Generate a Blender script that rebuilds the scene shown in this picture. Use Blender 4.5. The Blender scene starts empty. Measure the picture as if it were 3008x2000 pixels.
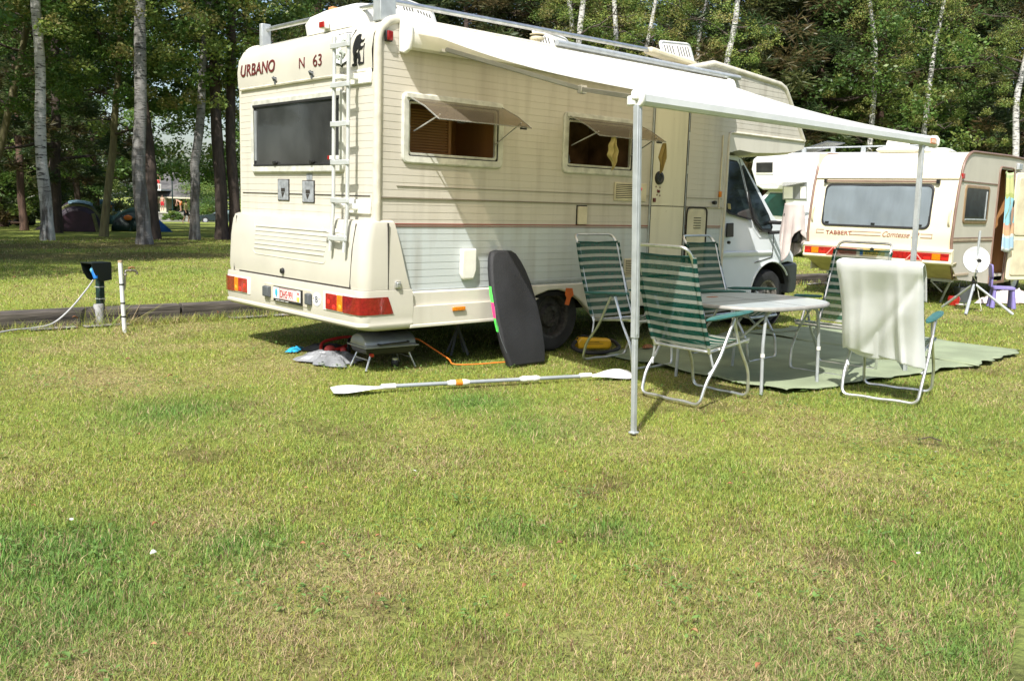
import bpy, bmesh, math, random
import numpy as np
from mathutils import Vector, Matrix
R = math.radians
PI = math.pi
sc = bpy.context.scene
COL = sc.collection
random.seed(7)

# ------------------------------------------------------------------ camera
CAM = np.array([-3.90239, -5.87212, 1.34762])
YAW, PITCH, ROLL, FPX = R(47.71898), R(-8.55658), R(1.71397), 2704.67
_f = np.array([math.cos(YAW)*math.cos(PITCH), math.sin(YAW)*math.cos(PITCH), math.sin(PITCH)])
_r = np.cross(_f, [0, 0, 1]); _r /= np.linalg.norm(_r); _u = np.cross(_r, _f)
RT = _r*math.cos(ROLL)+_u*math.sin(ROLL); UP = _u*math.cos(ROLL)-_r*math.sin(ROLL)
cam = bpy.data.cameras.new("camera"); cam_o = bpy.data.objects.new("camera", cam); COL.objects.link(cam_o)
cam_o.matrix_world = Matrix(((RT[0], UP[0], -_f[0], CAM[0]), (RT[1], UP[1], -_f[1], CAM[1]), (RT[2], UP[2], -_f[2], CAM[2]), (0, 0, 0, 1)))
cam.sensor_width = 36; cam.lens = FPX/3008*36; cam.clip_start = .05; cam.clip_end = 2000
sc.camera = cam_o

# ------------------------------------------------------------------ light
SUN = Vector((-.70, -.38, 1.0)).normalized()      # direction towards the sun
w = bpy.data.worlds.new("World"); sc.world = w; w.use_nodes = True
nt = w.node_tree; bg = nt.nodes['Background']
sky = nt.nodes.new('ShaderNodeTexSky'); sky.sky_type = 'NISHITA'; sky.sun_disc = False
sky.sun_elevation = math.asin(SUN.z); sky.sun_rotation = math.atan2(SUN.x, SUN.y)
sky.dust_density = 2.5; sky.ozone_density = 1.0; sky.air_density = 1.0
nt.links.new(sky.outputs[0], bg.inputs[0]); bg.inputs[1].default_value = .12
sl = bpy.data.lights.new("sun", 'SUN'); sl.energy = 4.3; sl.angle = R(.55); sl.color = (1, .965, .92)
so = bpy.data.objects.new("sun", sl); COL.objects.link(so)
so.rotation_euler = (-SUN).to_track_quat('-Z', 'Y').to_euler()
sc.view_settings.view_transform = 'Standard'; sc.view_settings.look = 'None'
sc.view_settings.exposure = .75; sc.view_settings.gamma = 1
sc.cycles.max_bounces = 8; sc.cycles.transparent_max_bounces = 12

# ------------------------------------------------------------------ terrain height and picture-to-ground rays
def sleeper_y(x): return 3.83-.047*x
def tz(x, y):
    """height of the lawn: low pitch in front, a step up behind the sleepers, then falling away"""
    up = .15 if y > sleeper_y(x)+.06 else 0.
    if y > 16: up -= .026*(y-18) if y > 20 else .026*(y-16)**2/8
    return max(up, -3.2)
def ray(u, v):
    return (u-1504)/FPX*RT+(1000-v)/FPX*UP+_f
def g(u, v, z=0.):
    d = ray(u, v); t = (z-CAM[2])/d[2]; return CAM+t*d
def hz(u):
    a = ray(u, 0)[2]; b = ray(u, 1)[2]; return -a/(b-a)
def at(u, dep):
    """ground point seen in column u of the photograph, dep metres deep"""
    r = ray(u, hz(u)); p = CAM+r*dep; return Vector((p[0], p[1], tz(p[0], p[1])))
def ppm(dep): return FPX/dep

# ------------------------------------------------------------------ materials
MATS = {}
def nmat(name):
    m = bpy.data.materials.new(name); m.use_nodes = True; m.node_tree.nodes.clear(); return m, m.node_tree
def node(t, typ, **kw):
    n = t.nodes.new(typ)
    for k, v in kw.items():
        if k.startswith('i_'): n.inputs[int(k[2:])].default_value = v
        else: setattr(n, k, v)
    return n
def pbr(name, col, rough=.5, metal=0., dirt=.12, dscale=6., dcol=None, bump=0., bscale=80., coat=0., stretch=(1, 1, 1), trans=0., alpha=1.):
    """principled material with soft colour variation and optional fine bump"""
    if name in MATS: return MATS[name]
    m, t = nmat(name)
    out = node(t, 'ShaderNodeOutputMaterial'); p = node(t, 'ShaderNodeBsdfPrincipled')
    p.inputs['Roughness'].default_value = rough; p.inputs['Metallic'].default_value = metal
    if coat: p.inputs['Coat Weight'].default_value = coat
    if alpha < 1: p.inputs['Alpha'].default_value = alpha
    tc = node(t, 'ShaderNodeTexCoord'); mp = node(t, 'ShaderNodeMapping'); mp.inputs['Scale'].default_value = stretch
    t.links.new(tc.outputs['Object'], mp.inputs[0])
    no = node(t, 'ShaderNodeTexNoise'); no.inputs['Scale'].default_value = dscale; no.inputs['Detail'].default_value = 6
    t.links.new(mp.outputs[0], no.inputs['Vector'])
    cr = node(t, 'ShaderNodeValToRGB')
    d = dcol if dcol else tuple(c*(1-dirt*2) for c in col)
    cr.color_ramp.elements[0].position = .35; cr.color_ramp.elements[1].position = .65
    cr.color_ramp.elements[0].color = (*d, 1) if not dcol else (*[col[i]*(1-dirt)+dcol[i]*dirt for i in range(3)], 1)
    cr.color_ramp.elements[1].color = (*col, 1)
    t.links.new(no.outputs[0], cr.inputs[0]); t.links.new(cr.outputs[0], p.inputs['Base Color'])
    if bump:
        n2 = node(t, 'ShaderNodeTexNoise'); n2.inputs['Scale'].default_value = bscale; n2.inputs['Detail'].default_value = 4
        t.links.new(mp.outputs[0], n2.inputs['Vector'])
        b = node(t, 'ShaderNodeBump'); b.inputs['Strength'].default_value = bump; b.inputs['Distance'].default_value = .01
        t.links.new(n2.outputs[0], b.inputs['Height']); t.links.new(b.outputs[0], p.inputs['Normal'])
    if trans:
        tr = node(t, 'ShaderNodeBsdfTranslucent'); mx = node(t, 'ShaderNodeMixShader'); mx.inputs[0].default_value = trans
        t.links.new(cr.outputs[0], tr.inputs[0]); t.links.new(p.outputs[0], mx.inputs[1]); t.links.new(tr.outputs[0], mx.inputs[2])
        t.links.new(mx.outputs[0], out.inputs[0])
    else: t.links.new(p.outputs[0], out.inputs[0])
    MATS[name] = m; return m

def streaked(name, col, dirtc, amt=.5, rough=.45, stripes=None, z_switch=None, col2=None):
    """painted panel: vertical rain streaks, small specks, a second colour below z_switch"""
    m, t = nmat(name); MATS[name] = m
    L = t.links.new
    out = node(t, 'ShaderNodeOutputMaterial'); p = node(t, 'ShaderNodeBsdfPrincipled'); p.inputs['Roughness'].default_value = rough
    tc = node(t, 'ShaderNodeTexCoord'); sep = node(t, 'ShaderNodeSeparateXYZ'); L(tc.outputs['Object'], sep.inputs[0])
    base = node(t, 'ShaderNodeMix', data_type='RGBA'); base.inputs[6].default_value = (*(col2 or col), 1); base.inputs[7].default_value = (*col, 1)
    gt = node(t, 'ShaderNodeMath', operation='GREATER_THAN'); gt.inputs[1].default_value = z_switch if z_switch is not None else -99
    L(sep.outputs[2], gt.inputs[0]); L(gt.outputs[0], base.inputs[0])
    mp = node(t, 'ShaderNodeMapping'); mp.inputs['Scale'].default_value = (5, 5, .45); L(tc.outputs['Object'], mp.inputs[0])
    n1 = node(t, 'ShaderNodeTexNoise'); n1.inputs['Scale'].default_value = 1.6; n1.inputs['Detail'].default_value = 5; L(mp.outputs[0], n1.inputs[0])
    r1 = node(t, 'ShaderNodeMapRange'); r1.inputs[1].default_value = .48; r1.inputs[2].default_value = .8; L(n1.outputs[0], r1.inputs[0])
    n2 = node(t, 'ShaderNodeTexNoise'); n2.inputs['Scale'].default_value = 1.3; n2.inputs['Detail'].default_value = 4; L(tc.outputs['Object'], n2.inputs[0])
    mu = node(t, 'ShaderNodeMath', operation='MULTIPLY'); L(r1.outputs[0], mu.inputs[0]); L(n2.outputs[0], mu.inputs[1])
    mu2 = node(t, 'ShaderNodeMath', operation='MULTIPLY'); mu2.inputs[1].default_value = amt; L(mu.outputs[0], mu2.inputs[0])
    # specks
    n3 = node(t, 'ShaderNodeTexNoise'); n3.inputs['Scale'].default_value = 38; n3.inputs['Detail'].default_value = 2; L(tc.outputs['Object'], n3.inputs[0])
    r3 = node(t, 'ShaderNodeMapRange'); r3.inputs[1].default_value = .72; r3.inputs[2].default_value = .78; r3.inputs[4].default_value = .45; L(n3.outputs[0], r3.inputs[0])
    mxm = node(t, 'ShaderNodeMath', operation='MAXIMUM'); L(mu2.outputs[0], mxm.inputs[0]); L(r3.outputs[0], mxm.inputs[1])
    mx = node(t, 'ShaderNodeMix', data_type='RGBA'); mx.inputs[7].default_value = (*dirtc, 1)
    L(mxm.outputs[0], mx.inputs[0]); L(base.outputs[2], mx.inputs[6]); L(mx.outputs[2], p.inputs['Base Color'])
    L(p.outputs[0], out.inputs[0]); return m

def attr_mat(name, rough=.6, trans=.3, spec=.3, objvar=.0):
    """colour from the mesh attribute 'Col' (leaves, blades), partly translucent"""
    if name in MATS: return MATS[name]
    m, t = nmat(name); MATS[name] = m; L = t.links.new
    out = node(t, 'ShaderNodeOutputMaterial'); a = node(t, 'ShaderNodeVertexColor', layer_name='Col')
    src = a.outputs[0]
    if objvar:
        oi = node(t, 'ShaderNodeObjectInfo'); mr = node(t, 'ShaderNodeMapRange'); mr.inputs[3].default_value = 1-objvar; mr.inputs[4].default_value = 1+objvar
        L(oi.outputs['Random'], mr.inputs[0]); hs = node(t, 'ShaderNodeHueSaturation'); L(mr.outputs[0], hs.inputs['Value']); L(src, hs.inputs['Color']); src = hs.outputs[0]
    p = node(t, 'ShaderNodeBsdfPrincipled'); p.inputs['Roughness'].default_value = rough; p.inputs['Specular IOR Level'].default_value = spec
    tr = node(t, 'ShaderNodeBsdfTranslucent'); mx = node(t, 'ShaderNodeMixShader'); mx.inputs[0].default_value = trans
    L(src, p.inputs['Base Color']); L(src, tr.inputs[0]); L(p.outputs[0], mx.inputs[1]); L(tr.outputs[0], mx.inputs[2]); L(mx.outputs[0], out.inputs[0])
    return m

def sheer(name, tint, gl=.12, rough=.05, face=(.02, .02, .02), mixf=.2):
    """smoked acrylic or glass one can see through"""
    m, t = nmat(name); MATS[name] = m; L = t.links.new
    out = node(t, 'ShaderNodeOutputMaterial'); tr = node(t, 'ShaderNodeBsdfTransparent'); tr.inputs[0].default_value = (*tint, 1)
    p = node(t, 'ShaderNodeBsdfPrincipled'); p.inputs['Base Color'].default_value = (*face, 1); p.inputs['Roughness'].default_value = rough
    mx = node(t, 'ShaderNodeMixShader'); mx.inputs[0].default_value = mixf
    L(tr.outputs[0], mx.inputs[1]); L(p.outputs[0], mx.inputs[2]); L(mx.outputs[0], out.inputs[0]); return m

CREAM = (.55, .515, .435)
GREY_W = (.50, .545, .54)
M = dict(
    clad=streaked('aged_cladding', CREAM, (.20, .165, .11), .8, z_switch=1.14, col2=GREY_W),
    clad_rear=streaked('aged_rear_cladding', (.575, .545, .46), (.2, .17, .12), .5),
    gelcoat=pbr('cream_gelcoat', (.575, .55, .465), .32, dirt=.05, dscale=2.5, coat=.15),
    gelcoat_dirty=streaked('weathered_gelcoat', (.62, .595, .51), (.22, .19, .13), .45, rough=.35),
    trim=pbr('cream_trim', (.66, .62, .5), .4, dirt=.12, dscale=9),
    white=pbr('white_paint', (.80, .81, .80), .35, dirt=.05),
    cabwhite=pbr('cab_paint', (.70, .745, .76), .22, dirt=.03, coat=.5, dscale=3),
    plastic_w=pbr('white_plastic', (.80, .79, .72), .4, dirt=.06),
    plastic_c=pbr('cream_plastic', (.70, .63, .44), .45, dirt=.12),
    frame=pbr('window_frame', (.66, .66, .58), .45, dirt=.16, dscale=12),
    rubber=pbr('black_rubber', (.02, .02, .02), .65, dirt=.2),
    black=pbr('black_plastic', (.018, .018, .018), .4, dirt=.2),
    dgrey=pbr('grey_bumper_plastic', (.10, .11, .115), .55, dirt=.12),
    gap=pbr('panel_gap', (.03, .025, .02), .8),
    alu=pbr('aluminium', (.72, .73, .72), .32, metal=.85, dirt=.12, dscale=18, bump=.05),
    alu_m=pbr('grey_aluminium', (.50, .53, .54), .42, metal=.35, dirt=.1, dscale=14),
    ladder=pbr('ladder_grey', (.58, .60, .58), .4, metal=.2, dirt=.08),
    redl=pbr('red_lens', (.42, .02, .015), .12, dirt=.2, dscale=40, coat=.4),
    redl2=pbr('dark_red_lens', (.27, .012, .012), .1, dirt=.2, dscale=40, coat=.4),
    ambl=pbr('amber_lens', (.85, .26, .01), .14, dirt=.2, dscale=60, coat=.4),
    tyre=pbr('tyre', (.03, .03, .032), .8, dirt=.3, bump=.3),
    rim=pbr('dusty_rim', (.30, .27, .24), .55, metal=.2, dirt=.35, dscale=30),
    rim_d=pbr('dark_rim', (.06, .055, .05), .6, dirt=.35, dscale=30),
    maroon=pbr('maroon_print', (.13, .02, .02), .5),
    ink=pbr('black_print', (.012, .012, .012), .5, dirt=.05),
    stripe=pbr('brown_red_stripe', (.30, .07, .05), .5),
    under=pbr('underbody', (.012, .011, .01), .9),
    fabric=None,
    green_pl=pbr('green_armrest', (.045, .16, .15), .45, dirt=.15, dscale=14),
    towel=pbr('white_towel', (.86, .87, .88), .95, dirt=.03, dscale=7, bump=.15, bscale=200, trans=.1),
    pink=pbr('pink_towel', (.72, .63, .59), .95, dirt=.1, bump=.6, bscale=300, trans=.1),
    ochre=pbr('yellow_cloth', (.60, .50, .20), .95, dirt=.1, bump=.4, bscale=200, trans=.3),
    wood_in=pbr('cupboard_wood', (.44, .22, .08), .5, dirt=.2, dscale=3, stretch=(1, 1, .1)),
    mat_g=pbr('green_groundsheet', (.275, .325, .20), .9, dirt=.12, dscale=2.8, bump=.5, bscale=140),
)
def awn_mat():
    m, t = nmat('awning_fabric'); L = t.links.new
    out = node(t, 'ShaderNodeOutputMaterial'); p = node(t, 'ShaderNodeBsdfDiffuse'); p.inputs[0].default_value = (.80, .80, .74, 1)
    tr = node(t, 'ShaderNodeBsdfTranslucent'); tr.inputs[0].default_value = (.93, .80, .60, 1)
    mx = node(t, 'ShaderNodeMixShader'); mx.inputs[0].default_value = .41
    L(p.outputs[0], mx.inputs[1]); L(tr.outputs[0], mx.inputs[2]); L(mx.outputs[0], out.inputs[0]); return m
M['fabric'] = awn_mat()
def stripe_mat():
    m, t = nmat('green_white_stripe'); L = t.links.new
    out = node(t, 'ShaderNodeOutputMaterial'); uv = node(t, 'ShaderNodeUVMap'); sp = node(t, 'ShaderNodeSeparateXYZ'); L(uv.outputs[0], sp.inputs[0])
    mu = node(t, 'ShaderNodeMath', operation='MULTIPLY'); mu.inputs[1].default_value = 1.0; L(sp.outputs[1], mu.inputs[0])
    fr = node(t, 'ShaderNodeMath', operation='FRACT'); L(mu.outputs[0], fr.inputs[0])
    gt = node(t, 'ShaderNodeMath', operation='GREATER_THAN'); gt.inputs[1].default_value = .42; L(fr.outputs[0], gt.inputs[0])
    mx = node(t, 'ShaderNodeMix', data_type='RGBA'); mx.inputs[6].default_value = (.38, .40, .35, 1); mx.inputs[7].default_value = (.005, .075, .055, 1); L(gt.outputs[0], mx.inputs[0])
    # woven mesh bump
    tc = node(t, 'ShaderNodeTexCoord'); n = node(t, 'ShaderNodeTexNoise'); n.inputs['Scale'].default_value = 30; L(tc.outputs['Object'], n.inputs[0])
    hs = node(t, 'ShaderNodeHueSaturation'); mr = node(t, 'ShaderNodeMapRange'); mr.inputs[3].default_value = .82; mr.inputs[4].default_value = 1.15; L(n.outputs[0], mr.inputs[0]); L(mr.outputs[0], hs.inputs['Value']); L(mx.outputs[2], hs.inputs['Color'])
    d = node(t, 'ShaderNodeBsdfPrincipled'); d.inputs['Roughness'].default_value = .7; d.inputs['Specular IOR Level'].default_value = .2; L(hs.outputs[0], d.inputs['Base Color'])
    tl = node(t, 'ShaderNodeBsdfTranslucent'); L(hs.outputs[0], tl.inputs[0])
    m1 = node(t, 'ShaderNodeMixShader'); m1.inputs[0].default_value = .35; L(d.outputs[0], m1.inputs[1]); L(tl.outputs[0], m1.inputs[2])
    tp = node(t, 'ShaderNodeBsdfTransparent'); m2 = node(t, 'ShaderNodeMixShader'); m2.inputs[0].default_value = .14; L(m1.outputs[0], m2.inputs[1]); L(tp.outputs[0], m2.inputs[2])
    L(m2.outputs[0], out.inputs[0]); return m
M['stripes'] = stripe_mat()
M['smoke'] = sheer('smoked_acrylic', (.62, .52, .40), mixf=.55, face=(.17, .14, .10), rough=.18)
M['smoke_hi'] = sheer('clear_acrylic', (.8, .8, .76), mixf=.35, face=(.5, .5, .46), rough=.2)
M['darkglass'] = pbr('dark_window', (.045, .047, .045), .12, dirt=.25, dscale=3, coat=.3)
M['cabglass'] = pbr('cab_glass', (.02, .03, .03), .04, dirt=.4, dscale=9)
M['foil_reflection'] = pbr('foil_and_reflection', (.20, .235, .255), .2, dirt=.10, dscale=2.2, coat=.7, stretch=(1, 2, .5))  # a pale reflection is put into this pane's base colour

# ------------------------------------------------------------------ mesh builder
def gm(q): return q if not isinstance(q, str) else (M.get(q) or MATS[q])
class MB:
    def __init__(s): s.v = []; s.f = []; s.uv = {}
    def add(s, vs, fs):
        o = len(s.v); s.v += [tuple(map(float, a)) for a in vs]; s.f += [tuple(i+o for i in q) for q in fs]; return s
    def box(s, x0, x1, y0, y1, z0, z1):
        return s.add([(x0, y0, z0), (x1, y0, z0), (x1, y1, z0), (x0, y1, z0), (x0, y0, z1), (x1, y0, z1), (x1, y1, z1), (x0, y1, z1)],
                     [(0, 3, 2, 1), (4, 5, 6, 7), (0, 1, 5, 4), (1, 2, 6, 5), (2, 3, 7, 6), (3, 0, 4, 7)])
    def prism(s, poly, axis, a0, a1):
        n = len(poly)
        def P(p, a): return {'x': (a, p[0], p[1]), 'y': (p[0], a, p[1]), 'z': (p[0], p[1], a)}[axis]
        return s.add([P(p, a0) for p in poly]+[P(p, a1) for p in poly],
                     [tuple(range(n))[::-1], tuple(range(n, 2*n))]+[(i, (i+1) % n, n+(i+1) % n, n+i) for i in range(n)])
    def loft(s, rings, closed=True, caps=True):
        n = len(rings[0]); vs = [p for r in rings for p in r]; fs = []
        for j in range(len(rings)-1):
            for i in range(n if closed else n-1):
                k = (i+1) % n; fs.append((j*n+i, j*n+k, (j+1)*n+k, (j+1)*n+i))
        if caps and closed: fs += [tuple(range(n))[::-1], tuple(range((len(rings)-1)*n, len(rings)*n))]
        return s.add(vs, fs)
    def tube(s, pts, r, n=8, closed=False, radii=None, sy=1.):
        pts = [Vector(p) for p in pts]; m = len(pts); rings = []
        t0 = (pts[1]-pts[0]).normalized(); up = Vector((0, 0, 1)) if abs(t0.z) < .9 else Vector((1, 0, 0))
        nrm = (up-t0*up.dot(t0)).normalized()
        for i, p in enumerate(pts):
            a = pts[i-1] if (i > 0 or closed) else p; b = pts[(i+1) % m] if (i < m-1 or closed) else p
            t = (b-a).normalized(); nrm = nrm-t*nrm.dot(t)
            nrm = nrm.normalized() if nrm.length > 1e-6 else t.orthogonal().normalized()
            bi = t.cross(nrm); rr = radii[i] if radii else r
            rings.append([p+nrm*math.cos(2*PI*k/n)*rr+bi*math.sin(2*PI*k/n)*rr*sy for k in range(n)])
        if closed: rings.append(rings[0])
        return s.loft(rings, caps=not closed)
    def lathe(s, prof, c=(0, 0, 0), axis='z', n=24, caps=False):
        rings = []
        for r, h in prof:
            ring = []
            for k in range(n):
                a = 2*PI*k/n; q = (r*math.cos(a), r*math.sin(a), h)
                if axis == 'y': q = (q[0], h, q[1])
                if axis == 'x': q = (h, q[0], q[1])
                ring.append((q[0]+c[0], q[1]+c[1], q[2]+c[2]))
            rings.append(ring)
        return s.loft(rings, caps=caps)
    def grid(s, fn, nu, nv, vflip=False, uvfn=None):
        vs = [fn(i/nu, j/nv) for j in range(nv+1) for i in range(nu+1)]; o = len(s.v)
        fs = [(j*(nu+1)+i, j*(nu+1)+i+1, (j+1)*(nu+1)+i+1, (j+1)*(nu+1)+i) for j in range(nv) for i in range(nu)]
        s.add(vs, fs)
        if uvfn:
            for j in range(nv+1):
                for i in range(nu+1): s.uv[o+j*(nu+1)+i] = uvfn(i/nu, j/nv)
        return s
    def ball(s, c, r, nu=14, nv=9):
        rx, ry, rz = (r, r, r) if not hasattr(r, '__len__') else r
        return s.loft([[(c[0]+rx*math.sin(b)*math.cos(a), c[1]+ry*math.sin(b)*math.sin(a), c[2]+rz*math.cos(b)) for a in [2*PI*k/nu for k in range(nu)]]
                       for b in [max(.02, min(PI-.02, PI*j/nv)) for j in range(nv+1)]])
    def build(s, name, mat, parent=None, bevel=0., seg=2, smooth=True, sol=0., sub=0, label=None, angle=38, keepn=False):
        me = bpy.data.meshes.new(name); me.from_pydata(s.v, [], s.f); me.update()
        if not keepn:
            bm = bmesh.new(); bm.from_mesh(me); bmesh.ops.recalc_face_normals(bm, faces=bm.faces); bm.to_mesh(me); bm.free()
        if s.uv:
            l = me.uv_layers.new(name='UVMap')
            for lp in me.loops: l.data[lp.index].uv = s.uv.get(lp.vertex_index, (0, 0))
        mats = mat if isinstance(mat, (list, tuple)) else [mat]
        for q in mats: me.materials.append(gm(q))
        if smooth:
            me.polygons.foreach_set('use_smooth', [True]*len(me.polygons)); me.set_sharp_from_angle(angle=R(angle))
        o = bpy.data.objects.new(name, me); COL.objects.link(o)
        if parent is not None: o.parent = parent
        if sol: md = o.modifiers.new('thick', 'SOLIDIFY'); md.thickness = sol; md.offset = 0
        if bevel: md = o.modifiers.new('bevel', 'BEVEL'); md.width = bevel; md.segments = seg; md.limit_method = 'ANGLE'; md.angle_limit = R(40)
        if sub: md = o.modifiers.new('sub', 'SUBSURF'); md.levels = md.render_levels = sub
        if label: o['label'] = label
        return o
def tag(o, label=None, cat=None, group=None, kind=None):
    if label: o['label'] = label
    if cat: o['category'] = cat
    if group: o['group'] = group
    if kind: o['kind'] = kind
    return o
def thing(name, label, cat, loc=(0, 0, 0), rz=0., group=None, kind=None):
    o = bpy.data.objects.new(name, None); COL.objects.link(o); o.empty_display_size = .2
    o.location = loc; o.rotation_euler = (0, 0, rz); return tag(o, label, cat, group, kind)
def rnd_path(pts, rad, seg=5, closed=False):
    """polyline with its corners rounded"""
    P = [Vector(p) for p in pts]; out = []; n = len(P)
    for i in range(n):
        if not closed and i in (0, n-1): out.append(P[i]); continue
        a, b, c = P[i-1], P[i], P[(i+1) % n]; u = (a-b); v = (c-b); k = min(rad, u.length*.49, v.length*.49)
        p0 = b+u.normalized()*k; p1 = b+v.normalized()*k
        for j in range(seg+1):
            t = j/seg; out.append(p0*(1-t)**2+b*2*t*(1-t)+p1*t*t)
    return out
def rrect(x0, x1, y0, y1, r, seg=4):
    pts = []
    for cx, cy, a0 in ((x1-r, y1-r, 0), (x0+r, y1-r, 90), (x0+r, y0+r, 180), (x1-r, y0+r, 270)):
        for k in range(seg+1):
            a = R(a0+90*k/seg); pts.append((cx+r*math.cos(a), cy+r*math.sin(a)))
    return pts
def frame_mb(mb, x0, x1, z0, z1, w, r, place, t0, t1):
    """rounded-rectangle picture frame; place(x, z, t) maps to 3-D"""
    o = rrect(x0, x1, z0, z1, r); i = rrect(x0+w, x1-w, z0+w, z1-w, max(.004, r-w*.6))
    rings = [[place(*p, t0) for p in o], [place(*p, t1*.7) for p in o], [place(p[0]+(q[0]-p[0])*.2, p[1]+(q[1]-p[1])*.2, t1) for p, q in zip(o, i)], [place(*p, t1*.9) for p in i], [place(*p, t0) for p in i]]
    mb.loft(rings, caps=False)
def text_mb(txt, size, place, mat, name, parent, ext=.0015, shear=0., sx=1., bold=0.):
    """letters as real thin geometry; place maps (x, y, depth) of the text plane to the parent's space"""
    cu = bpy.data.curves.new(name, 'FONT'); cu.body = txt; cu.size = size; cu.shear = shear; cu.extrude = ext; cu.offset = bold
    o = bpy.data.objects.new(name, cu); COL.objects.link(o)
    dg = bpy.context.evaluated_depsgraph_get(); me = bpy.data.meshes.new_from_object(o.evaluated_get(dg))
    bpy.data.objects.remove(o); bpy.data.curves.remove(cu)
    for v in me.vertices: v.co = place(v.co.x*sx, v.co.y, v.co.z)
    me.materials.clear(); me.materials.append(gm(mat)); me.name = name
    ob = bpy.data.objects.new(name, me); COL.objects.link(ob)
    if parent is not None: ob.parent = parent
    return ob

# ================================================================== GROUND
def vnoise(x, y, seed=0):
    xi = np.floor(x).astype(np.int64); yi = np.floor(y).astype(np.int64); fx = x-xi; fy = y-yi
    def h(a, b):
        n = (a*374761393+b*668265263+seed*974634777) & 0x7fffffff; n = ((n ^ (n >> 13))*1274126177) & 0x7fffffff
        return ((n ^ (n >> 16)) & 0xffff)/65535.
    u = fx*fx*(3-2*fx); v = fy*fy*(3-2*fy)
    return (h(xi, yi)*(1-u)+h(xi+1, yi)*u)*(1-v)+(h(xi, yi+1)*(1-u)+h(xi+1, yi+1)*u)*v
def fbm(x, y, seed=0, o=4):
    s = 0; a = .5; t = 0
    for k in range(o): s = s+a*vnoise(x*2**k, y*2**k, seed+k); t += a; a *= .5
    return s/t
# patches seen in the photograph: (u, v, radius in m) rich dark green, bare and brown, straw
LUSH = [(30, 1650, .55), (120, 1830, .45), (2950, 1700, .6), (2800, 1900, .5), (2500, 1980, .4), (700, 1600, .25), (1500, 1560, .2), (1800, 1560, .2), (1420, 1180, .35), (500, 1210, .5), (1600, 1250, .35), (2750, 1600, .35)]
BARE = [(600, 1333, .16), (540, 1330, .1), (1830, 1410, .16), (1700, 1440, .12), (1330, 1890, .1), (1400, 1900, .08), (2450, 1630, .15), (1420, 1940, .1), (1680, 1870, .1), (2000, 1680, .1), (1100, 1780, .12), (930, 1960, .1), (2720, 1300, .12), (1290, 1655, .09), (2420, 1615, .1), (2600, 1520, .13)]
STRAW = [(600, 1520, .3), (850, 1830, .3), (1450, 1630, .25), (1250, 1350, .4), (2150, 1800, .35), (2050, 1950, .3), (1000, 1700, .4), (1800, 1900, .4), (2350, 1650, .3), (300, 1950, .3), (2500, 1830, .25), (700, 1080, .4), (2500, 1400, .4), (200, 1100, .5)]
def blob(x, y, lst):
    s = np.zeros_like(x)
    for u, v, r in lst:
        p = g(u, v); s = np.maximum(s, np.exp(-((x-p[0])**2+(y-p[1])**2)/(2*(r*.75)**2)))
    return s
def lawn_fields(x, y):
    lush = np.clip((fbm(x*.9, y*.9, 11)-.50)*2.2, 0, 1)*.5+blob(x, y, LUSH)*.75*(.5+fbm(x*3, y*3, 19))
    straw = np.clip((fbm(x*1.25, y*1.25, 31, 5)-.43)*3.0, 0, 1)*.75+blob(x, y, STRAW)*.65
    bare = np.clip((fbm(x*2.6, y*2.6, 57, 4)-.64)*6, 0, 1)*.8
    n = fbm(x*9, y*9, 77, 3)
    bare = np.maximum(bare, np.clip(blob(x, y, BARE)*2.9*n-.35, 0, 1))
    straw = np.clip(straw-lush*.5, 0, 1)*np.where(y > 4, .45, 1.); lush = np.clip(lush, 0, 1)
    return lush, straw, bare
def lawn_col(lush, straw, bare, rnd=None):
    mid = np.array([.262, .308, .062]); lu = np.array([.125, .23, .048]); st = np.array([.42, .34, .165]); br = np.array([.12, .085, .045])
    c = mid[None, :]*(1-lush[:, None])+lu[None, :]*lush[:, None]
    c = c*(1-straw[:, None]*.6)+st[None, :]*straw[:, None]*.6
    return c*(1-bare[:, None]*.8)+br[None, :]*bare[:, None]*.8
def color_attr(me, cols, domain='POINT'):
    a = me.color_attributes.new('Col', 'FLOAT_COLOR', domain)
    a.data.foreach_set('color', np.concatenate([cols, np.ones((len(cols), 1))], 1).astype(np.float32).ravel())
def tz_np(x, y):
    up = np.where(y > 3.83-.047*x+.06, .15, 0.)
    return np.maximum(up-np.where(y > 20, .026*(y-18), np.where(y > 16, .026*(y-16)**2/8, 0)), -3.2)

def ground_material():
    m, t = nmat('lawn_soil'); L = t.links.new
    out = node(t, 'ShaderNodeOutputMaterial'); a = node(t, 'ShaderNodeVertexColor', layer_name='Col'); p = node(t, 'ShaderNodeBsdfPrincipled'); p.inputs['Roughness'].default_value = .95; p.inputs['Specular IOR Level'].default_value = .1
    tc = node(t, 'ShaderNodeTexCoord')
    n = node(t, 'ShaderNodeTexNoise'); n.inputs['Scale'].default_value = 14; n.inputs['Detail'].default_value = 9; n.inputs['Roughness'].default_value = .75; L(tc.outputs['Object'], n.inputs[0])
    mr = node(t, 'ShaderNodeMapRange'); mr.inputs[1].default_value = .3; mr.inputs[2].default_value = .7; mr.inputs[3].default_value = .5; mr.inputs[4].default_value = 1.3; L(n.outputs[0], mr.inputs[0])
    hs = node(t, 'ShaderNodeHueSaturation'); L(mr.outputs[0], hs.inputs['Value']); L(a.outputs[0], hs.inputs['Color'])
    L(hs.outputs[0], p.inputs['Base Color'])
    n2 = node(t, 'ShaderNodeTexNoise'); n2.inputs['Scale'].default_value = 30; n2.inputs['Detail'].default_value = 8; L(tc.outputs['Object'], n2.inputs[0])
    b = node(t, 'ShaderNodeBump'); b.inputs['Strength'].default_value = .7; b.inputs['Distance'].default_value = .04; L(n2.outputs[0], b.inputs['Height']); L(b.outputs[0], p.inputs['Normal'])
    L(p.outputs[0], out.inputs[0]); return m
M['lawn'] = ground_material()
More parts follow.
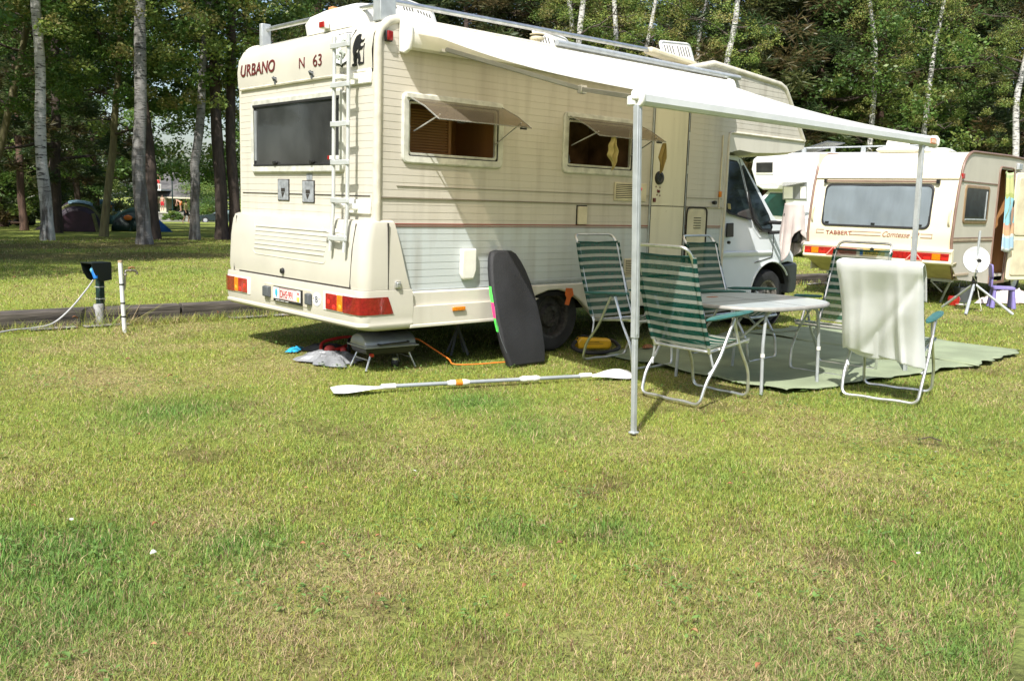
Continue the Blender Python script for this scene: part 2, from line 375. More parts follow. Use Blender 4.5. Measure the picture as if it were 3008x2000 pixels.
def make_ground():
    xs = np.concatenate([np.linspace(-400, -22, 22), np.arange(-20, 28, .2), np.linspace(28.5, 60, 40), np.linspace(70, 500, 24)])
    def ys_for(): return np.concatenate([np.linspace(-300, -12, 18), np.arange(-10, 22, .2), np.linspace(22.5, 110, 110), np.linspace(120, 600, 24)])
    ys = ys_for(); X, Y = np.meshgrid(xs, ys); nx, ny = len(xs), len(ys)
    x = X.ravel(); y = Y.ravel()
    # rows snap to the sleeper line so the step is clean
    k = np.argmin(np.abs(ys-3.6)); 
    Y2 = Y.copy(); sl_ = 3.83-.047*np.clip(X[0], -40, 60)
    Y2[k, :] = sl_+.05; Y2[k+1, :] = sl_+.075
    for j in range(k+2, k+8): Y2[j, :] = np.maximum(Y[j, :], sl_+.075+.08*(j-k-1))
    for j in range(k-8, k): Y2[j, :] = np.minimum(Y[j, :], sl_+.05-.08*(k-j))
    y = Y2.ravel(); z = tz_np(x, y)
    near = (np.abs(x) < 30) & (np.abs(y) < 22)
    z = z+np.where(near, (fbm(x*.8, y*.8, 5)-.5)*.03*np.clip((y-4.5)/3, 0, 1), 0)
    z = z-.012
    me = bpy.data.meshes.new('lawn'); v = np.stack([x, y, z], 1)
    idx = np.arange(nx*ny).reshape(ny, nx); q = np.stack([idx[:-1, :-1], idx[:-1, 1:], idx[1:, 1:], idx[1:, :-1]], -1).reshape(-1, 4)
    me.vertices.add(len(v)); me.vertices.foreach_set('co', v.ravel().astype(np.float32))
    me.loops.add(q.size); me.loops.foreach_set('vertex_index', q.ravel().astype(np.int32))
    me.polygons.add(len(q)); me.polygons.foreach_set('loop_start', np.arange(0, q.size, 4, dtype=np.int32)); me.update(calc_edges=True)
    l, s, b = lawn_fields(x, y)
    far = np.clip((y-8.5)/3, 0, 1)             # grey-brown earth with needles under the wood
    b = np.maximum(b, far*np.clip((fbm(x*.35, y*.6, 91)-.36)*4, 0, 1)*.85*(y < 19))
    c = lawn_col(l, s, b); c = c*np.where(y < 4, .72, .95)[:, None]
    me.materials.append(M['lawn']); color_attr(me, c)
    me.polygons.foreach_set('use_smooth', [True]*len(me.polygons))
    o = bpy.data.objects.new('lawn', me); COL.objects.link(o); tag(o, kind='structure'); return o
make_ground()

M['blade'] = attr_mat('grass_blades', rough=.55, trans=.35, spec=.25)
def inside_quad(x, y, q):
    ins = np.ones_like(x, bool)
    for i in range(len(q)):
        x0, y0 = q[i]; x1, y1 = q[(i+1) % len(q)]; ins &= ((x1-x0)*(y-y0)-(y1-y0)*(x-x0)) > 0
    return ins
MAT_A = [(2.12, -2.30), (4.79, -2.62), (4.80, -.12), (2.25, -.34)]
MAT_B = [(4.66, -2.66), (6.02, -2.56), (5.95, -.35), (4.62, -.20)]
def make_grass():
    rng = np.random.default_rng(3); Vs = []; Fs = []; Cs = []; off = 0
    cz = math.atan2(_f[1], _f[0])
    #  depth band, blades per m2, height, width
    bands = [(1.5, 3.2, 26000, .032, .0023), (3.2, 5., 15000, .034, .0030), (5., 7.5, 7500, .036, .0042), (7.5, 11., 3600, .038, .0058), (11, 17, 1500, .042, .009), (17, 26, 420, .05, .015)]
    for a, b, dens, H, W in bands:
        half = R(30.5); n = int(dens*half*(b*b-a*a))
        r = np.sqrt(rng.uniform(a*a, b*b, n)); th = cz+rng.uniform(-half, half, n)
        x = CAM[0]+r*np.cos(th); y = CAM[1]+r*np.sin(th)
        z = tz_np(x, y)-.012
        keep = ~(inside_quad(x, y, MAT_A) | inside_quad(x, y, MAT_B)) & (np.abs(y-(3.83-.047*x)) > .10)
        # worn thin and pale under the vehicle
        keep &= ~((x > .6) & (x < 5.9) & (y > .2) & (y < 2.0) & (rng.random(n) < .6))
        x, y, z = x[keep], y[keep], z[keep]; n = len(x)
        l, s, br = lawn_fields(x, y)
        br = np.maximum(br, np.clip((y-8.5)/3, 0, 1)*np.clip((fbm(x*.35, y*.6, 91)-.36)*4, 0, 1)*.9*(y < 19))
        keep = rng.random(n) > br*.75; x, y, z, l, s, br = x[keep], y[keep], z[keep], l[keep], s[keep], br[keep]; n = len(x)
        tuft = fbm(x*7, y*7, 5, 2)
        h = H*.80*(.45+.9*rng.random(n))*(.75+.5*l+.7*(tuft-.4))*(1-.35*s)
        # longer uncut grass along the sleepers and at post feet
        d_s = (3.83-.047*x)-y; edge = (d_s > 0) & (d_s < .35) & (rng.random(n) < .30+.6*np.clip((fbm(x*2.2+3, x*0+.5, 8)-.35)*4, 0, 1)); h = np.where(edge, .05+h*2.2, h)
        for px_, py_, rr_ in ((-.74, 3.84, .3), (-.77, 3.14, .22)):
            dd = np.hypot(x-px_, y-py_); h = np.where((dd < rr_) & (rng.random(n) < .55), h*3.0, h)
        dirn = rng.uniform(0, 2*PI, n); lean = rng.uniform(.1, 1.3, n)**1.0*h*(1+.8*s)
        wv = W*(.6+.8*rng.random(n)); fa = dirn+rng.normal(PI/2, .5, n)
        bx, by = np.cos(fa)*wv/2, np.sin(fa)*wv/2; lx, ly = np.cos(dirn)*lean, np.sin(dirn)*lean
        two = a < 5
        base1 = np.stack([x-bx, y-by, z], 1); base2 = np.stack([x+bx, y+by, z], 1); tip = np.stack([x+lx, y+ly, z+h*np.where(rng.random(n) < .22, .35, .92)], 1)
        straw_p = np.clip(.12+.55*s+.3*br, 0, 1); isst = rng.random(n) < straw_p
        c = lawn_col(l, s*.35, br*np.where(y > 8, .85, .3))*1.18; gv = rng.random((n, 1)); c = c*(.62+.75*gv); c[:, 0] *= (.76+.48*rng.random(n)); 
        st = np.array([.50, .39, .215])*(.5+.75*rng.random((n, 1))); c = np.where(isst[:, None], st, c)
        brn = rng.random(n) < (.055+.3*br+.08*s); c = np.where(brn[:, None], np.array([.20, .12, .06])*(.5+.8*rng.random((n, 1))), c)
        if two:
            m1 = np.stack([x+lx*.35-bx*.8, y+ly*.35-by*.8, z+h*.6], 1); m2 = np.stack([x+lx*.35+bx*.8, y+ly*.35+by*.8, z+h*.6], 1)
            V = np.stack([base1, base2, m2, m1, tip], 1).reshape(-1, 3); i = np.arange(n)*5+off
            F = np.stack([i, i+1, i+2, i, i+2, i+3, i+3, i+2, i+4], 1).reshape(-1, 3); C = np.repeat(c, 5, 0)
        else:
            V = np.stack([base1, base2, tip], 1).reshape(-1, 3); i = np.arange(n)*3+off; F = np.stack([i, i+1, i+2], 1); C = np.repeat(c, 3, 0)
        off += len(V); Vs.append(V); Fs.append(F); Cs.append(C)
    # small flat-leaved weeds (clover, plantain)
    n = 4200; r = np.sqrt(rng.uniform(2.4, 110, n)); th = cz+rng.uniform(-R(30), R(30), n); x = CAM[0]+r*np.cos(th); y = CAM[1]+r*np.sin(th)
    wn = fbm(x*1.7, y*1.7, 123, 3); ok = (wn > .60) & ~inside_quad(x, y, MAT_A) & ~inside_quad(x, y, MAT_B) & (y < 3.6); x, y = x[ok], y[ok]
    for k in range(5):
        n = len(x); xx = x+rng.normal(0, .03, n); yy = y+rng.normal(0, .03, n); z = .012+rng.random(n)*.018; s = .004+.007*rng.random(n)**2; a = rng.uniform(0, 2*PI, n); ti = rng.normal(0, .35, n)
        ca, sa = np.cos(a)*s, np.sin(a)*s
        V = np.stack([np.stack([xx-ca*1.6, yy-sa*1.6, z], 1), np.stack([xx+sa*.8, yy-ca*.8, z+s*.3], 1), np.stack([xx+ca*1.6, yy+sa*1.6, z+s*ti*2], 1), np.stack([xx-sa*.8, yy+ca*.8, z+s*.3], 1)], 1).reshape(-1, 3)
        i = np.arange(n)*4+off; F = np.stack([i, i+1, i+2, i, i+2, i+3], 1).reshape(-1, 3); C = np.repeat(np.array([.16, .27, .07])*(.7+.6*rng.random((n, 1))), 4, 0)
        off += len(V); Vs.append(V); Fs.append(F); Cs.append(C)
    V = np.concatenate(Vs).astype(np.float32); F = np.concatenate(Fs).astype(np.int32); C = np.concatenate(Cs)
    me = bpy.data.meshes.new('grass'); me.vertices.add(len(V)); me.vertices.foreach_set('co', V.ravel()); me.loops.add(F.size); me.loops.foreach_set('vertex_index', F.ravel())
    me.polygons.add(len(F)); me.polygons.foreach_set('loop_start', np.arange(0, F.size, 3, dtype=np.int32)); me.update(calc_edges=True)
    me.materials.append(M['blade']); color_attr(me, C); o = bpy.data.objects.new('grass', me); COL.objects.link(o)
    tag(o, 'short mown lawn grass, green with straw patches', 'grass', kind='stuff')
    print('grass faces', len(F))
make_grass()

# paving strip half buried at the foot of the sleepers
pv = MB()
for i in range(46):
    x0 = -7+i*.5; 
    if fbm(np.array([x0*.9]), np.array([3.3]), 4)[0] < .52: continue
    y0 = 3.63-.047*x0
    pv.add([(x0+.02, y0-.09, .006), (x0+.46, y0-.10, .006), (x0+.47, y0+.06, .006), (x0+.03, y0+.06, .006)], [(0, 1, 2, 3)])
M['slab'] = pbr('pale_paving', (.33, .31, .28), .9, dirt=.25, dscale=20)
tag(pv.build('path', 'slab', smooth=False), kind='structure')

# timber sleepers
M['timber'] = pbr('weathered_timber', (.125, .108, .09), .9, dirt=.40, dscale=9, stretch=(.18, 2.2, 2.2), bump=.9, bscale=30)
def sleeper(x0, x1, lab):
    mb = MB(); n = 8
    y0, y1 = 0, .13; rings = []
    for i in range(n+1):
        t = i/n; x = (x1-x0)*t; j = random.uniform(-.006, .006)
        rings.append([(x, y0+j, -.05), (x, y0+random.uniform(-.006, .004), .145+random.uniform(-.006, .005)), (x, y0+.02, .163+random.uniform(-.004, .004)), (x, y1, .165+random.uniform(-.004, .004)), (x, y1, -.05)])
    mb.loft(rings)
    o = mb.build('timber_sleeper', 'timber', bevel=.006, angle=30); a = math.atan2(-.047, 1)
    o.location = (x0, sleeper_y(x0)-.09, 0); o.rotation_euler = (0, 0, a)
    return tag(o, lab, 'sleeper', 'timber sleepers edging the lawn')
sx = [-4.55, -2.07, .05, 2.6, 5.1, 7.6, 10.05, 12.5, 15.2]
labs = ['weathered timber sleeper at far left, cut by the picture edge', 'long cracked timber sleeper behind the dark power post', 'timber sleeper running from the water tap to the motorhome corner', 'timber sleeper in the shadow behind the motorhome rear axle', 'timber sleeper behind the motorhome cab', 'timber sleeper beside the motorhome front wheel', 'weedy timber sleeper between the motorhome front bumper and the caravan', 'timber sleeper behind the cream caravan']
for i in range(8): sleeper(sx[i]+.012, sx[i+1]-.012, labs[i])

# road and far lawn stripe
M['asphalt'] = pbr('pale_asphalt', (.30, .29, .28), .9, dirt=.12, dscale=2)
rd = MB()
rp = [(-60, 88), (-10, 84), (20, 80), (60, 74), (120, 62)]
top = [(x, y+4.2, tz(x, y+4.2)+.03) for x, y in rp]; bot = [(x, y-.0, tz(x, y)+.03) for x, y in rp]
rd.loft([bot, top], closed=False, caps=False); tag(rd.build('road', 'asphalt', smooth=False), kind='structure')

# ================================================================== TREES
def bark_mat(name, base, mark, birch=True, rough_h=1.7):
    m, t = nmat(name); L = t.links.new; MATS[name] = m
    out = node(t, 'ShaderNodeOutputMaterial'); p = node(t, 'ShaderNodeBsdfPrincipled'); p.inputs['Roughness'].default_value = .85
    tc = node(t, 'ShaderNodeTexCoord')
    def noise(scale, sc_, det=6):
        mp = node(t, 'ShaderNodeMapping'); mp.inputs['Scale'].default_value = scale; L(tc.outputs['Object'], mp.inputs[0])
        n = node(t, 'ShaderNodeTexNoise'); n.inputs['Scale'].default_value = sc_; n.inputs['Detail'].default_value = det; n.inputs['Roughness'].default_value = .65; L(mp.outputs[0], n.inputs[0]); return n.outputs[0]
    def ramp(src, a, b, ca, cb):
        cr = node(t, 'ShaderNodeValToRGB'); e = cr.color_ramp.elements; e[0].position = a; e[1].position = b; e[0].color = (*ca, 1); e[1].color = (*cb, 1); L(src, cr.inputs[0]); return cr.outputs[0]
    if birch:
        f1 = noise((2.4, 2.4, 13.), 2.0); f2 = noise((5., 5., .9), 1.3)
        up_ = ramp(f1, .535, .60, base, mark); grey = ramp(noise((1, 1, 1), 3.), .3, .7, (1, 1, 1), (.72, .72, .70))
        mu = node(t, 'ShaderNodeMix', data_type='RGBA', blend_type='MULTIPLY'); mu.inputs[0].default_value = 1; L(up_, mu.inputs[6]); L(grey, mu.inputs[7])
        lo = ramp(f2, .43, .53, tuple(c*2.0 for c in mark), tuple(c*.8 for c in base))
        sp = node(t, 'ShaderNodeSeparateXYZ'); L(tc.outputs['Object'], sp.inputs[0]); mr = node(t, 'ShaderNodeMapRange'); mr.inputs[1].default_value = rough_h*.4; mr.inputs[2].default_value = rough_h; L(sp.outputs[2], mr.inputs[0])
        ad = node(t, 'ShaderNodeMath', operation='MULTIPLY_ADD'); ad.inputs[1].default_value = 1.6; ad.inputs[2].default_value = -.8; L(f1, ad.inputs[0]); a2 = node(t, 'ShaderNodeMath', operation='ADD', use_clamp=True); L(ad.outputs[0], a2.inputs[0]); L(mr.outputs[0], a2.inputs[1])
        mx = node(t, 'ShaderNodeMix', data_type='RGBA'); L(a2.outputs[0], mx.inputs[0]); L(lo, mx.inputs[6]); L(mu.outputs[2], mx.inputs[7]); L(mx.outputs[2], p.inputs['Base Color']); fac = f1
    else:
        fac = noise((9, 9, 1.4), 1.5); L(ramp(fac, .35, .68, base, mark), p.inputs['Base Color'])
    b = node(t, 'ShaderNodeBump'); b.inputs['Strength'].default_value = .8; b.inputs['Distance'].default_value = .03; L(fac, b.inputs['Height']); L(b.outputs[0], p.inputs['Normal'])
    L(p.outputs[0], out.inputs[0]); M[name] = m
bark_mat('birch_bark', (.58, .57, .53), (.045, .04, .035)); bark_mat('dark_bark', (.085, .06, .045), (.025, .018, .014), False)
bark_mat('pine_bark', (.13, .075, .05), (.05, .03, .022), False)
bark_mat('birch_rough', (.26, .25, .23), (.045, .04, .034), True, 3.6); bark_mat('twig_bark', (.10, .08, .06), (.04, .03, .025), False); bark_mat('mossy_bark', (.22, .20, .09), (.11, .09, .05), False)
M['leaf'] = attr_mat('foliage', rough=.45, trans=.38, spec=.35, objvar=.18)

def crown_mesh(name, centers, n_per, spread, size, cols, seed, droop=0., needle=False):
    """leaf-sized faces in clumps: centers (k,3), spread per clump"""
    rng = np.random.default_rng(seed); k = len(centers); N = k*n_per
    c = np.repeat(centers, n_per, 0); sp = np.repeat(spread, n_per, 0)
    p = rng.normal(0, 1, (N, 3)); p /= np.maximum(np.linalg.norm(p, axis=1, keepdims=True), .01); p *= rng.random((N, 1))**.45
    pos = c+p*sp*np.array([1, 1, .62]); pos[:, 2] -= droop*np.hypot(p[:, 0], p[:, 1])*sp[:, 0]
    s = size*(.6+.8*rng.random((N, 1)))
    d1 = rng.normal(0, 1, (N, 3)); d1[:, 2] *= .6; 
    if needle: d1 = p+rng.normal(0, .35, (N, 3)); d1[:, 2] *= .5
    d1 /= np.linalg.norm(d1, axis=1, keepdims=True)+1e-6
    d2 = np.cross(d1, rng.normal(0, 1, (N, 3))); d2 /= np.linalg.norm(d2, axis=1, keepdims=True)+1e-6
    L1, L2 = (1.5, .22) if needle else (.75, .42)
    V = np.stack([pos-d1*s*L1, pos+d2*s*L2-d1*s*.05, pos+d1*s*L1, pos-d2*s*L2-d1*s*.05], 1).reshape(-1, 3)
    me = bpy.data.meshes.new(name); me.vertices.add(len(V)); me.vertices.foreach_set('co', V.astype(np.float32).ravel())
    q = np.arange(4*N, dtype=np.int32); me.loops.add(4*N); me.loops.foreach_set('vertex_index', q); me.polygons.add(N); me.polygons.foreach_set('loop_start', np.arange(0, 4*N, 4, dtype=np.int32)); me.update(calc_edges=True)
    cols = np.array(cols); ci = cols[rng.integers(0, len(cols), k)]; cl = np.repeat(ci, n_per, 0)*(.7+.6*rng.random((N, 1)))
    cl[:, 0] *= .85+.4*rng.random(N); me.materials.append(M['leaf']); color_attr(me, np.repeat(cl, 4, 0)); return me
def centers(seed, k, h0, h1, rad, prof, hollow=.2):
    rng = np.random.default_rng(seed); z = rng.uniform(0, 1, k); a = rng.uniform(0, 2*PI, k); r = rad*prof(z)*(hollow+(1-hollow)*rng.random(k)**.6)
    return np.stack([np.cos(a)*r, np.sin(a)*r, h0+(h1-h0)*z], 1)
BG = [(.14, .24, .05), (.11, .20, .042), (.185, .26, .06), (.08, .15, .036)]
BIR = [(.19, .27, .06), (.13, .21, .045), (.23, .29, .07), (.25, .26, .08)]
PIN = [(.05, .088, .03), (.07, .105, .034), (.09, .11, .038), (.11, .095, .04)]
CROWNS = {}
def cr(kind, i):
    key = (kind, i)
    if key in CROWNS: return CROWNS[key]
    s = hash(kind) % 97 if False else {'birch': 3, 'broad': 17, 'pine': 31, 'fir': 43, 'low': 59}[kind]+i*7
    rng = np.random.default_rng(s)
    if kind == 'birch':
        c = centers(s, 85, 2.6, 11.5, 2.1, lambda z: .6+.6*np.sin(PI*z**.8)); sp = rng.uniform(.3, .62, (85, 1)); me = crown_mesh('crown', c, 150, sp, .06, BIR, s, .5)
    elif kind == 'broad':
        c = centers(s, 150, 1.7, 11.5, 3.4, lambda z: .55+.5*np.sin(PI*(.15+.8*z))); sp = rng.uniform(.45, .95, (150, 1)); me = crown_mesh('crown', c, 170, sp, .085, BG, s, .25)
    elif kind == 'pine':
        c = centers(s, 110, 2.4, 13, 3.1, lambda z: 1.0-.45*z, .1); sp = rng.uniform(.45, .9, (110, 1)); me = crown_mesh('crown', c, 170, sp*1.0, .095, PIN, s, .1, True)
    elif kind == 'fir':
        c = centers(s, 150, .6, 13, 3.1, lambda z: 1.03-.85*z, .15); sp = rng.uniform(.35, .8, (150, 1)); me = crown_mesh('crown', c, 150, sp, .10, PIN+[(.07, .10, .025)], s, .35, True)
    else:
        c = centers(s, 34, .5, 2.9, 1.9, lambda z: 1.0-.4*z, .1); sp = rng.uniform(.35, .75, (34, 1)); me = crown_mesh('crown', c, 190, sp, .07, BG, s, .1)
    CROWNS[key] = me; return me
def leaf_child(me, parent, rz=0., sc_=(1, 1, 1), loc=(0, 0, 0), label=None):
    o = bpy.data.objects.new('crown', me); COL.objects.link(o); o.parent = parent; o.rotation_euler = (0, 0, rz); o.scale = sc_; o.location = loc
    if label: o['label'] = label
    return o
def trunk_child(parent, path, r0, r1, bark, limbs=6, seed=0, flare=1.28, lz=(2.5, 9), llen=2.2, knots=True):
    """tapered, slightly wandering stem with limbs; path = points in the tree's own space"""
    rng = random.Random(seed); P = [Vector(p) for p in path]; H = P[-1].z
    def pos(z):
        for a, b in zip(P, P[1:]):
            if z <= b.z: t = (z-a.z)/(b.z-a.z); return a.lerp(b, t)
        return P[-1]
    N = 34; pts = []; rad = []
    for i in range(N+1):
        t = (i/N)**1.4; z = H*t; q = pos(z).copy(); q.x += .025*math.sin(z*1.7+seed)*min(1, z); q.y += .025*math.cos(z*1.3+seed*2)*min(1, z)
        pts.append(q); rr = r0+(r1-r0)*t; rr *= 1+(flare-1)*math.exp(-z/.22); rr *= 1+rng.uniform(-.05, .05); rad.append(rr)
    pts[0].z -= .15
    mb = MB().tube(pts, r0, 12, radii=rad); tk = mb.build('trunk', bark, parent, angle=60); mb = MB()
    for k in range(limbs):
        z = rng.uniform(*lz); a = rng.uniform(0, 2*PI); q = pos(z); L = llen*rng.uniform(.5, 1.1); up = rng.uniform(.1, .7); rr = (r0+(r1-r0)*(z/H))*.42
        lp = [q+Vector((math.cos(a+.15*j)*L*j/5, math.sin(a+.15*j)*L*j/5, up*L*j/5+rng.uniform(-.06, .06)*j-.02*j*j*L*.5)) for j in range(6)]
        mb.tube(lp, rr, 6, radii=[rr*(1-.16*j) for j in range(6)])
        for q2 in (2, 3, 4):
            b = a+rng.choice((-1, 1))*rng.uniform(.5, 1.1); l2 = L*.4
            mb.tube([lp[q2]+Vector((math.cos(b)*l2*j/3, math.sin(b)*l2*j/3, up*.6*l2*j/3+rng.uniform(-.04, .04))) for j in range(4)], rr*.4, 5, radii=[rr*.4*(1-.25*j) for j in range(4)])
    if limbs: mb.build('limbs', 'twig_bark' if 'birch' in bark else 'dark_bark', parent, angle=60)['kind'] = 'stuff'
    return tk
def path_from_px(pts, dep, H=12.):
    """stem line read off the photograph at one depth, continued upward; returns base and local path"""
    b = at(pts[0][0], dep) if pts[0][1] is None else None
    out = []
    base = at(pts[0][0], dep)
    for u, v in pts[1:]:
        r = ray(u, v); q = CAM+r*dep; out.append(Vector(q)-base)
    loc = [Vector((0, 0, 0))]+out; d = (loc[-1]-loc[-2]); d = d/max(d.z, .3)
    d.x = max(-.15, min(.15, d.x)); d.y = max(-.15, min(.15, d.y))
    while loc[-1].z < H: loc.append(loc[-1]+d*1.5)
    return base, loc
TN = {'birch': 'birch_tree', 'broad': 'broadleaf_tree', 'pine': 'pine_tree', 'fir': 'fir_tree'}
def tree(kind, pts, dep, r0, bark, label, crown=None, seed=0, csc=1., cz=0., H=12., group=None, limbs=6, lz=(2.5, 9), rtop=.4, llen=2.2):
    base, path = path_from_px(pts, dep, H)
    t = thing(TN[kind], label, 'tree', base, 0, group)
    trunk_child(t, path, r0, r0*rtop, bark, limbs, seed, lz=lz, llen=llen)
    if crown:
        top = path[-1]; mid = path[len(path)//2]
        leaf_child(cr(*crown), t, seed*1.3, (csc, csc, csc), (mid.x*.8, mid.y*.8, cz))
    return t
# the row of stems on the left lawn
tree('birch', [(133, None), (125, 500), (118, 250), (105, 0)], 21.3, .142, 'birch_bark', 'white-barked birch standing alone at the left, left of the dome tents', ('birch', 0), 1, 1., 2.2, limbs=5, lz=(6.5, 10))
tree('birch', [(420, None), (411, 500), (411, 365), (408, 215), (415, 0)], 20.8, .158, 'birch_rough', 'thick birch with peeling bark in front of the green and blue tent', ('birch', 1), 2, 1., 1.2, limbs=6, lz=(5.5, 10))
tree('birch', [(569, None), (577, 533), (570, 497), (590, 298), (613, 0)], 23.6, .125, 'birch_rough', 'slim spotted birch leaning right, left of the parked car', ('birch', 2), 3, 1., .8, limbs=6, lz=(4.0, 10))
tree('broad', [(448, None), (438, 500), (415, 232), (391, 0)], 23.4, .17, 'dark_bark', 'brown-barked trunk close behind the thick peeling birch', ('broad', 0), 4, .8, 2.2, limbs=6, lz=(3.5, 9))
tree('broad', [(300, None), (318, 533), (333, 430), (348, 232), (352, 0)], 24.8, .105, 'mossy_bark', 'slanting mossy green trunk between the two tents', ('broad', 1), 5, .85, 2.0, limbs=7, lz=(2.6, 9))
tree('broad', [(651, None), (647, 560), (640, 431), (630, 232), (618, 0)], 24.2, .165, 'dark_bark', 'dark thick trunk with a fork, just left of the motorhome', ('broad', 2), 6, .9, 2.4, limbs=7, lz=(3.5, 9))
tree('birch', [(688, None), (680, 431), (677, 232), (683, 0)], 24.3, .15, 'dark_bark', 'scaly dark trunk touching the motorhome rear edge in the picture', ('birch', 0), 7, 1.1, 1.4, limbs=6, lz=(4, 9))
tree('fir', [(160, None), (165, 500), (160, 250), (170, 0)], 29, .17, 'dark_bark', 'dark trunk right behind the white birch at the left', ('fir', 0), 8, .9, 1.1, limbs=8, lz=(1.8, 9))
tree('pine', [(66, None), (62, 540), (50, 400), (40, 100)], 33, .14, 'pine_bark', 'thin pale brown trunk near the sunbathers at the far left', ('fir', 1), 9, .9, 1.6, limbs=6, lz=(3, 9))
tree('broad', [(-40, None), (-20, 500), (20, 350), (60, 200)], 26, .12, 'mossy_bark', 'leaning stem entering at the far left picture edge', ('broad', 0), 10, .8, 2.2, limbs=6)
# birches and pines behind the vehicles
RB = [([(1668, None), (1681, 91), (1673, 0)], 33, .14, 'birch trunk behind the motorhome roof, left one of a close pair'),
      ([(1696, None), (1701, 99), (1713, 0)], 32, .16, 'birch trunk behind the motorhome roof, right one of a close pair'),
      ([(1810, None), (1808, 158), (1806, 24)], 33, .13, 'thin straight birch behind the mushroom roof vent'),
      ([(1885, None), (1898, 145), (1912, 90), (1922, 38)], 34, .11, 'crooked thin birch left of the raised roof hatch'),
      ([(2040, None), (2053, 126), (2074, 0)], 34, .10, 'thin birch right behind the raised roof hatch'),
      ([(2130, None), (2137, 176), (2156, 84), (2165, 0)], 32, .15, 'leaning birch with a dead forked branch above the cab bunk'),
      ([(2550, None), (2555, 446), (2568, 255), (2571, 128), (2555, 0)], 33, .115, 'birch rising behind the roof satellite dish'),
      ([(2690, None), (2711, 392), (2727, 287), (2746, 143), (2773, 0)], 33, .115, 'birch leaning right above the awning end'),
      ([(2975, None), (2982, 443), (2989, 287), (3006, 207)], 31, .13, 'grey birch at the right picture edge behind the caravan')]
for i, (p, dp, r_, lab) in enumerate(RB):
    tree('birch', p, dp, r_, 'birch_bark', lab, ('birch', i % 3), 20+i, .66, 2.0, limbs=8, lz=(3.5, 9), group='birches behind the vehicles')
RP = [([(2255, None), (2252, 138), (2255, 0)], 38, .14, 'pine_bark', 'reddish pine trunk half hidden by leaves above the cab bunk'),
      ([(2398, None), (2397, 417), (2408, 200), (2414, 0)], 35, .27, 'pine_bark', 'big furrowed pine trunk between the cab bunk and the caravan'),
      ([(2428, None), (2425, 380), (2436, 200), (2440, 0)], 37, .16, 'dark_bark', 'darker trunk tucked behind the big furrowed pine'),
      ([(1741, None), (1741, 80), (1744, 0)], 40, .13, 'pine_bark', 'reddish pine trunk right of the close pair of birches'),
      ([(1610, None), (1635, 90), (1660, 20)], 37, .12, 'pine_bark', 'pine trunk leaning right, left of the close pair of birches'),
      ([(1372, None), (1370, 20), (1372, -30)], 36, .15, 'dark_bark', 'dark pine trunk over the roof rail'),
      ([(2860, None), (2862, 400), (2850, 200), (2852, 0)], 40, .13, 'dark_bark', 'dark pine trunk behind the caravan roof hatch'),
      ([(2600, None), (2610, 200), (2605, 0)], 42, .15, 'dark_bark', 'dark pine trunk between the two leaning birches at right')]
for i, (p, dp, r_, bk, lab) in enumerate(RP):
    tree('pine', p, dp, r_, bk, lab, ('pine', i % 3), 40+i, 1., 1.0, limbs=12, lz=(3, 10), group='pines behind the vehicles', llen=3)
# the wood behind: rows of whole trees
rng = random.Random(5); k = 0
WOOD = []
for row, (dep, step) in enumerate(((38, 235), (46, 185), (56, 150))):
    u = -260+row*60
    while u < 3300:
        gap = 320 < u < 850
        if not (gap and row > 0): WOOD.append((u+rng.uniform(-45, 45), dep+rng.uniform(-3.5, 3.5), row))
        u += step
for u, dep, row in WOOD:
    kind = rng.choice(['broad', 'fir', 'fir', 'pine'] if u < 700 else ['pine', 'pine', 'fir', 'fir', 'pine', 'broad'])
    if 250 < u < 900: kind = 'broad'
    b = at(u, dep); t = thing(TN[kind], {'broad': 'tall broad-leaved tree in the dark wood beyond the campsite', 'fir': 'tall dark fir in the wood beyond the campsite', 'pine': 'tall pine in the wood beyond the campsite'}[kind], 'tree', b, 0, kind+' trees of the wood behind')
    s = rng.uniform(.95, 1.3); trunk_child(t, [(0, 0, 0), (rng.uniform(-.5, .5), rng.uniform(-.5, .5), 13)], rng.uniform(.13, .22), .06, rng.choice(['dark_bark', 'pine_bark']), 5, k, lz=(2, 9), llen=2.5)
    leaf_child(cr(kind, k % 3), t, rng.uniform(0, 6), (s, s, s), (0, 0, .1 if 250 < u < 900 else -.3 if kind != 'broad' else -.9)); k += 1
# bushes under the wood
for i, (u, dep) in enumerate([(-150, 36), (-60, 40), (35, 52), (-120, 50), (20, 52), (110, 55), (215, 56), (590, 105), (640, 98), (2290, 41), (2420, 42), (2560, 40), (2700, 41), (2860, 40), (3020, 39), (3140, 37), (1400, 44), (1600, 43), (1800, 43), (2000, 42), (2160, 42)]):
    t = thing('leafy_bush', 'leafy bush at the foot of the wood', 'bush', at(u, dep), 0, 'bushes at the foot of the wood'); s = (1.5 if dep > 90 else 1.15)*rng.uniform(.9, 1.2)
    leaf_child(cr('low', i % 2), t, rng.uniform(0, 6), (s*1.2, s*1.2, s))
# far wood, one mass
def far_wood():
    rng = np.random.default_rng(9); n = 1500; u = rng.uniform(-500, 3500, n); dep = rng.uniform(64, 84, n); dep = np.where(u < 760, rng.uniform(112, 135, n), dep)
    C = []
    for i in range(n):
        p = at(u[i], dep[i]); hmax = 15 if u[i] > 760 else (15 if u[i] < 300 or u[i] > 660 else 8.5); C.append((p.x, p.y, p.z+rng.uniform(0, hmax)))
    C = np.array(C); me = crown_mesh('far_wood', C, 70, rng.uniform(1.4, 3.2, (n, 1)), .32, [(.05, .085, .025), (.065, .10, .03), (.04, .07, .022)], 4)
    o = bpy.data.objects.new('far_wood', me); COL.objects.link(o); tag(o, 'dark distant wood closing the view', 'wood', kind='stuff')
far_wood()
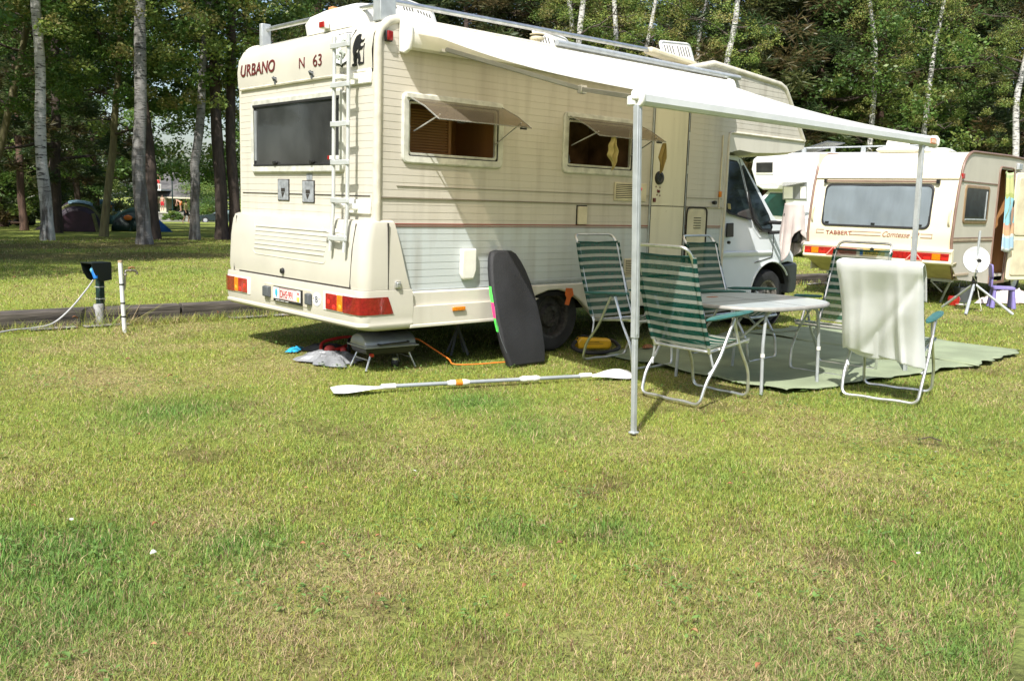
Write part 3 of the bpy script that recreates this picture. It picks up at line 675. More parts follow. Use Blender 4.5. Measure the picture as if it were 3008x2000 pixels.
# trees left of the picture whose shade lies over the lawn
for i, (x, y, kd) in enumerate([(-9.5, 7.2, 'broad'), (-5.2, 9.0, 'broad'), (-13, 5.5, 'fir'), (-7.8, 12.5, 'broad'), (-2.4, 11.6, 'broad'), (-3.8, 15.6, 'fir'), (-9.5, 17, 'broad'), (-1.2, 20.5, 'broad'), (-5, 24, 'fir'), (-3, 30, 'broad')]):
    t = thing(TN[kd], 'tree at the left edge of the lawn shading it', 'tree', (x, y, tz(x, y)), 0, 'shade trees left of the lawn')
    trunk_child(t, [(0, 0, 0), (.3, .2, 13)], .2, .07, 'dark_bark', 6, 70+i, lz=(4, 10)); leaf_child(cr(kd, i % 3), t, i, (1.0, 1.0, 1.0), (0, 0, 1.6))

# unseen trees added behind the camera for reflections and less sky fill
for i, (a_, d_, kd) in enumerate([(-178, 31, 'broad'), (-160, 34, 'fir'), (-148, 30, 'broad'), (-137, 36, 'pine'), (-125, 31, 'broad'), (-112, 33, 'fir'), (-100, 30, 'broad'), (-88, 34, 'broad'), (-76, 31, 'pine'), (-64, 33, 'broad'), (-52, 31, 'fir'), (-40, 34, 'broad'), (-27, 32, 'broad'), (-14, 36, 'pine')]):
    x, y = CAM[0]+d_*math.cos(R(a_)), CAM[1]+d_*math.sin(R(a_)); t = thing(TN[kd], 'unseen tree behind the camera, added for reflections', 'tree', (x, y, 0), 0, 'unseen trees added behind the camera')
    trunk_child(t, [(0, 0, 0), (.3, .2, 13)], .2, .07, 'dark_bark', 0, 90+i); leaf_child(cr(kd, i % 3), t, i, (1.1, 1.1, 1.1), (0, 0, -.4))
# ================================================================== MOTORHOME
MH = thing('motorhome', 'cream and white motorhome with its side awning rolled out', 'motorhome')
ZT = 2.655
def xr(z):
    """front and rear limits of the clad side wall at height z"""
    x0 = 0.02
    if z > 2.47: dz = min((z-2.47), .18); x0 = .02+.18-math.sqrt(max(0, .18**2-dz**2))
    if z > ZT: x0 = 3.52+(z-ZT)/(2.80-ZT)*.60
    x1 = 4.45
    if z >= 2.14:
        if z <= 2.70: x1 = 5.93-(z-2.14)/(2.70-2.14)*.44
        else: x1 = 5.49-(z-2.70)/(2.80-2.70)*1.2
    return x0, x1
HOLES = [(.285, 1.215, 1.675, 2.085), (2.015, 2.915, 1.675, 2.085)]
def clad_wall(z0, z1, step, holes, lip=.0017):
    mb = MB(); zs = []
    for a0, b0, n in ((z0, 2.14, 27), (2.14, z1, 12)):
        zs += [(a0+(b0-a0)*i/n, a0+(b0-a0)*(i+1)/n) for i in range(n)]
    dz = .0555
    for a, b in zs:
        # each plank: lower edge proud, upper edge tucked in, small shadowed return
        seg = [(a, -lip), (a+dz*.5, -lip*.6), (a+dz*.93, -.0002), (b, .001)]
        for (za, ya), (zb, yb) in zip(seg, seg[1:]):
            (X0, X1), (X0b, X1b) = xr(za+1e-4), xr(zb-1e-4)
            if zb > 2.46:
                if X1-X0 > 0: mb.add([(X0, ya, za), (X1, ya, za), (X1b, yb, zb), (X0b, yb, zb)], [(0, 1, 2, 3)])
                continue
            X1 = X1 if a < 2.14 else X1
            if za >= 2.14-1e-6 and X1 != X1b: mb.add([(X0, ya, za), (X1, ya, za), (X1b, yb, zb), (X0b, yb, zb)], [(0, 1, 2, 3)]); continue
            if X1 <= X0: continue
            cuts = [(X0, X1)]
            for hx0, hx1, hz0, hz1 in holes:
                if zb > hz0 and za < hz1:
                    cuts = [c for s_, e_ in cuts for c in ((s_, min(e_, hx0)), (max(s_, hx1), e_)) if c[1]-c[0] > 1e-4]
            for s_, e_ in cuts: mb.add([(s_, ya, za), (e_, ya, za), (e_, yb, zb), (s_, yb, zb)], [(0, 1, 2, 3)])
        X0, X1 = xr(a+.001)[0], xr(a+.0005)[1]
        if X1 > X0:
            cuts = [(X0, X1)]
            for hx0, hx1, hz0, hz1 in holes:
                if hz0 < a < hz1: cuts = [c for s_, e_ in cuts for c in ((s_, min(e_, hx0)), (max(s_, hx1), e_)) if c[1]-c[0] > 1e-4]
            for s_, e_ in cuts: mb.add([(s_, .003, a), (e_, .003, a), (e_, -lip, a), (s_, -lip, a)], [(0, 1, 2, 3)])
    return mb
wall = clad_wall(.63, 2.80, .0555, HOLES).build('side_wall', 'clad', MH, smooth=False, keepn=True, label='ribbed cream side wall, ochre in the awning shade')
# shell behind the skins: roof, far side, floor, front
sh = MB()
sh.box(.05, 4.42, 2.17, 2.19, .55, 2.62)
sh.box(.05, 4.42, .01, 2.18, .52, .56)
prof = [(-.015, 2.285), (-.022, 2.42), (-.005, 2.53), (.05, 2.615), (.13, 2.66), (.24, 2.672)]
rings = [[(x, y, z) for x, z in prof+[(3.50, 2.672), (4.12, 2.815), (5.38, 2.735), (5.50, 2.69)]] for y in (.012, .5, 1.1, 1.7, 2.188)]
sh2 = MB().loft(rings, closed=False, caps=False); sh2.build('roof', 'gelcoat', MH)
sh.build('shell', 'under', MH, smooth=False)
# front of the bunk
bf = MB(); nose = [(5.50, 2.69), (5.66, 2.52), (5.80, 2.35), (5.93, 2.16)]
bf.loft([[(x, y, z) for x, z in nose] for y in (.055, 2.145)], closed=False, caps=False)
bf.build('bunk_front', 'gelcoat', MH)
# moulded belly of the bunk, curving under and back to the cab roof
be = MB(); rg = []
for y, ins in ((.0, .0), (.02, .02), (.10, .08), (.6, .12), (1.6, .12), (2.10, .08), (2.18, .02), (2.2, 0)):
    rg.append([(4.46, y, 2.15), (5.945, y, 2.15), (5.965, y, 2.11), (5.94-ins*.3, y, 2.055-ins*.2), (5.75, y, 2.01-ins*.35), (5.35, y, 1.975-ins*.4), (4.93, y, 1.955-ins*.3), (4.66, y, 1.97+ins*.9), (4.52, y, 1.94+ins*.2), (4.46, y, 1.93)])
be.loft(rg); be.build('bunk_belly', 'gelcoat_dirty', MH, angle=50)
# perimeter mouldings
tr = MB(); r_ = .034
path = [(.03, .012, 1.15), (.03, .012, 2.47)]+[(.03+.19-.19*math.cos(a), .012, 2.47+.19*math.sin(a)) for a in [PI/2*k/8 for k in range(1, 9)]]+[(3.50, .012, 2.66), (4.12, .012, 2.805), (5.36, .012, 2.725)]+[(5.47, .012, 2.69), (5.53, .012, 2.63), (5.94, .012, 2.14)]
tr.tube(path, r_, 10); tr.build('corner_moulding', 'trim', MH, angle=60)
tr = MB(); path2 = [(x, 2.188, z) for x, y, z in path]
tr.tube(path2, r_, 10); tr.build('corner_moulding', 'trim', MH, angle=60)
tr = MB(); tr.tube(rnd_path([(4.455, -.004, .62), (4.455, -.004, 2.142), (5.95, -.004, 2.142)], .06), .014, 8); tr.tube([(4.40, -.002, .63), (4.40, -.002, 1.9)], .006, 6); tr.build('edge_moulding', 'trim', MH, angle=60)
# ---- rear wall
rw = MB(); n = 20; z0 = 1.165; dz = (2.262-z0)/n
for i in range(n):
    a = z0+i*dz; b = a+dz; y0, y1 = .012, 2.188
    rw.add([(-.0017, y0, a), (-.0017, y1, a), (-.0003, y1, a+dz*.93), (-.0003, y0, a+dz*.93), (.001, y1, b), (.001, y0, b)], [(0, 1, 2, 3), (3, 2, 4, 5)])
    rw.add([(.003, y0, a), (.003, y1, a), (-.0017, y1, a), (-.0017, y0, a)], [(0, 1, 2, 3)])
rw.build('rear_wall', 'clad_rear', MH, smooth=False, keepn=True)
q = MB(); q.tube([(-.012, .09, 2.272), (-.012, 2.15, 2.272)], .013, 8); q.build('rain_rail', 'trim', MH)
q = MB(); q.box(-.006, 0, .05, 2.15, 1.355, 1.362); q.build('panel_joint', 'gap', MH, smooth=False)
q = MB(); q.box(.01, 4.39, -.012, -.001, 1.345, 1.353); q.box(.2, 4.39, -.009, 0, 1.44, 1.443); q.build('panel_joint', pbr('joint_brown', (.22, .19, .13), .8), MH, smooth=False)  # thin dull-brown joint strips along the side
q = MB(); q.box(.19, 4.39, -.0075, -.001, 1.150, 1.158); q.box(.19, 4.39, -.0075, -.001, 1.134, 1.138); q.build('pinstripe', 'stripe', MH, smooth=False)
q = MB(); q.box(1.55, 4.44, -.012, 0, .645, .668); q.box(.33, 4.44, -.010, 0, .628, .640); q.build('skirt_rail', 'alu_m', MH, smooth=False)
# ---- moulded rear panel and bumper
def ring(z, xo, yo, xs, r=.09, flat=0.):
    """plan outline of the rear moulding, open towards the front"""
    pts = [(xs, yo)]; cx, cy = xo+r, yo+r
    pts += [(cx+r*math.cos(a), cy+r*math.sin(a)) for a in [-PI/2-PI/2*k/6 for k in range(7)]]
    pts += [(xo, 2.2-(cy+0)*1+.0) if False else (xo, .6), (xo, 1.6)]
    cy2 = 2.2-yo-r
    pts += [(cx+r*math.cos(a), cy2+r*math.sin(a)) for a in [PI-PI/2*k/6 for k in range(7)]]
    pts += [(xs, 2.2-yo), (.02, 2.2-yo-.03 if xs > .1 else 2.1), (.02, yo+.03)]
    return [(x, y, z) for x, y in pts]
pn = MB()
pn.loft([ring(1.175, -.02, .005, .14), ring(1.178, -.05, -.012, .155), ring(1.165, -.078, -.026, .165), ring(1.12, -.095, -.034, .18), ring(.98, -.115, -.040, .22), ring(.80, -.125, -.044, .265), ring(.70, -.128, -.046, .295), ring(.655, -.12, -.044, .31)])
pn.build('rear_panel', 'gelcoat', MH, angle=32)
# raised frame and louvres of the rear panel
lv = MB()
def xo_at(z): return -.095-(1.12-z)/.32*.030 if z > .8 else -.125
for i in range(6):
    z = 1.075-i*.038; y0 = .46+i*.012; y1 = 1.70
    lv.loft([[(xo_at(z)+.004, y, z-.010), (xo_at(z)-.010, y, z-.004), (xo_at(z)-.007, y, z+.006), (xo_at(z)+.004, y, z+.009)] for y in (y0, y1)])
lv.tube(rnd_path([(xo_at(1.11)+.004, 1.73, 1.12), (xo_at(.86)+.004, 1.73, .86), (xo_at(.84)+.002, 1.68, .83), (xo_at(.83)+.002, .50, .82), (xo_at(1.1)+.004, .42, 1.12)], .04), .008, 6)
lv.build('louvres', 'gelcoat', MH)
q = MB()
for y in (.10,): q.tube([(xo_at(1.15), y, 1.15), (-.118, y+.015, .95), (-.1285, y+.03, .66)], .0045, 5)
q.tube([(xo_at(1.15), 2.10, 1.15), (-.1285, 2.09, .66)], .004, 5)
q.box(-.122, .0, .13, 2.0, .640, .668); q.box(.10, .105, -.048, -.03, .66, 1.16)
q.build('panel_gap', 'gap', MH, smooth=False)
bp = MB()
bp.loft([ring(.652, -.135, -.046, .32), ring(.650, -.146, -.05, .325), ring(.615, -.150, -.052, .33), ring(.52, -.152, -.055, .335), ring(.44, -.150, -.055, .33), ring(.405, -.142, -.052, .33), ring(.395, -.155, -.056, .33), ring(.378, -.155, -.056, .33), ring(.355, -.12, -.045, .33), ring(.34, -.05, -.02, .33)])
bumper = bp.build('rear_bumper', 'gelcoat', MH, angle=32)
q = MB(); q.box(-.156, -.12, .66, 1.46, .445, .60); q.build('plate_recess', pbr('recess_cream', (.6, .56, .44), .5), bumper, bevel=.01, smooth=False)
for ya, yb in ((.645, .72), (1.33, 1.44)):
    q = MB(); q.loft([[(-.157, ya, .475), (-.157, yb, .475), (-.157, yb, .575), (-.157, ya, .575)], [(-.19, ya+.01, .485), (-.19, yb-.01, .485), (-.19, yb-.01, .568), (-.19, ya+.01, .568)]]); q.build('bumper_block', 'dgrey', bumper, bevel=.006)
pl = MB(); pl.box(-.172, -.158, .79, 1.26, .458, .585); plate = pl.build('number_plate', 'black', MH, smooth=False)
q = MB(); q.box(-.1755, -.172, .80, 1.255, .483, .578); q.build('plate_face', pbr('plate_white', (.78, .79, .76), .35), plate, smooth=False)
q = MB()
for a in ((.862, .865, .487, .576), (1.144, 1.147, .487, .576)): q.box(-.1768, -.1755, *a)
q.box(-.1768, -.1755, .862, 1.147, .487, .4895); q.box(-.1768, -.1755, .862, 1.147, .5735, .576); q.build('plate_border', pbr('plate_red', (.55, .02, .02), .4), plate, smooth=False)
RP_ = lambda x0, z0, xx: (lambda a, b, c: Vector((xx-c, x0-a, z0+b)))
text_mb('DHS·991', .088, RP_(1.137, .498, -.1765), 'plate_red', 'plate_number', plate, sx=.72)
text_mb('ROYAL CAMPING · MOTORHOMES' if False else '•••• ••••• · ••••••••• · ••••••••', .022, RP_(1.22, .461, -.1725), 'plastic_w', 'dealer_line', plate, sx=.9)
q = MB(); q.ball((-.1775, 1.20, .535), (.002, .02, .032)); q.box(-.1775, -.1755, 1.196, 1.204, .49, .55); q.build('tax_sticker', pbr('cyan_print', (.05, .45, .62), .4), plate)
q = MB(); q.ball((-.1775, .832, .553), (.002, .012, .012)); q.build('red_dot', 'plate_red', plate); q = MB(); q.box(-.1775, -.1755, .815, .85, .488, .525); q.build('yellow_mark', pbr('yellow_print', (.75, .6, .1), .4), plate, smooth=False)
# oval country sticker
q = MB(); q.lathe([(.001, -.0025), (.066, -.0025), (.066, 0)], (-.152, .575, .535), 'x', 28); o = q.build('country_sticker', pbr('sticker_white', (.8, .82, .84), .35), MH)
for v in o.data.vertices: v.co.z = .535+(v.co.z-.535)*.82
text_mb('B', .075, RP_(.597, .508, -.1548), 'ink', 'letter', o, sx=.95); text_mb('•', .05, RP_(.632, .522, -.1548), 'ochre', 'dot', o); text_mb('•', .05, RP_(.545, .522, -.1548), 'ambl', 'dot', o)
# ---- tail lights
def lens(mb, y0, y1, z0, z1, x0=-.1535, x1=-.1625): mb.box(x1, x0, y0, y1, z0, z1)
for side in (0, 1):
    f = (lambda a: a) if side == 0 else (lambda a: 2.2-a)
    q = MB(); base = None
    a, b = sorted((f(.03), f(.475))); lens(q, a, b, .462, .612, -.148, -.156); base = q.build('tail_light', 'plastic_w', MH, bevel=.008)
    for nm, (ya, yb), mt in (('red_lens', (.26, .425), 'redl'), ('amber_lens', (.185, .258), 'ambl')):
        a, b = sorted((f(ya), f(yb))); q = MB(); lens(q, a, b, .475, .600, -.156, -.166); q.build(nm, mt, base, bevel=.004)
    for ya, za, mt in ((.38, .535, 'redl'), (.30, .50, 'redl'), (.215, .51, 'ambl')):
        q = MB(); q.ball((-.163, f(ya), za), (.007, .026, .022)); q.build('bulb_bowl', pbr('bright_'+mt, (.85, .03, .02) if mt == 'redl' else (.95, .42, .03), .1, coat=.5), base)
    # wrap-round reflector panel
    q = MB(); yc = -.058
    ring_ = lambda z: [(-.160, .182, z), (-.162, .06, z), (-.156, -.0, z), (-.142, -.032, z), (-.11, -.053, z), (-.06, yc-.004, z), (.095+.05*(.60-z)/.13, yc-.003, z), (.09, yc+.02, z), (-.10, -.02, z), (-.13, .05, z), (-.14, .182, z)]
    rr = [[(x, f(y), z) for x, y, z in ring_(z)] for z in (.470, .478, .594, .602)]
    q.loft(rr); q.build('reflector', 'redl2', base, angle=30)
q = MB(); q.lathe([(.001, -.022), (.02, -.022), (.026, -.01), (.026, .0)], (-.128, 1.17, .715), 'x', 12); o = q.build('lock', 'black', MH)
# ---- rear window with frame
def place_rear(a, b, t): return (-t, a, b)
def place_side(a, b, t): return (a, -t, b)
fr = MB(); frame_mb(fr, .40, 1.935, 1.535, 2.165, .055, .05, place_rear, 0, .03); rwf = fr.build('rear_window', 'frame', MH, angle=30)
q = MB(); q.prism(rrect(.45, 1.885, 1.585, 2.115, .03), 'x', -.022, -.006)
for i in range(0): pass
q.build('pane', 'darkglass', rwf, angle=30)
q = MB(); q.box(-.034, -.022, .45, 1.885, 2.098, 2.118); q.tube([(-.026, .455, 1.60), (-.026, 1.88, 1.60)], .008, 6); q.tube([(-.026, 1.865, 1.60), (-.026, 1.865, 2.10)], .007, 6); q.build('seal', 'rubber', rwf, smooth=False)
for y in (1.47, .85):
    q = MB(); q.box(-.045, -.028, y-.035, y+.035, 1.612, 1.625); q.box(-.05, -.028, y-.008, y+.022, 1.606, 1.632); q.build('catch', 'black', rwf, bevel=.003)
q = MB(); q.box(-.036, -.022, 1.83, 1.845, 1.64, 2.07); q.build('inner_stay', 'alu_m', rwf, smooth=False)
q = MB(); q.box(-.0235, -.022, .60, .63, 1.635, 1.665); q.build('red_sticker', 'redl', rwf, smooth=False); q = MB(); q.box(-.0235, -.022, .46, .60, 1.635, 1.665); q.build('white_sticker', 'plastic_w', rwf, smooth=False)
# awning-rail clips over the rear window
for y in (1.47, .86):
    q = MB(); q.tube([(-.03, y-.02, 2.31), (-.05, y, 2.325), (-.03, y+.02, 2.31)], .007, 6); q.box(-.035, -.012, y-.004, y+.006, 2.27, 2.33); q.tube([(-.032, y+.015, 2.335), (-.04, y+.03, 2.33), (-.03, y+.02, 2.30)], .006, 6); q.build('clip', 'dgrey', MH)
# grey cover plates of the old bicycle carrier
M['duct'] = pbr('grey_duct_tape', (.33, .35, .37), .5, dirt=.2, dscale=25, bump=.4, bscale=40)
for y0, y1, z0, z1 in ((1.29, 1.47, 1.305, 1.475), (.87, 1.05, 1.295, 1.465)):
    q = MB(); q.box(-.008, 0, y0-.008, y1+.008, z0-.006, z1+.006); o = q.build('carrier_cover', 'gap', MH, smooth=False)
    q = MB(); q.box(-.012, -.008, y0, y1, z0, z1); q.build('tape', 'duct', o, bevel=.003, smooth=False)
    ym = (y0+y1)/2; q = MB(); q.box(-.0145, -.012, ym-.035, ym+.03, z0+.070, z0+.10); q.prism([(ym-.028, z0+.064), (ym+.028, z0+.064), (ym+.005, z0+.02)], 'x', -.014, -.012); q.build('slot', 'gap', o, smooth=False)
q = MB(); q.box(-.006, -.0045, .90, .99, 1.475, 1.53); q.build('tape', 'duct', MH, smooth=False)
# ---- ladder
ld = MB()
for y in (.375, .175): ld.tube([(-.155, y, .93), (-.125, y, 1.25), (-.115, y, 2.53)], .015, 10)
lad = ld.build('ladder', 'ladder', MH)
for z in (2.44, 2.155, 1.87, 1.585, 1.30, 1.015):
    x = -.118 if z > 1.25 else -.118-(1.25-z)*.09
    q = MB(); q.loft([[(x-.004, .405, z), (x-.024, .395, z), (x-.028, .275, z-.004), (x-.024, .155, z), (x-.004, .145, z), (x-.010, .275, z)], [(x-.004, .405, z+.038), (x-.024, .395, z+.038), (x-.028, .275, z+.034), (x-.024, .155, z+.038), (x-.004, .145, z+.038), (x-.010, .275, z+.038)]])
    q.build('rung', 'ladder', lad, bevel=.004, angle=50)
for z0 in (2.18, 1.22):
    q = MB(); q.box(-.022, 0, .03, .32, z0, z0+.11); q.box(-.12, -.02, .185, .205, z0+.03, z0+.08); q.box(-.12, -.02, .30, .365, z0+.035, z0+.075); q.build('bracket', 'plastic_w', lad, bevel=.01)
for y in (.20, .40):
    q = MB(); q.tube([(-.15, y-.02, 1.075), (-.17, y+.01, 1.085), (-.175, y+.05, 1.08), (-.165, y+.06, 1.10)], .009, 6); q.build('hook', 'plastic_w', lad)
# ---- writing on the back
def place_top(y0, z0):
    def f(a, b, c):
        z = z0+b; k = [p for p in prof]
        x = np.interp(z, [p[1] for p in prof], [p[0] for p in prof]); return Vector((x-.004-c, y0-a, z))
    return f
text_mb('URBANO', .142, place_top(2.125, 2.382), 'maroon', 'lettering', MH, sx=1.10, bold=.0025)
text_mb('N', .118, place_top(1.085, 2.37), 'maroon', 'lettering', MH, sx=1.2)
text_mb('63', .13, place_top(.855, 2.365), 'maroon', 'lettering', MH, sx=1.15)
# shield decal and black walking bear decal
def decal(poly, name, mt, y0, z0, h, off=.003, parent=MH, flip=1):
    vs = []; P = place_top(y0, z0); mb = MB(); n = len(poly)
    for p in poly: vs.append(P(p[0]*h*flip, p[1]*h, 0)+Vector((-off, 0, 0)))
    for p in poly: vs.append(P(p[0]*h*flip, p[1]*h, 0)+Vector((.004, 0, 0)))
    mb.add(vs, [tuple(range(n)), tuple(range(n, 2*n))[::-1]]+[(i, (i+1) % n, n+(i+1) % n, n+i) for i in range(n)])
    return mb.build(name, mt, parent, smooth=False)
shield = [(0, 1), (.1, .96), (.45, 1.0), (.8, .96), (.92, 1.02), (.86, .7), (.88, .35), (.82, .12), (.55, .06), (.45, 0), (.38, .06), (.08, .12), (.02, .35), (.06, .7)]
sh_o = decal(shield, 'shield_decal', 'ink', .545, 2.325, .265)
decal([(p[0]*.93+.03, p[1]*.93+.045) for p in shield], 'field', 'white', .545, 2.325, .265, .0045, sh_o)
for k_, (a, b) in enumerate([(.25, .62), (.6, .66), (.42, .45), (.5, .72), (.3, .3), (.55, .34)]):
    decal([(a+.09*math.cos(t)*(1+.5*math.cos(3*t+k_)), b+.06*math.sin(t)*(1+.4*math.sin(2*t+k_))) for t in [2*PI*i/14 for i in range(14)]], 'scrollwork', pbr('pale_sage', (.42, .46, .40), .5), .545, 2.325, .265, .006, sh_o)
bear = [(.30, 1.0), (.40, .99), (.47, .93), (.46, .84), (.52, .80), (.64, .78), (.70, .81), (.66, .74), (.52, .72), (.48, .66), (.52, .60), (.62, .58), (.68, .60), (.64, .50), (.50, .49), (.47, .44), (.50, .34), (.53, .22), (.50, .12), (.64, .10), (.66, .05), (.42, .03), (.38, .08), (.41, .20), (.36, .28), (.28, .18), (.32, .06), (.24, .0), (.10, .0), (.02, .04), (.06, .08), (.16, .10), (.12, .20), (.14, .32), (.10, .45), (.08, .60), (.10, .72), (.15, .84), (.20, .94)]
br_ = decal(bear, 'bear_decal', 'ink', .285, 2.315, .235)
decal([(.70, .66), (.74, .66), (.71, .06), (.67, .06)], 'walking_stick', 'ink', .285, 2.315, .235, .003, br_)
# ---- high marker lamp
q = MB(); q.box(.075, .135, -.03, -.002, 2.485, 2.565); o = q.build('marker_lamp', 'black', MH, bevel=.006); q = MB(); q.box(.08, .13, -.045, -.03, 2.49, 2.56); q.build('lens', 'redl2', o, bevel=.006)
# ---- side windows: frame, inner room, blinds, propped smoked flap
M['tan'] = pbr('tan_blind', (.30, .16, .07), .8, dirt=.2, dscale=4)
M['dim'] = pbr('dim_interior', (.26, .15, .08), .9, dirt=.3)
for wi, (x0, x1) in enumerate(((.24, 1.26), (1.965, 2.955))):
    fr = MB(); frame_mb(fr, x0, x1, 1.615, 2.145, .055, .05, place_side, 0, .022)
    fr.box(x0+.03, x1-.03, -.03, -.01, 2.105, 2.135); wf = fr.build('side_window', 'frame', MH, angle=30)
    q = MB(); frame_mb(q, x0+.045, x1-.045, 1.665, 2.095, .014, .035, place_side, -.01, .012); q.build('seal', 'rubber', wf)
    q = MB(); frame_mb(q, x0+.058, x1-.058, 1.678, 2.085, .02, .03, place_side, -.02, .004); q.build('inner_frame', 'frame', wf)
    # cupboard room behind
    q = MB(); q.box(x0, x1, .62, .64, 1.4, 2.3); q.box(x0-.02, x0, .01, .62, 1.4, 2.3); q.box(x1, x1+.02, .01, .62, 1.4, 2.3); q.box(x0, x1, .01, .62, 1.38, 1.4); q.box(x0, x1, .01, .62, 2.3, 2.32)
    q.build('interior', 'wood_in' if wi == 0 else 'dim', wf, smooth=False)
    if wi == 0:
        q = MB()
        for k_ in range(26): q.box(.44, .92, .30, .315, 1.50+k_*.022, 1.512+k_*.022)
        q.box(.42, .44, .29, .33, 1.4, 2.2); q.box(.92, .95, .29, .33, 1.4, 2.2); q.box(.26, .42, .31, .33, 1.4, 2.28); q.build('louvre_door', 'wood_in', wf, smooth=False)
    else:
        q = MB(); q.lathe([(.001, 1.5), (.035, 1.5), (.035, 1.72), (.03, 1.75), (.012, 1.80), (.012, 1.83), (.001, 1.83)], (2.17, .14, 0), n=16); q.build('water_bottle', sheer('clear_plastic', (.75, .8, .82), mixf=.3, face=(.5, .6, .65)), wf)
    # flap: hinged on top, propped out
    a = R(64); Lf = .40; hx0, hx1 = x0+.055, x1-.04; H0 = Vector((0, -.035, 2.105)); dv = Vector((0, -math.sin(a), -math.cos(a)))
    def fl(u_, v_): 
        p = H0+dv*Lf*v_; bow = .012*math.sin(PI*v_); return (hx0+(hx1-hx0)*u_, p.y-bow*.5, p.z+bow)
    q = MB().grid(fl, 8, 6); o = q.build('flap', 'smoke', wf)
    e0, e1 = Vector(fl(0, 1)), Vector(fl(1, 1)); q = MB(); q.tube([Vector(fl(0, 0)), Vector(fl(0, .5)), e0], .006, 6); q.tube([e0, e1], .005, 6); q.tube([e1, Vector(fl(1, .5)), Vector(fl(1, 0))], .005, 6); q.build('flap_edge', 'smoke_hi', o)
    for s_ in (.06, .94):
        q = MB(); p = Vector(fl(s_, .82)); q.tube([(hx0+(hx1-hx0)*s_, -.012, 1.86 if s_ < .5 else 1.80), p], .006, 6); q.build('stay', 'alu', wf)
        q = MB(); p = Vector(fl(s_ if s_ > .5 else .25, .9)); q.box(p.x-.03, p.x+.03, p.y-.012, p.y+.012, p.z-.035, p.z-.006); q.build('catch', 'black', o, bevel=.004)
# ---- vents, lockers, small fittings
def vent(x0, x1, z0, z1, nm, lab=None, slats=8, open_w=1.):
    q = MB(); q.box(x0, x1, -.014, -.001, z0, z1); o = q.build(nm, 'plastic_c', MH, bevel=.006, smooth=False, label=lab)
    q = MB(); q.box(x0+.02, x0+(x1-x0)*open_w-.02, -.0155, -.013, z0+.018, z1-.018); q.build('opening', 'gap', o, smooth=False)
    q = MB(); h = (z1-z0-.036)/slats
    for k_ in range(slats): q.box(x0+.02, x0+(x1-x0)*open_w-.02, -.021, -.014, z0+.018+k_*h, z0+.018+(k_+.55)*h)
    q.build('slats', 'plastic_c', o, smooth=False)
vent(2.67, 3.135, 1.385, 1.56, 'fridge_vent', open_w=.82); vent(2.86, 3.15, .655, .84, 'fridge_vent', slats=9)
q = MB(); q.prism([(.825, .96), (.98, .96), (.985, .78), (.955, .705), (.845, .705), (.82, .76)], 'y', -.045, -.002); q.build('socket_cover', 'plastic_w', MH, bevel=.016, seg=3)
q = MB(); q.box(2.185, 2.30, -.028, -.002, 1.16, 1.325); q.build('hatch_cover', 'plastic_c', MH, bevel=.008); q = MB(); q.box(2.175, 2.31, -.006, -.001, 1.15, 1.335); q.build('seal', 'gap', MH, smooth=False)
# entrance door
q = MB(); q.box(3.21, 3.74, -.012, -.002, .48, 2.30); door = q.build('entrance_door', streaked('door_skin', (.69, .65, .50), (.2, .17, .1), .5), MH, smooth=False)
q = MB()
for x in (3.195, 3.745): q.box(x-.008, x+.008, -.016, 0, .46, 2.34)
q.box(3.19, 3.75, -.016, 0, 2.32, 2.34); q.build('door_frame', 'alu_m', door, smooth=False)
q = MB()
for x in (3.205, 3.757, 3.735): q.box(x-.0035, x+.0035, -.018, 0, .46, 2.32)
q.build('door_gap', 'gap', door, smooth=False)
q = MB(); q.lathe([(.001, -.022), (.03, -.022), (.04, -.03), (.062, -.026), (.066, -.012)], (3.315, 0, 1.62), 'y', 24); q.build('porthole', 'black', door)
q = MB(); q.box(3.235, 3.265, -.03, -.01, 1.385, 1.425); q.lathe([(.001, -.03), (.014, -.03), (.014, -.01)], (3.31, 0, 1.49), 'y', 12); q.build('door_handle', 'maroon', door, bevel=.004)
for x_, z_ in ((3.275, 1.535), (3.335, 1.53), (3.30, 1.50), (3.295, 1.455), (3.34, 1.45)):
    q = MB(); q.lathe([(.001, -.0135), (.009, -.0135), (.009, -.011)], (x_, 0, z_), 'y', 8); q.build('old_screw_mark', 'maroon', door)
for z_ in (2.05, 1.72, 1.0): 
    q = MB(); q.tube([(3.745, -.02, z_-.04), (3.745, -.02, z_+.04)], .009, 8); q.build('hinge', 'alu_m', door)
# gas locker
q = MB(); q.prism([(3.80, .70), (3.80, 1.26), (3.82, 1.31), (3.87, 1.335), (4.05, 1.335), (4.10, 1.31), (4.12, 1.26), (4.12, .70)], 'y', -.012, -.002); lk = q.build('locker_door', 'plastic_c', MH, bevel=.006)
q = MB(); q.tube(rnd_path([(3.79, -.012, .70), (3.79, -.012, 1.345), (4.13, -.012, 1.345), (4.13, -.012, .70)], .06), .008, 6); q.build('seal', 'gap', lk)
q = MB()
for k_ in range(5): q.box(3.91, 4.03, -.016, -.012, 1.13+k_*.026, 1.138+k_*.026)
q.build('slots', 'gap', lk, smooth=False)
q = MB(); q.lathe([(.001, -.05), (.02, -.05), (.022, -.03), (.016, -.01)], (4.225, 0, 1.40), 'y', 12); q.build('tap_cap', 'black', MH)
q = MB(); q.tube([(4.335, -.012, 1.34), (4.335, -.012, 2.10)], .007, 6); q.tube([(4.15, -.01, 1.345), (4.44, -.01, 1.345)], .005, 5); q.build('drain_pipe', 'plastic_c', MH)
q = MB(); q.box(4.322, 4.35, -.03, -.005, 1.46, 1.52); q.build('marker_lamp', 'ambl', MH, bevel=.004)
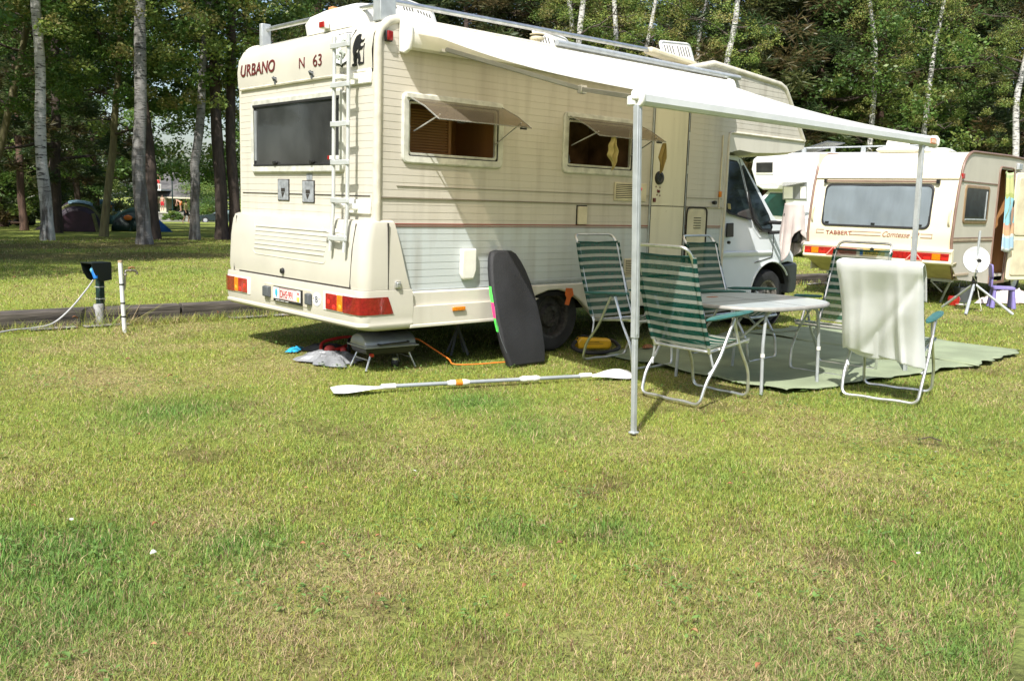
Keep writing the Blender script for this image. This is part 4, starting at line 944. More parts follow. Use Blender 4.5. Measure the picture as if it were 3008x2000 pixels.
# side marker on the skirt
q = MB(); q.box(.72, .85, -.072, -.055, .458, .492); q.build('side_marker', 'ambl', MH, bevel=.006)
q = MB(); q.prism([(2.04, .44), (2.09, .43), (2.115, .50), (2.15, .52), (2.13, .585), (2.05, .59), (2.04, .53), (2.06, .50)], 'y', -.037, -.032); q.build('orange_sticker', pbr('orange_sticker_paint', (.75, .16, .02), .5, dirt=.2), MH, smooth=False)
q = MB(); q.box(.16, .21, -.062, -.045, .665, .72); q.box(.17, .20, -.075, -.062, .67, .71); q.build('latch', 'alu', MH, bevel=.004)
# ---- skirts
def skirt(poly, y0, y1, nm, mt='gelcoat_dirty', bev=.012): 
    q = MB(); q.prism(poly, 'y', y0, y1); return q.build(nm, mt, MH, bevel=bev)
arch = [(1.48, .345), (1.56, .43), (1.68, .51), (1.82, .55), (1.96, .555), (2.10, .52), (2.24, .44), (2.36, .34), (2.44, .275), (2.52, .265)]
skirt([(.30, .628), (.30, .50)]+[(1.60, .50), (1.70, .54), (1.84, .575), (1.97, .578), (2.12, .54), (2.26, .46), (2.38, .36), (2.46, .29), (2.54, .28), (2.62, .36), (4.44, .38), (4.44, .628)], -.026, .03, 'side_skirt')
skirt([(.31, .515), (.31, .345)]+arch[:3]+[(1.70, .515)], -.052, .02, 'side_skirt')
skirt([(.31, .372), (.31, .345), (1.49, .345), (1.51, .372)], -.058, -.02, 'skirt_lip', bev=.006)
# wheels
def wheel(x, y0, r, nm, rimmat, sgn=-1, z=None, w_=.20):
    z = r if z is None else z
    wh = bpy.data.objects.new(nm, None)
    q = MB(); q.lathe([(r*.62, 0), (r*.80, -.012), (r*.93, -.004), (r, .03), (r, w_-.03), (r*.93, w_)], (x, y0, z), 'y', 36); t_ = q.build(nm, 'tyre', MH)
    q = MB(); q.lathe([(.001, .045), (r*.16, .045), (r*.18, .02), (r*.30, .025), (r*.36, .055), (r*.52, .06), (r*.56, .01), (r*.63, .0), (r*.63, .09)], (x, y0, z), 'y', 36); o = q.build('rim', rimmat, t_)
    q = MB()
    for k_ in range(5):
        a = 2*PI*k_/5+.3; q.lathe([(.001, .016), (.010, .016), (.010, .03)], (x+r*.24*math.cos(a), y0, z+r*.24*math.sin(a)), 'y', 8)
        q.ball((x+r*.46*math.cos(a+.6), y0+.062, z+r*.46*math.sin(a+.6)), (.022, .006, .022), 8, 5)
    q.build('wheel_bolts', 'black', t_)
    return t_
wheel(1.985, .06, .325, 'rear_wheel', 'rim_d'); wheel(5.60, .13, .325, 'front_wheel', 'rim')
wheel(1.985, 1.93, .325, 'rear_wheel', 'rim_d'); wheel(5.60, 1.87, .325, 'front_wheel', 'rim')
q = MB(); q.box(.05, 4.6, .22, 1.98, .36, .40); q.box(.4, .9, .3, 1.0, .26, .38); q.box(1.2, 1.6, .9, 1.7, .25, .38); q.box(1.9, 2.1, .2, 2.0, .26, .36); q.box(4.4, 5.6, .4, 1.8, .24, .40); q.box(1.45, 2.50, .26, .30, .36, .62); q.box(5.15, 6.0, .32, .36, .3, .8); q.build('chassis', 'under', MH, smooth=False)
# ---- cab
cabp = [(4.42, .40), (4.42, 1.93), (4.95, 1.93), (5.04, 1.90), (5.60, 1.27), (5.78, 1.16), (6.00, 1.05), (6.06, .92), (6.07, .72), (6.02, .72)]
arc_ = [(5.60+.415*math.cos(a), .345+.40*math.sin(a)) for a in [R(68)+R(112)*k/10 for k in range(11)]]
cp = MB(); ys = [(.16, .0), (.115, 1.), (.105, 1.)]
full = cabp[:-1]+[(5.95, .74)]+arc_+[(5.17, .40)]
def cabpt(p, y):
    x, z = p; k = max(0, z-1.15)*.16; return (x, y+(k if y < 1.1 else -k), z)
cp.loft([[cabpt(p, y) for p in full] for y in (.10, .55, 1.1, 1.65, 2.10)]); cab = cp.build('cab', 'cabwhite', MH, bevel=.02, seg=3, angle=30)
cq = lambda p, off: (p[0], .10+max(0, p[1]-1.15)*.16-off, p[1])
def cab_poly(poly, off0, off1, nm, mt, par, bev=0.):
    n_ = len(poly); mb = MB(); mb.add([cq(p, off1) for p in poly]+[cq(p, off0) for p in poly], [tuple(range(n_)), tuple(range(n_, 2*n_))[::-1]]+[(i, (i+1) % n_, n_+(i+1) % n_, n_+i) for i in range(n_)])
    return mb.build(nm, mt, par, bevel=bev, smooth=False)
dwin = [(4.665, 1.33), (4.63, 1.86), (4.70, 1.885), (4.93, 1.87), (4.975, 1.83), (5.145, 1.235), (5.13, 1.22), (4.73, 1.285)]
qwin = [(5.02, 1.82), (5.20, 1.215), (5.36, 1.10), (5.54, 1.10), (5.56, 1.15), (5.50, 1.28), (5.06, 1.83)]
o = cab_poly(dwin, -.01, .006, 'door_window', 'rubber', MH); cab_poly([(p[0]+(5.*.178+p[0]*.822-p[0])*.0+(4.87-p[0])*.055, p[1]+(1.56-p[1])*.055) for p in dwin], .006, .009, 'pane', 'cabglass', o)
o = cab_poly(qwin, -.01, .006, 'quarter_window', 'rubber', MH); cab_poly([(p[0]+(5.28-p[0])*.10, p[1]+(1.40-p[1])*.09) for p in qwin], .006, .009, 'pane', 'cabglass', o)
q = MB(); wsp = [(5.05, 1.885), (5.60, 1.275)]
q.add([(5.065, .27, 1.90), (5.065, 1.93, 1.90), (5.61, 1.98, 1.29), (5.61, .22, 1.29)], [(0, 1, 2, 3)]); q.build('windscreen', 'cabglass', MH, sol=.012)
q = MB(); dl = [(4.60, .42), (4.58, 1.89)]
for pts_ in ([(4.585, .45), (4.585, 1.90)], [(4.985, 1.89), (5.16, 1.22), (5.30, 1.09), (5.60, 1.09)], [(5.60, 1.09), (5.60, .80)], [(5.60, .80), (5.25, .74)]):
    q.tube([cq(p, .0005) for p in pts_], .0045, 5)
q.build('door_gap', 'gap', cab)
o = cab_poly([(4.66, 1.03), (4.66, 1.185), (4.79, 1.19), (4.795, 1.035)], -.01, .008, 'door_handle', 'black', MH, .01)
q = MB(); q.lathe([(.001, .075), (.016, .075), (.018, .1)], (4.70, 0, .975), 'y', 12); q.build('door_lock', 'black', MH)
q = MB(); q.loft([[cq((x, z), o_) for o_, z in ((.0, .875), (.012, .862), (.012, .845), (0, .82))] for x in (4.60, 5.2, 5.58)]); q.build('door_crease', 'cabwhite', cab)
q = MB(); q.prism([(5.83, .70), (6.09, .725), (6.13, .70), (6.14, .42), (6.10, .36), (5.96, .36), (5.985, .50), (5.93, .62)], 'y', .075, 2.125); q.build('front_bumper', 'dgrey', MH, bevel=.02, seg=3)
ar = MB(); ar.tube([(5.60+.42*math.cos(a), .098, .345+.405*math.sin(a)) for a in [R(35)+R(150)*k/16 for k in range(17)]], .012, 6); ar.build('arch_lip', 'cabwhite', cab)
ar = MB(); ar.lathe([(.40, 0), (.40, .5)], (5.60, .14, .345), 'y', 30); ar.build('wheel_well', 'under', cab)
# seats, steering wheel glimpsed are dark: handled by glass; pale window sticker
cab_poly([(4.69, 1.34), (4.69, 1.40), (4.745, 1.395), (4.745, 1.335)], .009, .0105, 'window_sticker', 'ochre', MH)
cab_poly([(4.88, 1.62), (4.93, 1.60), (5.04, 1.60), (4.99, 1.76), (4.955, 1.84), (4.90, 1.70)], .009, .0100, 'reflection_shield', pbr('grey_shade_panel', (.30, .32, .32), .4), MH) if False else None
mi = MB(); mi.tube([(5.50, .12, 1.20), (5.54, -.10, 1.20)], .022, 8); mi.tube([(5.52, .12, 1.08), (5.54, -.10, 1.10)], .02, 8); mo = mi.build('wing_mirror', 'black', MH)
q = MB(); q.prism(rrect(-.30, -.08, .98, 1.34, .05), 'x', 5.47, 5.57); q.build('mirror_head', 'black', mo, bevel=.02)
# ---- roof things: rails, posts, hatches
rl = MB(); rl.tube([(.17, .10, 2.80), (3.2, .10, 2.83)], .021, 10); rl.build('roof_rail', 'alu', MH)
rl = MB(); rl.tube([(3.2, .10, 2.83), (3.32, .10, 2.83)], .026, 10); rl.loft([[(3.18, .05, 2.80), (3.18, .16, 2.80), (3.18, .16, 2.86), (3.18, .05, 2.86)], [(3.9, .04, 2.74), (3.9, .20, 2.74), (3.9, .20, 2.80), (3.9, .04, 2.80)]]); rl.build('rail_end', 'plastic_c', MH, bevel=.02)
rl = MB(); rl.tube([(.17, .12, 2.785), (.17, 1.98, 2.805)], .021, 10); rl.build('roof_rail', 'alu', MH)
for (xa, xb, ya, yb, zb) in ((.07, .21, .04, .14, 2.845), (.11, .20, 1.97, 2.02, 2.85)):
    q = MB(); q.box(xa, xb, ya, yb, 2.64, zb); q.build('rail_post', 'alu_m', MH, bevel=.006)
q = MB(); q.tube([(1.82, -.035, 2.705), (4.52, -.035, 2.70)], .026, 12); q.build('rain_tube', 'alu_m', MH)
# domed skylight box at the back, brake lamp on it
q = MB()
dome = [[(x, y, z) for x, y in rrect(.10-i, .95+i, .40-i, 1.25+i, .12)] for i, z in ((0, 2.65), (.01, 2.74), (-.02, 2.80), (-.10, 2.85), (-.22, 2.875), (-.36, 2.88))]
q.loft(dome); q.build('skylight_dome', 'plastic_w', MH, angle=60)
q = MB(); q.box(.20, .42, .93, .99, 2.845, 2.872); q.build('orange_patch', pbr('faded_orange', (.72, .30, .12), .6), MH, bevel=.004)
q = MB(); q.box(.045, .085, .78, .86, 2.665, 2.72); o = q.build('brake_lamp', 'plastic_w', MH, bevel=.005); q = MB(); q.box(.032, .046, .785, .855, 2.67, 2.715); q.build('lens', 'redl', o, bevel=.004)
def hatch(x0, wx, z0, y0, h, ang, flipy=0., rows=1):
    a = R(ang); o0 = Vector((x0, y0, z0)); ex = Vector((math.cos(a), 0, math.sin(a)))  # panel tilts about the across axis
    ez = Vector((-math.sin(R(12)), .25, 1)).normalized()
    outl = rrect(0, wx, 0, h, .06)
    q = MB(); nrm = Vector((-.15, -1, .1)).normalized()
    P = lambda p, d: tuple(o0+ex*p[0]+ez*p[1]+nrm*d)
    q.loft([[P(p, -.012) for p in outl], [P(p, .012) for p in outl]]); ob = q.build('roof_hatch', 'plastic_w', MH, bevel=.008)
    q = MB(); frame = rrect(.02, wx-.02, .02, h-.02, .045); q.tube([P(p, .015) for p in frame], .006, 5, closed=True); q.build('rim', 'alu_m', ob)
    q = MB(); n_ = 10
    for k_ in range(n_):
        if k_ in (4,): continue
        xx = .07+(wx-.14)*k_/(n_-1)
        for za, zb in (((h*.42, h*.80),) if rows == 1 else ((h*.50, h*.84), (h*.08, h*.30))):
            q.add([P((xx-.007, za), .0135), P((xx+.007, za), .0135), P((xx+.007, zb), .0135), P((xx-.007, zb), .0135)], [(0, 1, 2, 3)])
    q.build('slots', 'gap', ob, smooth=False)
hatch(.80, .42, 2.70, .75, .36, -8); hatch(2.48, .52, 2.70, .85, .36, -6); hatch(4.40, .56, 2.84, .85, .34, 4, rows=2)
for x, y in ((2.42, .85),):
    q = MB(); q.lathe([(.03, 2.66), (.03, 2.90), (.07, 2.90), (.075, 2.915), (.05, 2.93), (.001, 2.93)], (x, y, 0), n=20); q.lathe([(.065, 2.94), (.075, 2.95), (.001, 2.965)], (x, y, 0), n=20); q.build('mushroom_vent', 'plastic_c', MH)
q = MB(); q.ball((3.85, .85, 2.86), (.13, .1, .07)); q.build('roof_cowl', 'plastic_c', MH)
# ================================================================== AWNING (a part of the motorhome)
AX0, AX1 = .235, 4.29
q = MB(); cs = [(-.004, 2.46), (-.05, 2.445), (-.115, 2.455), (-.135, 2.50), (-.135, 2.58), (-.11, 2.635), (-.06, 2.655), (-.004, 2.65)]
q.loft([[(x, y, z) for y, z in cs] for x in (AX0, AX1)]); aw = q.build('awning', 'plastic_w', MH, angle=30, label='white awning case with its fabric rolled out')
for x in (AX0-.03, AX1):
    q = MB(); q.prism([(-.003, 2.425), (-.07, 2.41), (-.13, 2.43), (-.15, 2.50), (-.15, 2.59), (-.12, 2.65), (-.06, 2.672), (-.003, 2.665)], 'x', x, x+.03); q.build('end_cap', 'plastic_w', aw, bevel=.01)
YF, ZF = -2.385, 1.945
def fab(u_, v_):
    x = .262+(4.205-.262)*u_; x += (-.085-.16*u_)*v_; y = -.148+(YF+.148)*v_; z = 2.585+(ZF+.04-2.585)*v_-.045*math.sin(PI*v_)*(1-.3*math.sin(PI*u_)); return (x, y, z)
q = MB().grid(fab, 40, 20); q.build('awning_fabric', 'fabric', aw)
q = MB(); cs = [(YF+.03, 1.915), (YF-.01, 1.902), (YF-.035, 1.905), (YF-.048, 1.925), (YF-.046, 1.962), (YF-.03, 1.985), (YF+.0, 1.988), (YF+.03, 1.975)]
q.loft([[(x, y, z) for y, z in cs] for x in (.17, 3.94)]); lr = q.build('lead_rail', pbr('rail_white', (.66, .68, .67), .35, dirt=.05), aw, angle=25)
for x, w_ in ((.145, .03), (3.935, .025)):
    q = MB(); q.prism([(YF+.035, 1.905), (YF-.01, 1.892), (YF-.04, 1.895), (YF-.056, 1.92), (YF-.054, 1.966), (YF-.032, 1.994), (YF+.01, 1.997), (YF+.036, 1.98)], 'x', x, x+w_); q.build('end_cap', 'plastic_w', aw, bevel=.008)
q = MB(); q.box(.125, .15, YF-.03, YF+.01, 1.93, 1.985); q.box(.13, .15, YF-.01, YF+.05, 1.90, 1.955); q.build('rail_joint', 'plastic_w', aw, bevel=.008)
q = MB(); q.box(3.80, 3.90, YF-.0505, YF-.044, 1.922, 1.966); o = q.build('maker_sticker', pbr('orange_label', (.72, .22, .06), .5), lr, smooth=False)
q = MB()
for k_ in range(5): q.box(3.81+k_*.013, 3.817+k_*.013, YF-.0525, YF-.0505, 1.93, 1.958)
q.box(3.88, 3.893, YF-.0525, YF-.0505, 1.926, 1.962); q.build('print', pbr('pale_print', (.7, .62, .5), .5), o, smooth=False)
# folding arms under the cloth
for p in ([(.54, -.10, 2.50), (1.36, -.80, 2.235), (.62, -2.34, 1.97)], [(3.9, -.10, 2.50), (3.0, -.80, 2.235), (3.7, -2.34, 1.97)]):
    q = MB()
    for a_, b_ in zip(p, p[1:]):
        a_, b_ = Vector(a_), Vector(b_); d_ = (b_-a_).normalized(); n_ = d_.cross(Vector((0, 0, 1))).normalized()*.014; k_ = Vector((0, 0, .034))
        q.loft([[c_+n_-k_*0, c_-n_-k_*0, c_-n_-k_, c_+n_-k_] for c_ in (a_, b_)])
    o = q.build('folding_arm', pbr('arm_grey', (.34, .35, .35), .5), aw, bevel=.004)
    for c_ in p[:2]:
        q = MB(); q.box(c_[0]-.03, c_[0]+.03, c_[1]-.025, c_[1]+.025, c_[2]-.05, c_[2]+.012); q.build('arm_joint', 'alu', aw, bevel=.006)
for xb_, xt_, kz_ in ((.262, .155, 1.44), (3.80, 3.72, 1.30)):
    xx = lambda z: xb_+(xt_-xb_)*z/1.9
    def bar(q, w_, d0, d1, z0, z1): q.loft([[(xx(z)-w_, YF+d0, z), (xx(z)+w_, YF+d0, z), (xx(z)+w_, YF+d1, z), (xx(z)-w_, YF+d1, z)] for z in (z0, z1)])
    q = MB(); bar(q, .019, -.032, .004, .58, 1.905); bar(q, .006, -.036, -.031, .60, 1.88); lg = q.build('support_leg', 'alu_m', aw, bevel=.004)
    q = MB(); bar(q, .014, -.028, 0, 0, .60); bar(q, .024, -.036, .008, 0, .012); q.build('inner_leg', 'alu_m', lg, bevel=.003)
    x = xx(kz_); q = MB(); q.lathe([(.001, .034), (.012, .034), (.014, .02), (.012, 0)], (x, YF-.014, kz_), 'x', 10); q.build('red_knob', pbr('red_knob_plastic', (.7, .02, .03), .35), lg)
# ================================================================== CAMPING FURNITURE
def make_chair(name, label, loc, rz, kz=1., sl=.33):
    """folding tube chair; local +y is where the sitter faces"""
    t = thing(name, label, 'chair', loc, rz, 'striped folding chairs round the table')
    W2 = .245; r = .0115; yb = -.20; Z = lambda z: .40+(z-.40)*kz
    # back frame: up both sides, bent head loop
    def bk(z): return yb-(z-.40)*sl-(.02*math.sin((z-.4)/.7*PI))
    pts = [(-W2, yb+.02, .36), (-W2, bk(.55), Z(.55)), (-W2, bk(.85), Z(.85)), (-W2+.005, bk(1.0), Z(1.0)), (-W2+.01, bk(1.0)-.07, Z(1.085)), (W2-.01, bk(1.0)-.07, Z(1.085)), (W2-.005, bk(1.0), Z(1.0)), (W2, bk(.85), Z(.85)), (W2, bk(.55), Z(.55)), (W2, yb+.02, .36)]
    MB().tube(rnd_path(pts, .07, 6), r, 8).build('back_frame', 'alu', t)
    # back cloth with uv stripes
    def bc(u_, v_):
        z = .40+.62*v_; x = (u_-.5)*2*(W2+.006); sag = .028*math.sin(PI*u_)*(.5+.5*math.sin(PI*v_)); return (x, bk(z)-sag*.9, Z(z)-.012*math.sin(PI*u_)*(.5-v_))
    MB().grid(bc, 12, 20, uvfn=lambda a, b: (a, b*10.0+.1)).build('backrest', 'stripes', t)
    for s_ in (-1, 1):
        MB().grid(lambda a, b: (s_*(W2+.004)+.016*math.cos(PI*(2*a))*1.0, bk(.40+.62*b)+.016*math.sin(2*PI*a), Z(.40+.62*b)), 8, 16, uvfn=lambda a, b: (a, b*10.0+.1)).build('side_hem', 'stripes', t)
    MB().tube([(-W2, bk(1.02)+.0, Z(1.022)), (0, bk(1.02)-.02, Z(1.016)), (W2, bk(1.02), Z(1.022))], .008, 6).build('top_hem', pbr('green_hem', (.01, .07, .055), .8), t)
    # seat
    ys0, ys1 = -.19, .25
    MB().tube(rnd_path([(-W2, ys1, .425), (-W2, ys0, .372), (W2, ys0, .372), (W2, ys1, .425)], .05, 5), r, 8).build('seat_frame', 'alu', t)
    MB().tube(rnd_path([(-W2, ys1-.05, .42), (-W2+.01, ys1+.03, .405), (W2-.01, ys1+.03, .405), (W2, ys1-.05, .42)], .05, 5), r, 8).build('seat_frame', 'alu', t)
    MB().grid(lambda a, b: ((a-.5)*2*(W2+.012), ys0+.02+(ys1-ys0)*b, .375+.055*b+.010-.045*math.sin(PI*a)*(.6+.4*math.sin(PI*b))), 12, 12, uvfn=lambda a, b: (a, b*7.5)).build('seat', 'stripes', t)
    # armrests
    for s_ in (-1, 1):
        x = s_*(W2+.03)
        q = MB(); ring_ = []
        for j in range(9):
            v_ = j/8; y = -.27+.50*v_; z = .600+.035*v_; ww = .020+.014*math.sin(PI*min(1, v_*1.1))+(.006 if v_ > .6 else 0); hh = .012
            if j in (0, 8): ww *= .5; hh *= .5
            ring_.append([(x-ww, y, z), (x-ww*.8, y, z+hh), (x+ww*.8, y, z+hh), (x+ww, y, z), (x+ww*.7, y, z-hh), (x-ww*.7, y, z-hh)])
        q.loft(ring_); q.build('armrest', 'green_pl', t, angle=50)
    # legs: two U frames hung from the armrests
    xo = W2+.028
    ap = (.035, .595)
    rear = [(-xo, ap[0], ap[1]), (-xo, -.10, .33), (-xo, -.235, .17), (-xo+.01, -.285, .012), (-xo*.4, -.280, .020), (0, -.283, .012), (xo*.4, -.280, .020), (xo-.01, -.285, .012), (xo, -.235, .17), (xo, -.10, .33), (xo, ap[0], ap[1])]
    front = [(-xo+.025, ap[0]+.02, ap[1]), (-xo+.025, .15, .38), (-xo+.02, .265, .20), (-xo+.025, .285, .012), (-xo*.4, .280, .020), (0, .283, .012), (xo*.4, .280, .020), (xo-.025, .285, .012), (xo-.02, .265, .20), (xo-.025, .15, .38), (xo-.025, ap[0]+.02, ap[1])]
    MB().tube(rnd_path(rear, .06, 5), r, 8).build('leg_frame', 'alu', t)
    MB().tube(rnd_path(front, .06, 5), r, 8).build('leg_frame', 'alu', t)
    for s_ in (-1, 1): MB().tube([(s_*W2, ys0+.01, .372), (s_*(xo), -.165, .26), (s_*(xo-.02), -.19, .22)], .008, 6).build('brace', 'alu_m', t)
    return t
# facing +X means rz=-90deg ; facing -Y means 180deg ; facing -X means +90deg
make_chair('folding_chair', 'green and white striped chair in front, nearest the awning leg, seen from behind', (1.47, -1.945, 0), R(-92))
make_chair('folding_chair', 'striped chair at the left, beside the black bodyboard and motorhome rear wheel', (2.10, -.755, 0), R(178))
make_chair('folding_chair', 'striped chair behind the table, in front of the cab door', (3.22, -1.07, 0), R(184))
make_chair('folding_chair', 'striped chair at the far right end of the table, half behind the towel', (3.36, -1.97, 0), R(94))
TC = (2.75, -2.76, 0); TR = R(-77)
make_chair('folding_chair', 'chair covered by the white towel at the right', TC, TR, .85, .42)
# ---- towel over the chair back
def towel_fn(u_, v_):
    # u along width, v from the front bottom over the top down the back
    x = (u_-.5)*.59
    L = v_*.92; fold = .26
    TP = 1.01
    def bk(z): return -.20-(.40+(z-.40)/.85-.40)*.42
    sidew = max(0, abs(x)-.262)
    if L < fold: z = TP-(fold-L); y = bk(z)+.045
    else:
        d = L-fold; z = TP-d; y = bk(z)-.085*math.exp(-d*1.2)-.02
    if abs(L-fold) < .05: t = (L-fold)/.05; y = bk(TP)-.055-.065*t; z = TP+.016*math.cos(t*PI/2)
    z -= sidew*.55*(1 if L > fold else .6); y += sidew*1.6*(1 if L > fold else 0)*min(1, (L-fold)*8 if L > fold else 0)
    d = max(0, L-fold)
    y -= .016*math.sin(u_*9.5+.6)*min(1, d*3)+.010*math.sin(u_*21+d*4)*min(1, d*2.5)+.006*math.sin(u_*5+d*14)*min(1, d*4)
    x += .012*math.sin(d*6+u_*3)*min(1, d*2); z += .012*math.sin(u_*13)*max(0, d-.55)*2
    z += -.22*(u_-.1)*max(0, d-.2)
    y -= (.030*math.exp(-((u_-.70-.03*d)/.03)**2)-.018*math.exp(-((u_-.62-.03*d)/.05)**2)+.016*math.exp(-((u_-.30+.08*d)/.035)**2)+.012*math.exp(-((u_-.12)/.03)**2))*min(1, d*2.2)
    y += .010*math.exp(-((u_*.8+d-.85)/.05)**2)+.006*math.sin(u_*34+d*9)*min(1, d)
    if x > .2: x = .2+(x-.2)*(.75)
    return (x, y, z)
tw = thing('towel', 'large white towel draped over the back of a folding chair', 'towel', TC, TR)
MB().grid(towel_fn, 44, 56).build('cloth', 'towel', tw, sol=.007, sub=1)
def towel_in(u_, v_):
    x = -.27+.5*u_; d = .60*v_; z = .95-d-.03*math.sin(u_*3)-.05*u_*v_*1.5; y = -.20-(z-.40)/.85*.42-.035-.012*math.sin(u_*15+1); return (x, y, z-.02*math.sin(u_*7))
MB().grid(towel_in, 30, 24).build('under_layer', 'towel', tw, sol=.006, sub=1)
# ---- table
def tmat():
    m, t = nmat('table_laminate'); L = t.links.new; out = node(t, 'ShaderNodeOutputMaterial'); p = node(t, 'ShaderNodeBsdfPrincipled'); p.inputs['Roughness'].default_value = .3
    tc = node(t, 'ShaderNodeTexCoord'); n = node(t, 'ShaderNodeTexNoise'); n.inputs['Scale'].default_value = 5; n.inputs['Detail'].default_value = 3; L(tc.outputs['Object'], n.inputs[0])
    cr_ = node(t, 'ShaderNodeValToRGB'); e = cr_.color_ramp.elements; e[0].position = .3; e[1].position = .7; e[0].color = (.33, .38, .40, 1); e[1].color = (.40, .45, .46, 1); L(n.outputs[0], cr_.inputs[0]); L(cr_.outputs[0], p.inputs['Base Color']); L(p.outputs[0], out.inputs[0]); return m
M['laminate'] = tmat()
tb = thing('camping_table', 'grey oval camping table amid the striped chairs', 'table', (2.32, -1.80, 0), R(-3))
def sup(a, b, n=40, e=2.7): return [(a*math.copysign(abs(math.cos(t))**(2/e), math.cos(t)), b*math.copysign(abs(math.sin(t))**(2/e), math.sin(t))) for t in [2*PI*k/n for k in range(n)]]
q = MB(); o1 = sup(.62, .50); q.loft([[(x, y, .622) for x, y in sup(.605, .485)], [(x, y, .645) for x, y in sup(.61, .49)]]); top = q.build('tabletop', 'laminate', tb, angle=40)
q = MB(); q.loft([[(x*s_, y*s_, z) for x, y in o1] for s_, z in ((.955, .616), (1.0, .617), (1.008, .626), (1.002, .640), (.985, .6455))], caps=False); q.build('rim', pbr('table_rim', (.34, .33, .30), .5, dirt=.12, dscale=12), top, angle=60)
q = MB(); q.box(-.003, .003, -.485, .485, .6452, .6458); q.box(-.60, .60, -.003, .003, .6452, .6458); q.build('split_line', 'gap', top, smooth=False)
q = MB(); q.ball((-.15, .26, .647), (.07, .03, .002)); q.build('rust_stain', pbr('rusty_mark', (.35, .14, .07), .6), top)
for sx_ in (-1, 1):
    for sy_ in (-1, 1):
        q = MB(); q.tube(rnd_path([(sx_*.20, sy_*.34, .61), (sx_*.33, sy_*.385, .60), (sx_*.36, sy_*.395, .36), (sx_*.36, sy_*.41, 0)], .05), .0125, 8); lg = q.build('leg', 'alu_m', tb)
        q = MB(); q.tube([(sx_*.36, sy_*.40, .30), (sx_*.36, sy_*.40, .275)], .0165, 8); q.build('leg_collar', 'plastic_w', lg)
for sx_ in (-1, 1):
    q = MB(); q.tube([(sx_*.26, -.37, .60), (sx_*.36, -.2, .40), (sx_*.36, -.0, .36), (sx_*.36, .2, .40), (sx_*.26, .37, .60)], .009, 6); q.build('brace', 'alu_m', tb)
# ---- groundsheets
def sheet(poly, z, nm, lab, seed):
    x0, y0 = poly[0]; q = MB()
    def fn(u_, v_):
        a = Vector((*poly[0], 0)).lerp(Vector((*poly[1], 0)), u_); b = Vector((*poly[3], 0)).lerp(Vector((*poly[2], 0)), u_); p = a.lerp(b, v_)
        e = (.022*math.sin(u_*23+seed)+.014*math.sin(u_*51)) if v_ in (0, 1) else 0
        zz = z+.007*float(fbm(np.array([p.x*2.3]), np.array([p.y*2.3]), seed)[0])+.004*float(fbm(np.array([p.x*9.]), np.array([p.y*4.]), seed+3)[0])
        if min(u_, v_, 1-u_, 1-v_) < .001: zz = z-.004+max(0, .02*math.sin(u_*17+v_*11+seed))
        return (p.x+(.02*math.sin(v_*19+seed) if u_ in (0, 1) else 0), p.y+e, zz)
    q.grid(fn, 44, 34); o = q.build(nm, 'mat_g', sol=.004); return tag(o, lab, 'groundsheet', 'green groundsheets')
sheet(MAT_A, .016, 'groundsheet', 'larger faded green groundsheet under the table and chairs', 1)
sheet(MAT_B, .028, 'groundsheet', 'second green groundsheet lapped over the first at the right end', 5)
q = MB(); q.tube([(2.0, -.95, .03), (3.1, -.98, .031), (4.0, -.85, .031), (4.78, -.90, .031)], .006, 6, sy=1.5); 
# ---- bodyboard leaning on the motorhome
bb = thing('bodyboard', 'black bodyboard standing on end against the motorhome', 'bodyboard', (1.31, -.335, 0), R(0))
outl = [(-.205, 0), (.205, -.0), (.24, .12), (.256, .30), (.248, .50), (.218, .68), (.18, .79), (.14, .87), (.10, .925), (.05, .952), (-.12, .958), (-.17, .945), (-.20, .89), (-.222, .80), (-.245, .62), (-.25, .40), (-.24, .15)]
outl = [(p.x, p.y) for p in [Vector((a, b, 0)) for a, b in [(q_[0]*.98, q_[1]) for q_ in outl]]]
tl = .30   # lean
def bbp(x, z, d): yy = z*tl*.94+.0; return (x+.10*(z/.95)*-.15, yy+d+.02*math.sin(z*2.2), z*.985)
q = MB(); q.loft([[bbp(x*.93, .02+z*.965, -.028) for x, z in outl], [bbp(x, z, -.008) for x, z in outl], [bbp(x, z, .022) for x, z in outl], [bbp(x*.97, .01+z*.98, .035) for x, z in outl]])
M['foam'] = pbr('black_foam', (.020, .021, .024), .7, dirt=.3, dscale=3, bump=.35, bscale=60)
q.build('board', 'foam', bb, bevel=.008, angle=50)
for za, zb, mt_, col in ((.53, .66, 'neon_green_edge', (.10, .80, .10)), (.40, .53, 'neon_pink_edge', (.85, .05, .22)), (.29, .40, 'neon_green_edge', (.10, .80, .10))):
    def ex(z): return float(np.interp(z, [0, .15, .40, .62, .80, .90], [-.2009, -.2352, -.245, -.2401, -.2107, -.1764]))
    q = MB(); q.loft([[(bbp(ex(z)-.004, z, 0)[0], bbp(0, z, d)[1], bbp(0, z, 0)[2]) for d in (-.006, .022)]+[(bbp(ex(z)+.012, z, 0)[0], bbp(0, z, d)[1], bbp(0, z, 0)[2]) for d in (.026, -.012)] for z in (za, (za+zb)/2, zb)])
    q.build('edge_strip', pbr(mt_, col, .5, dirt=.05), bb)
q = MB(); q.tube([bbp(-.245, .50, -.02), bbp(-.27, .36, -.03), bbp(-.25, .22, -.03), bbp(-.22, .12, -.03)], .003, 5); q.build('leash', 'dgrey', bb)
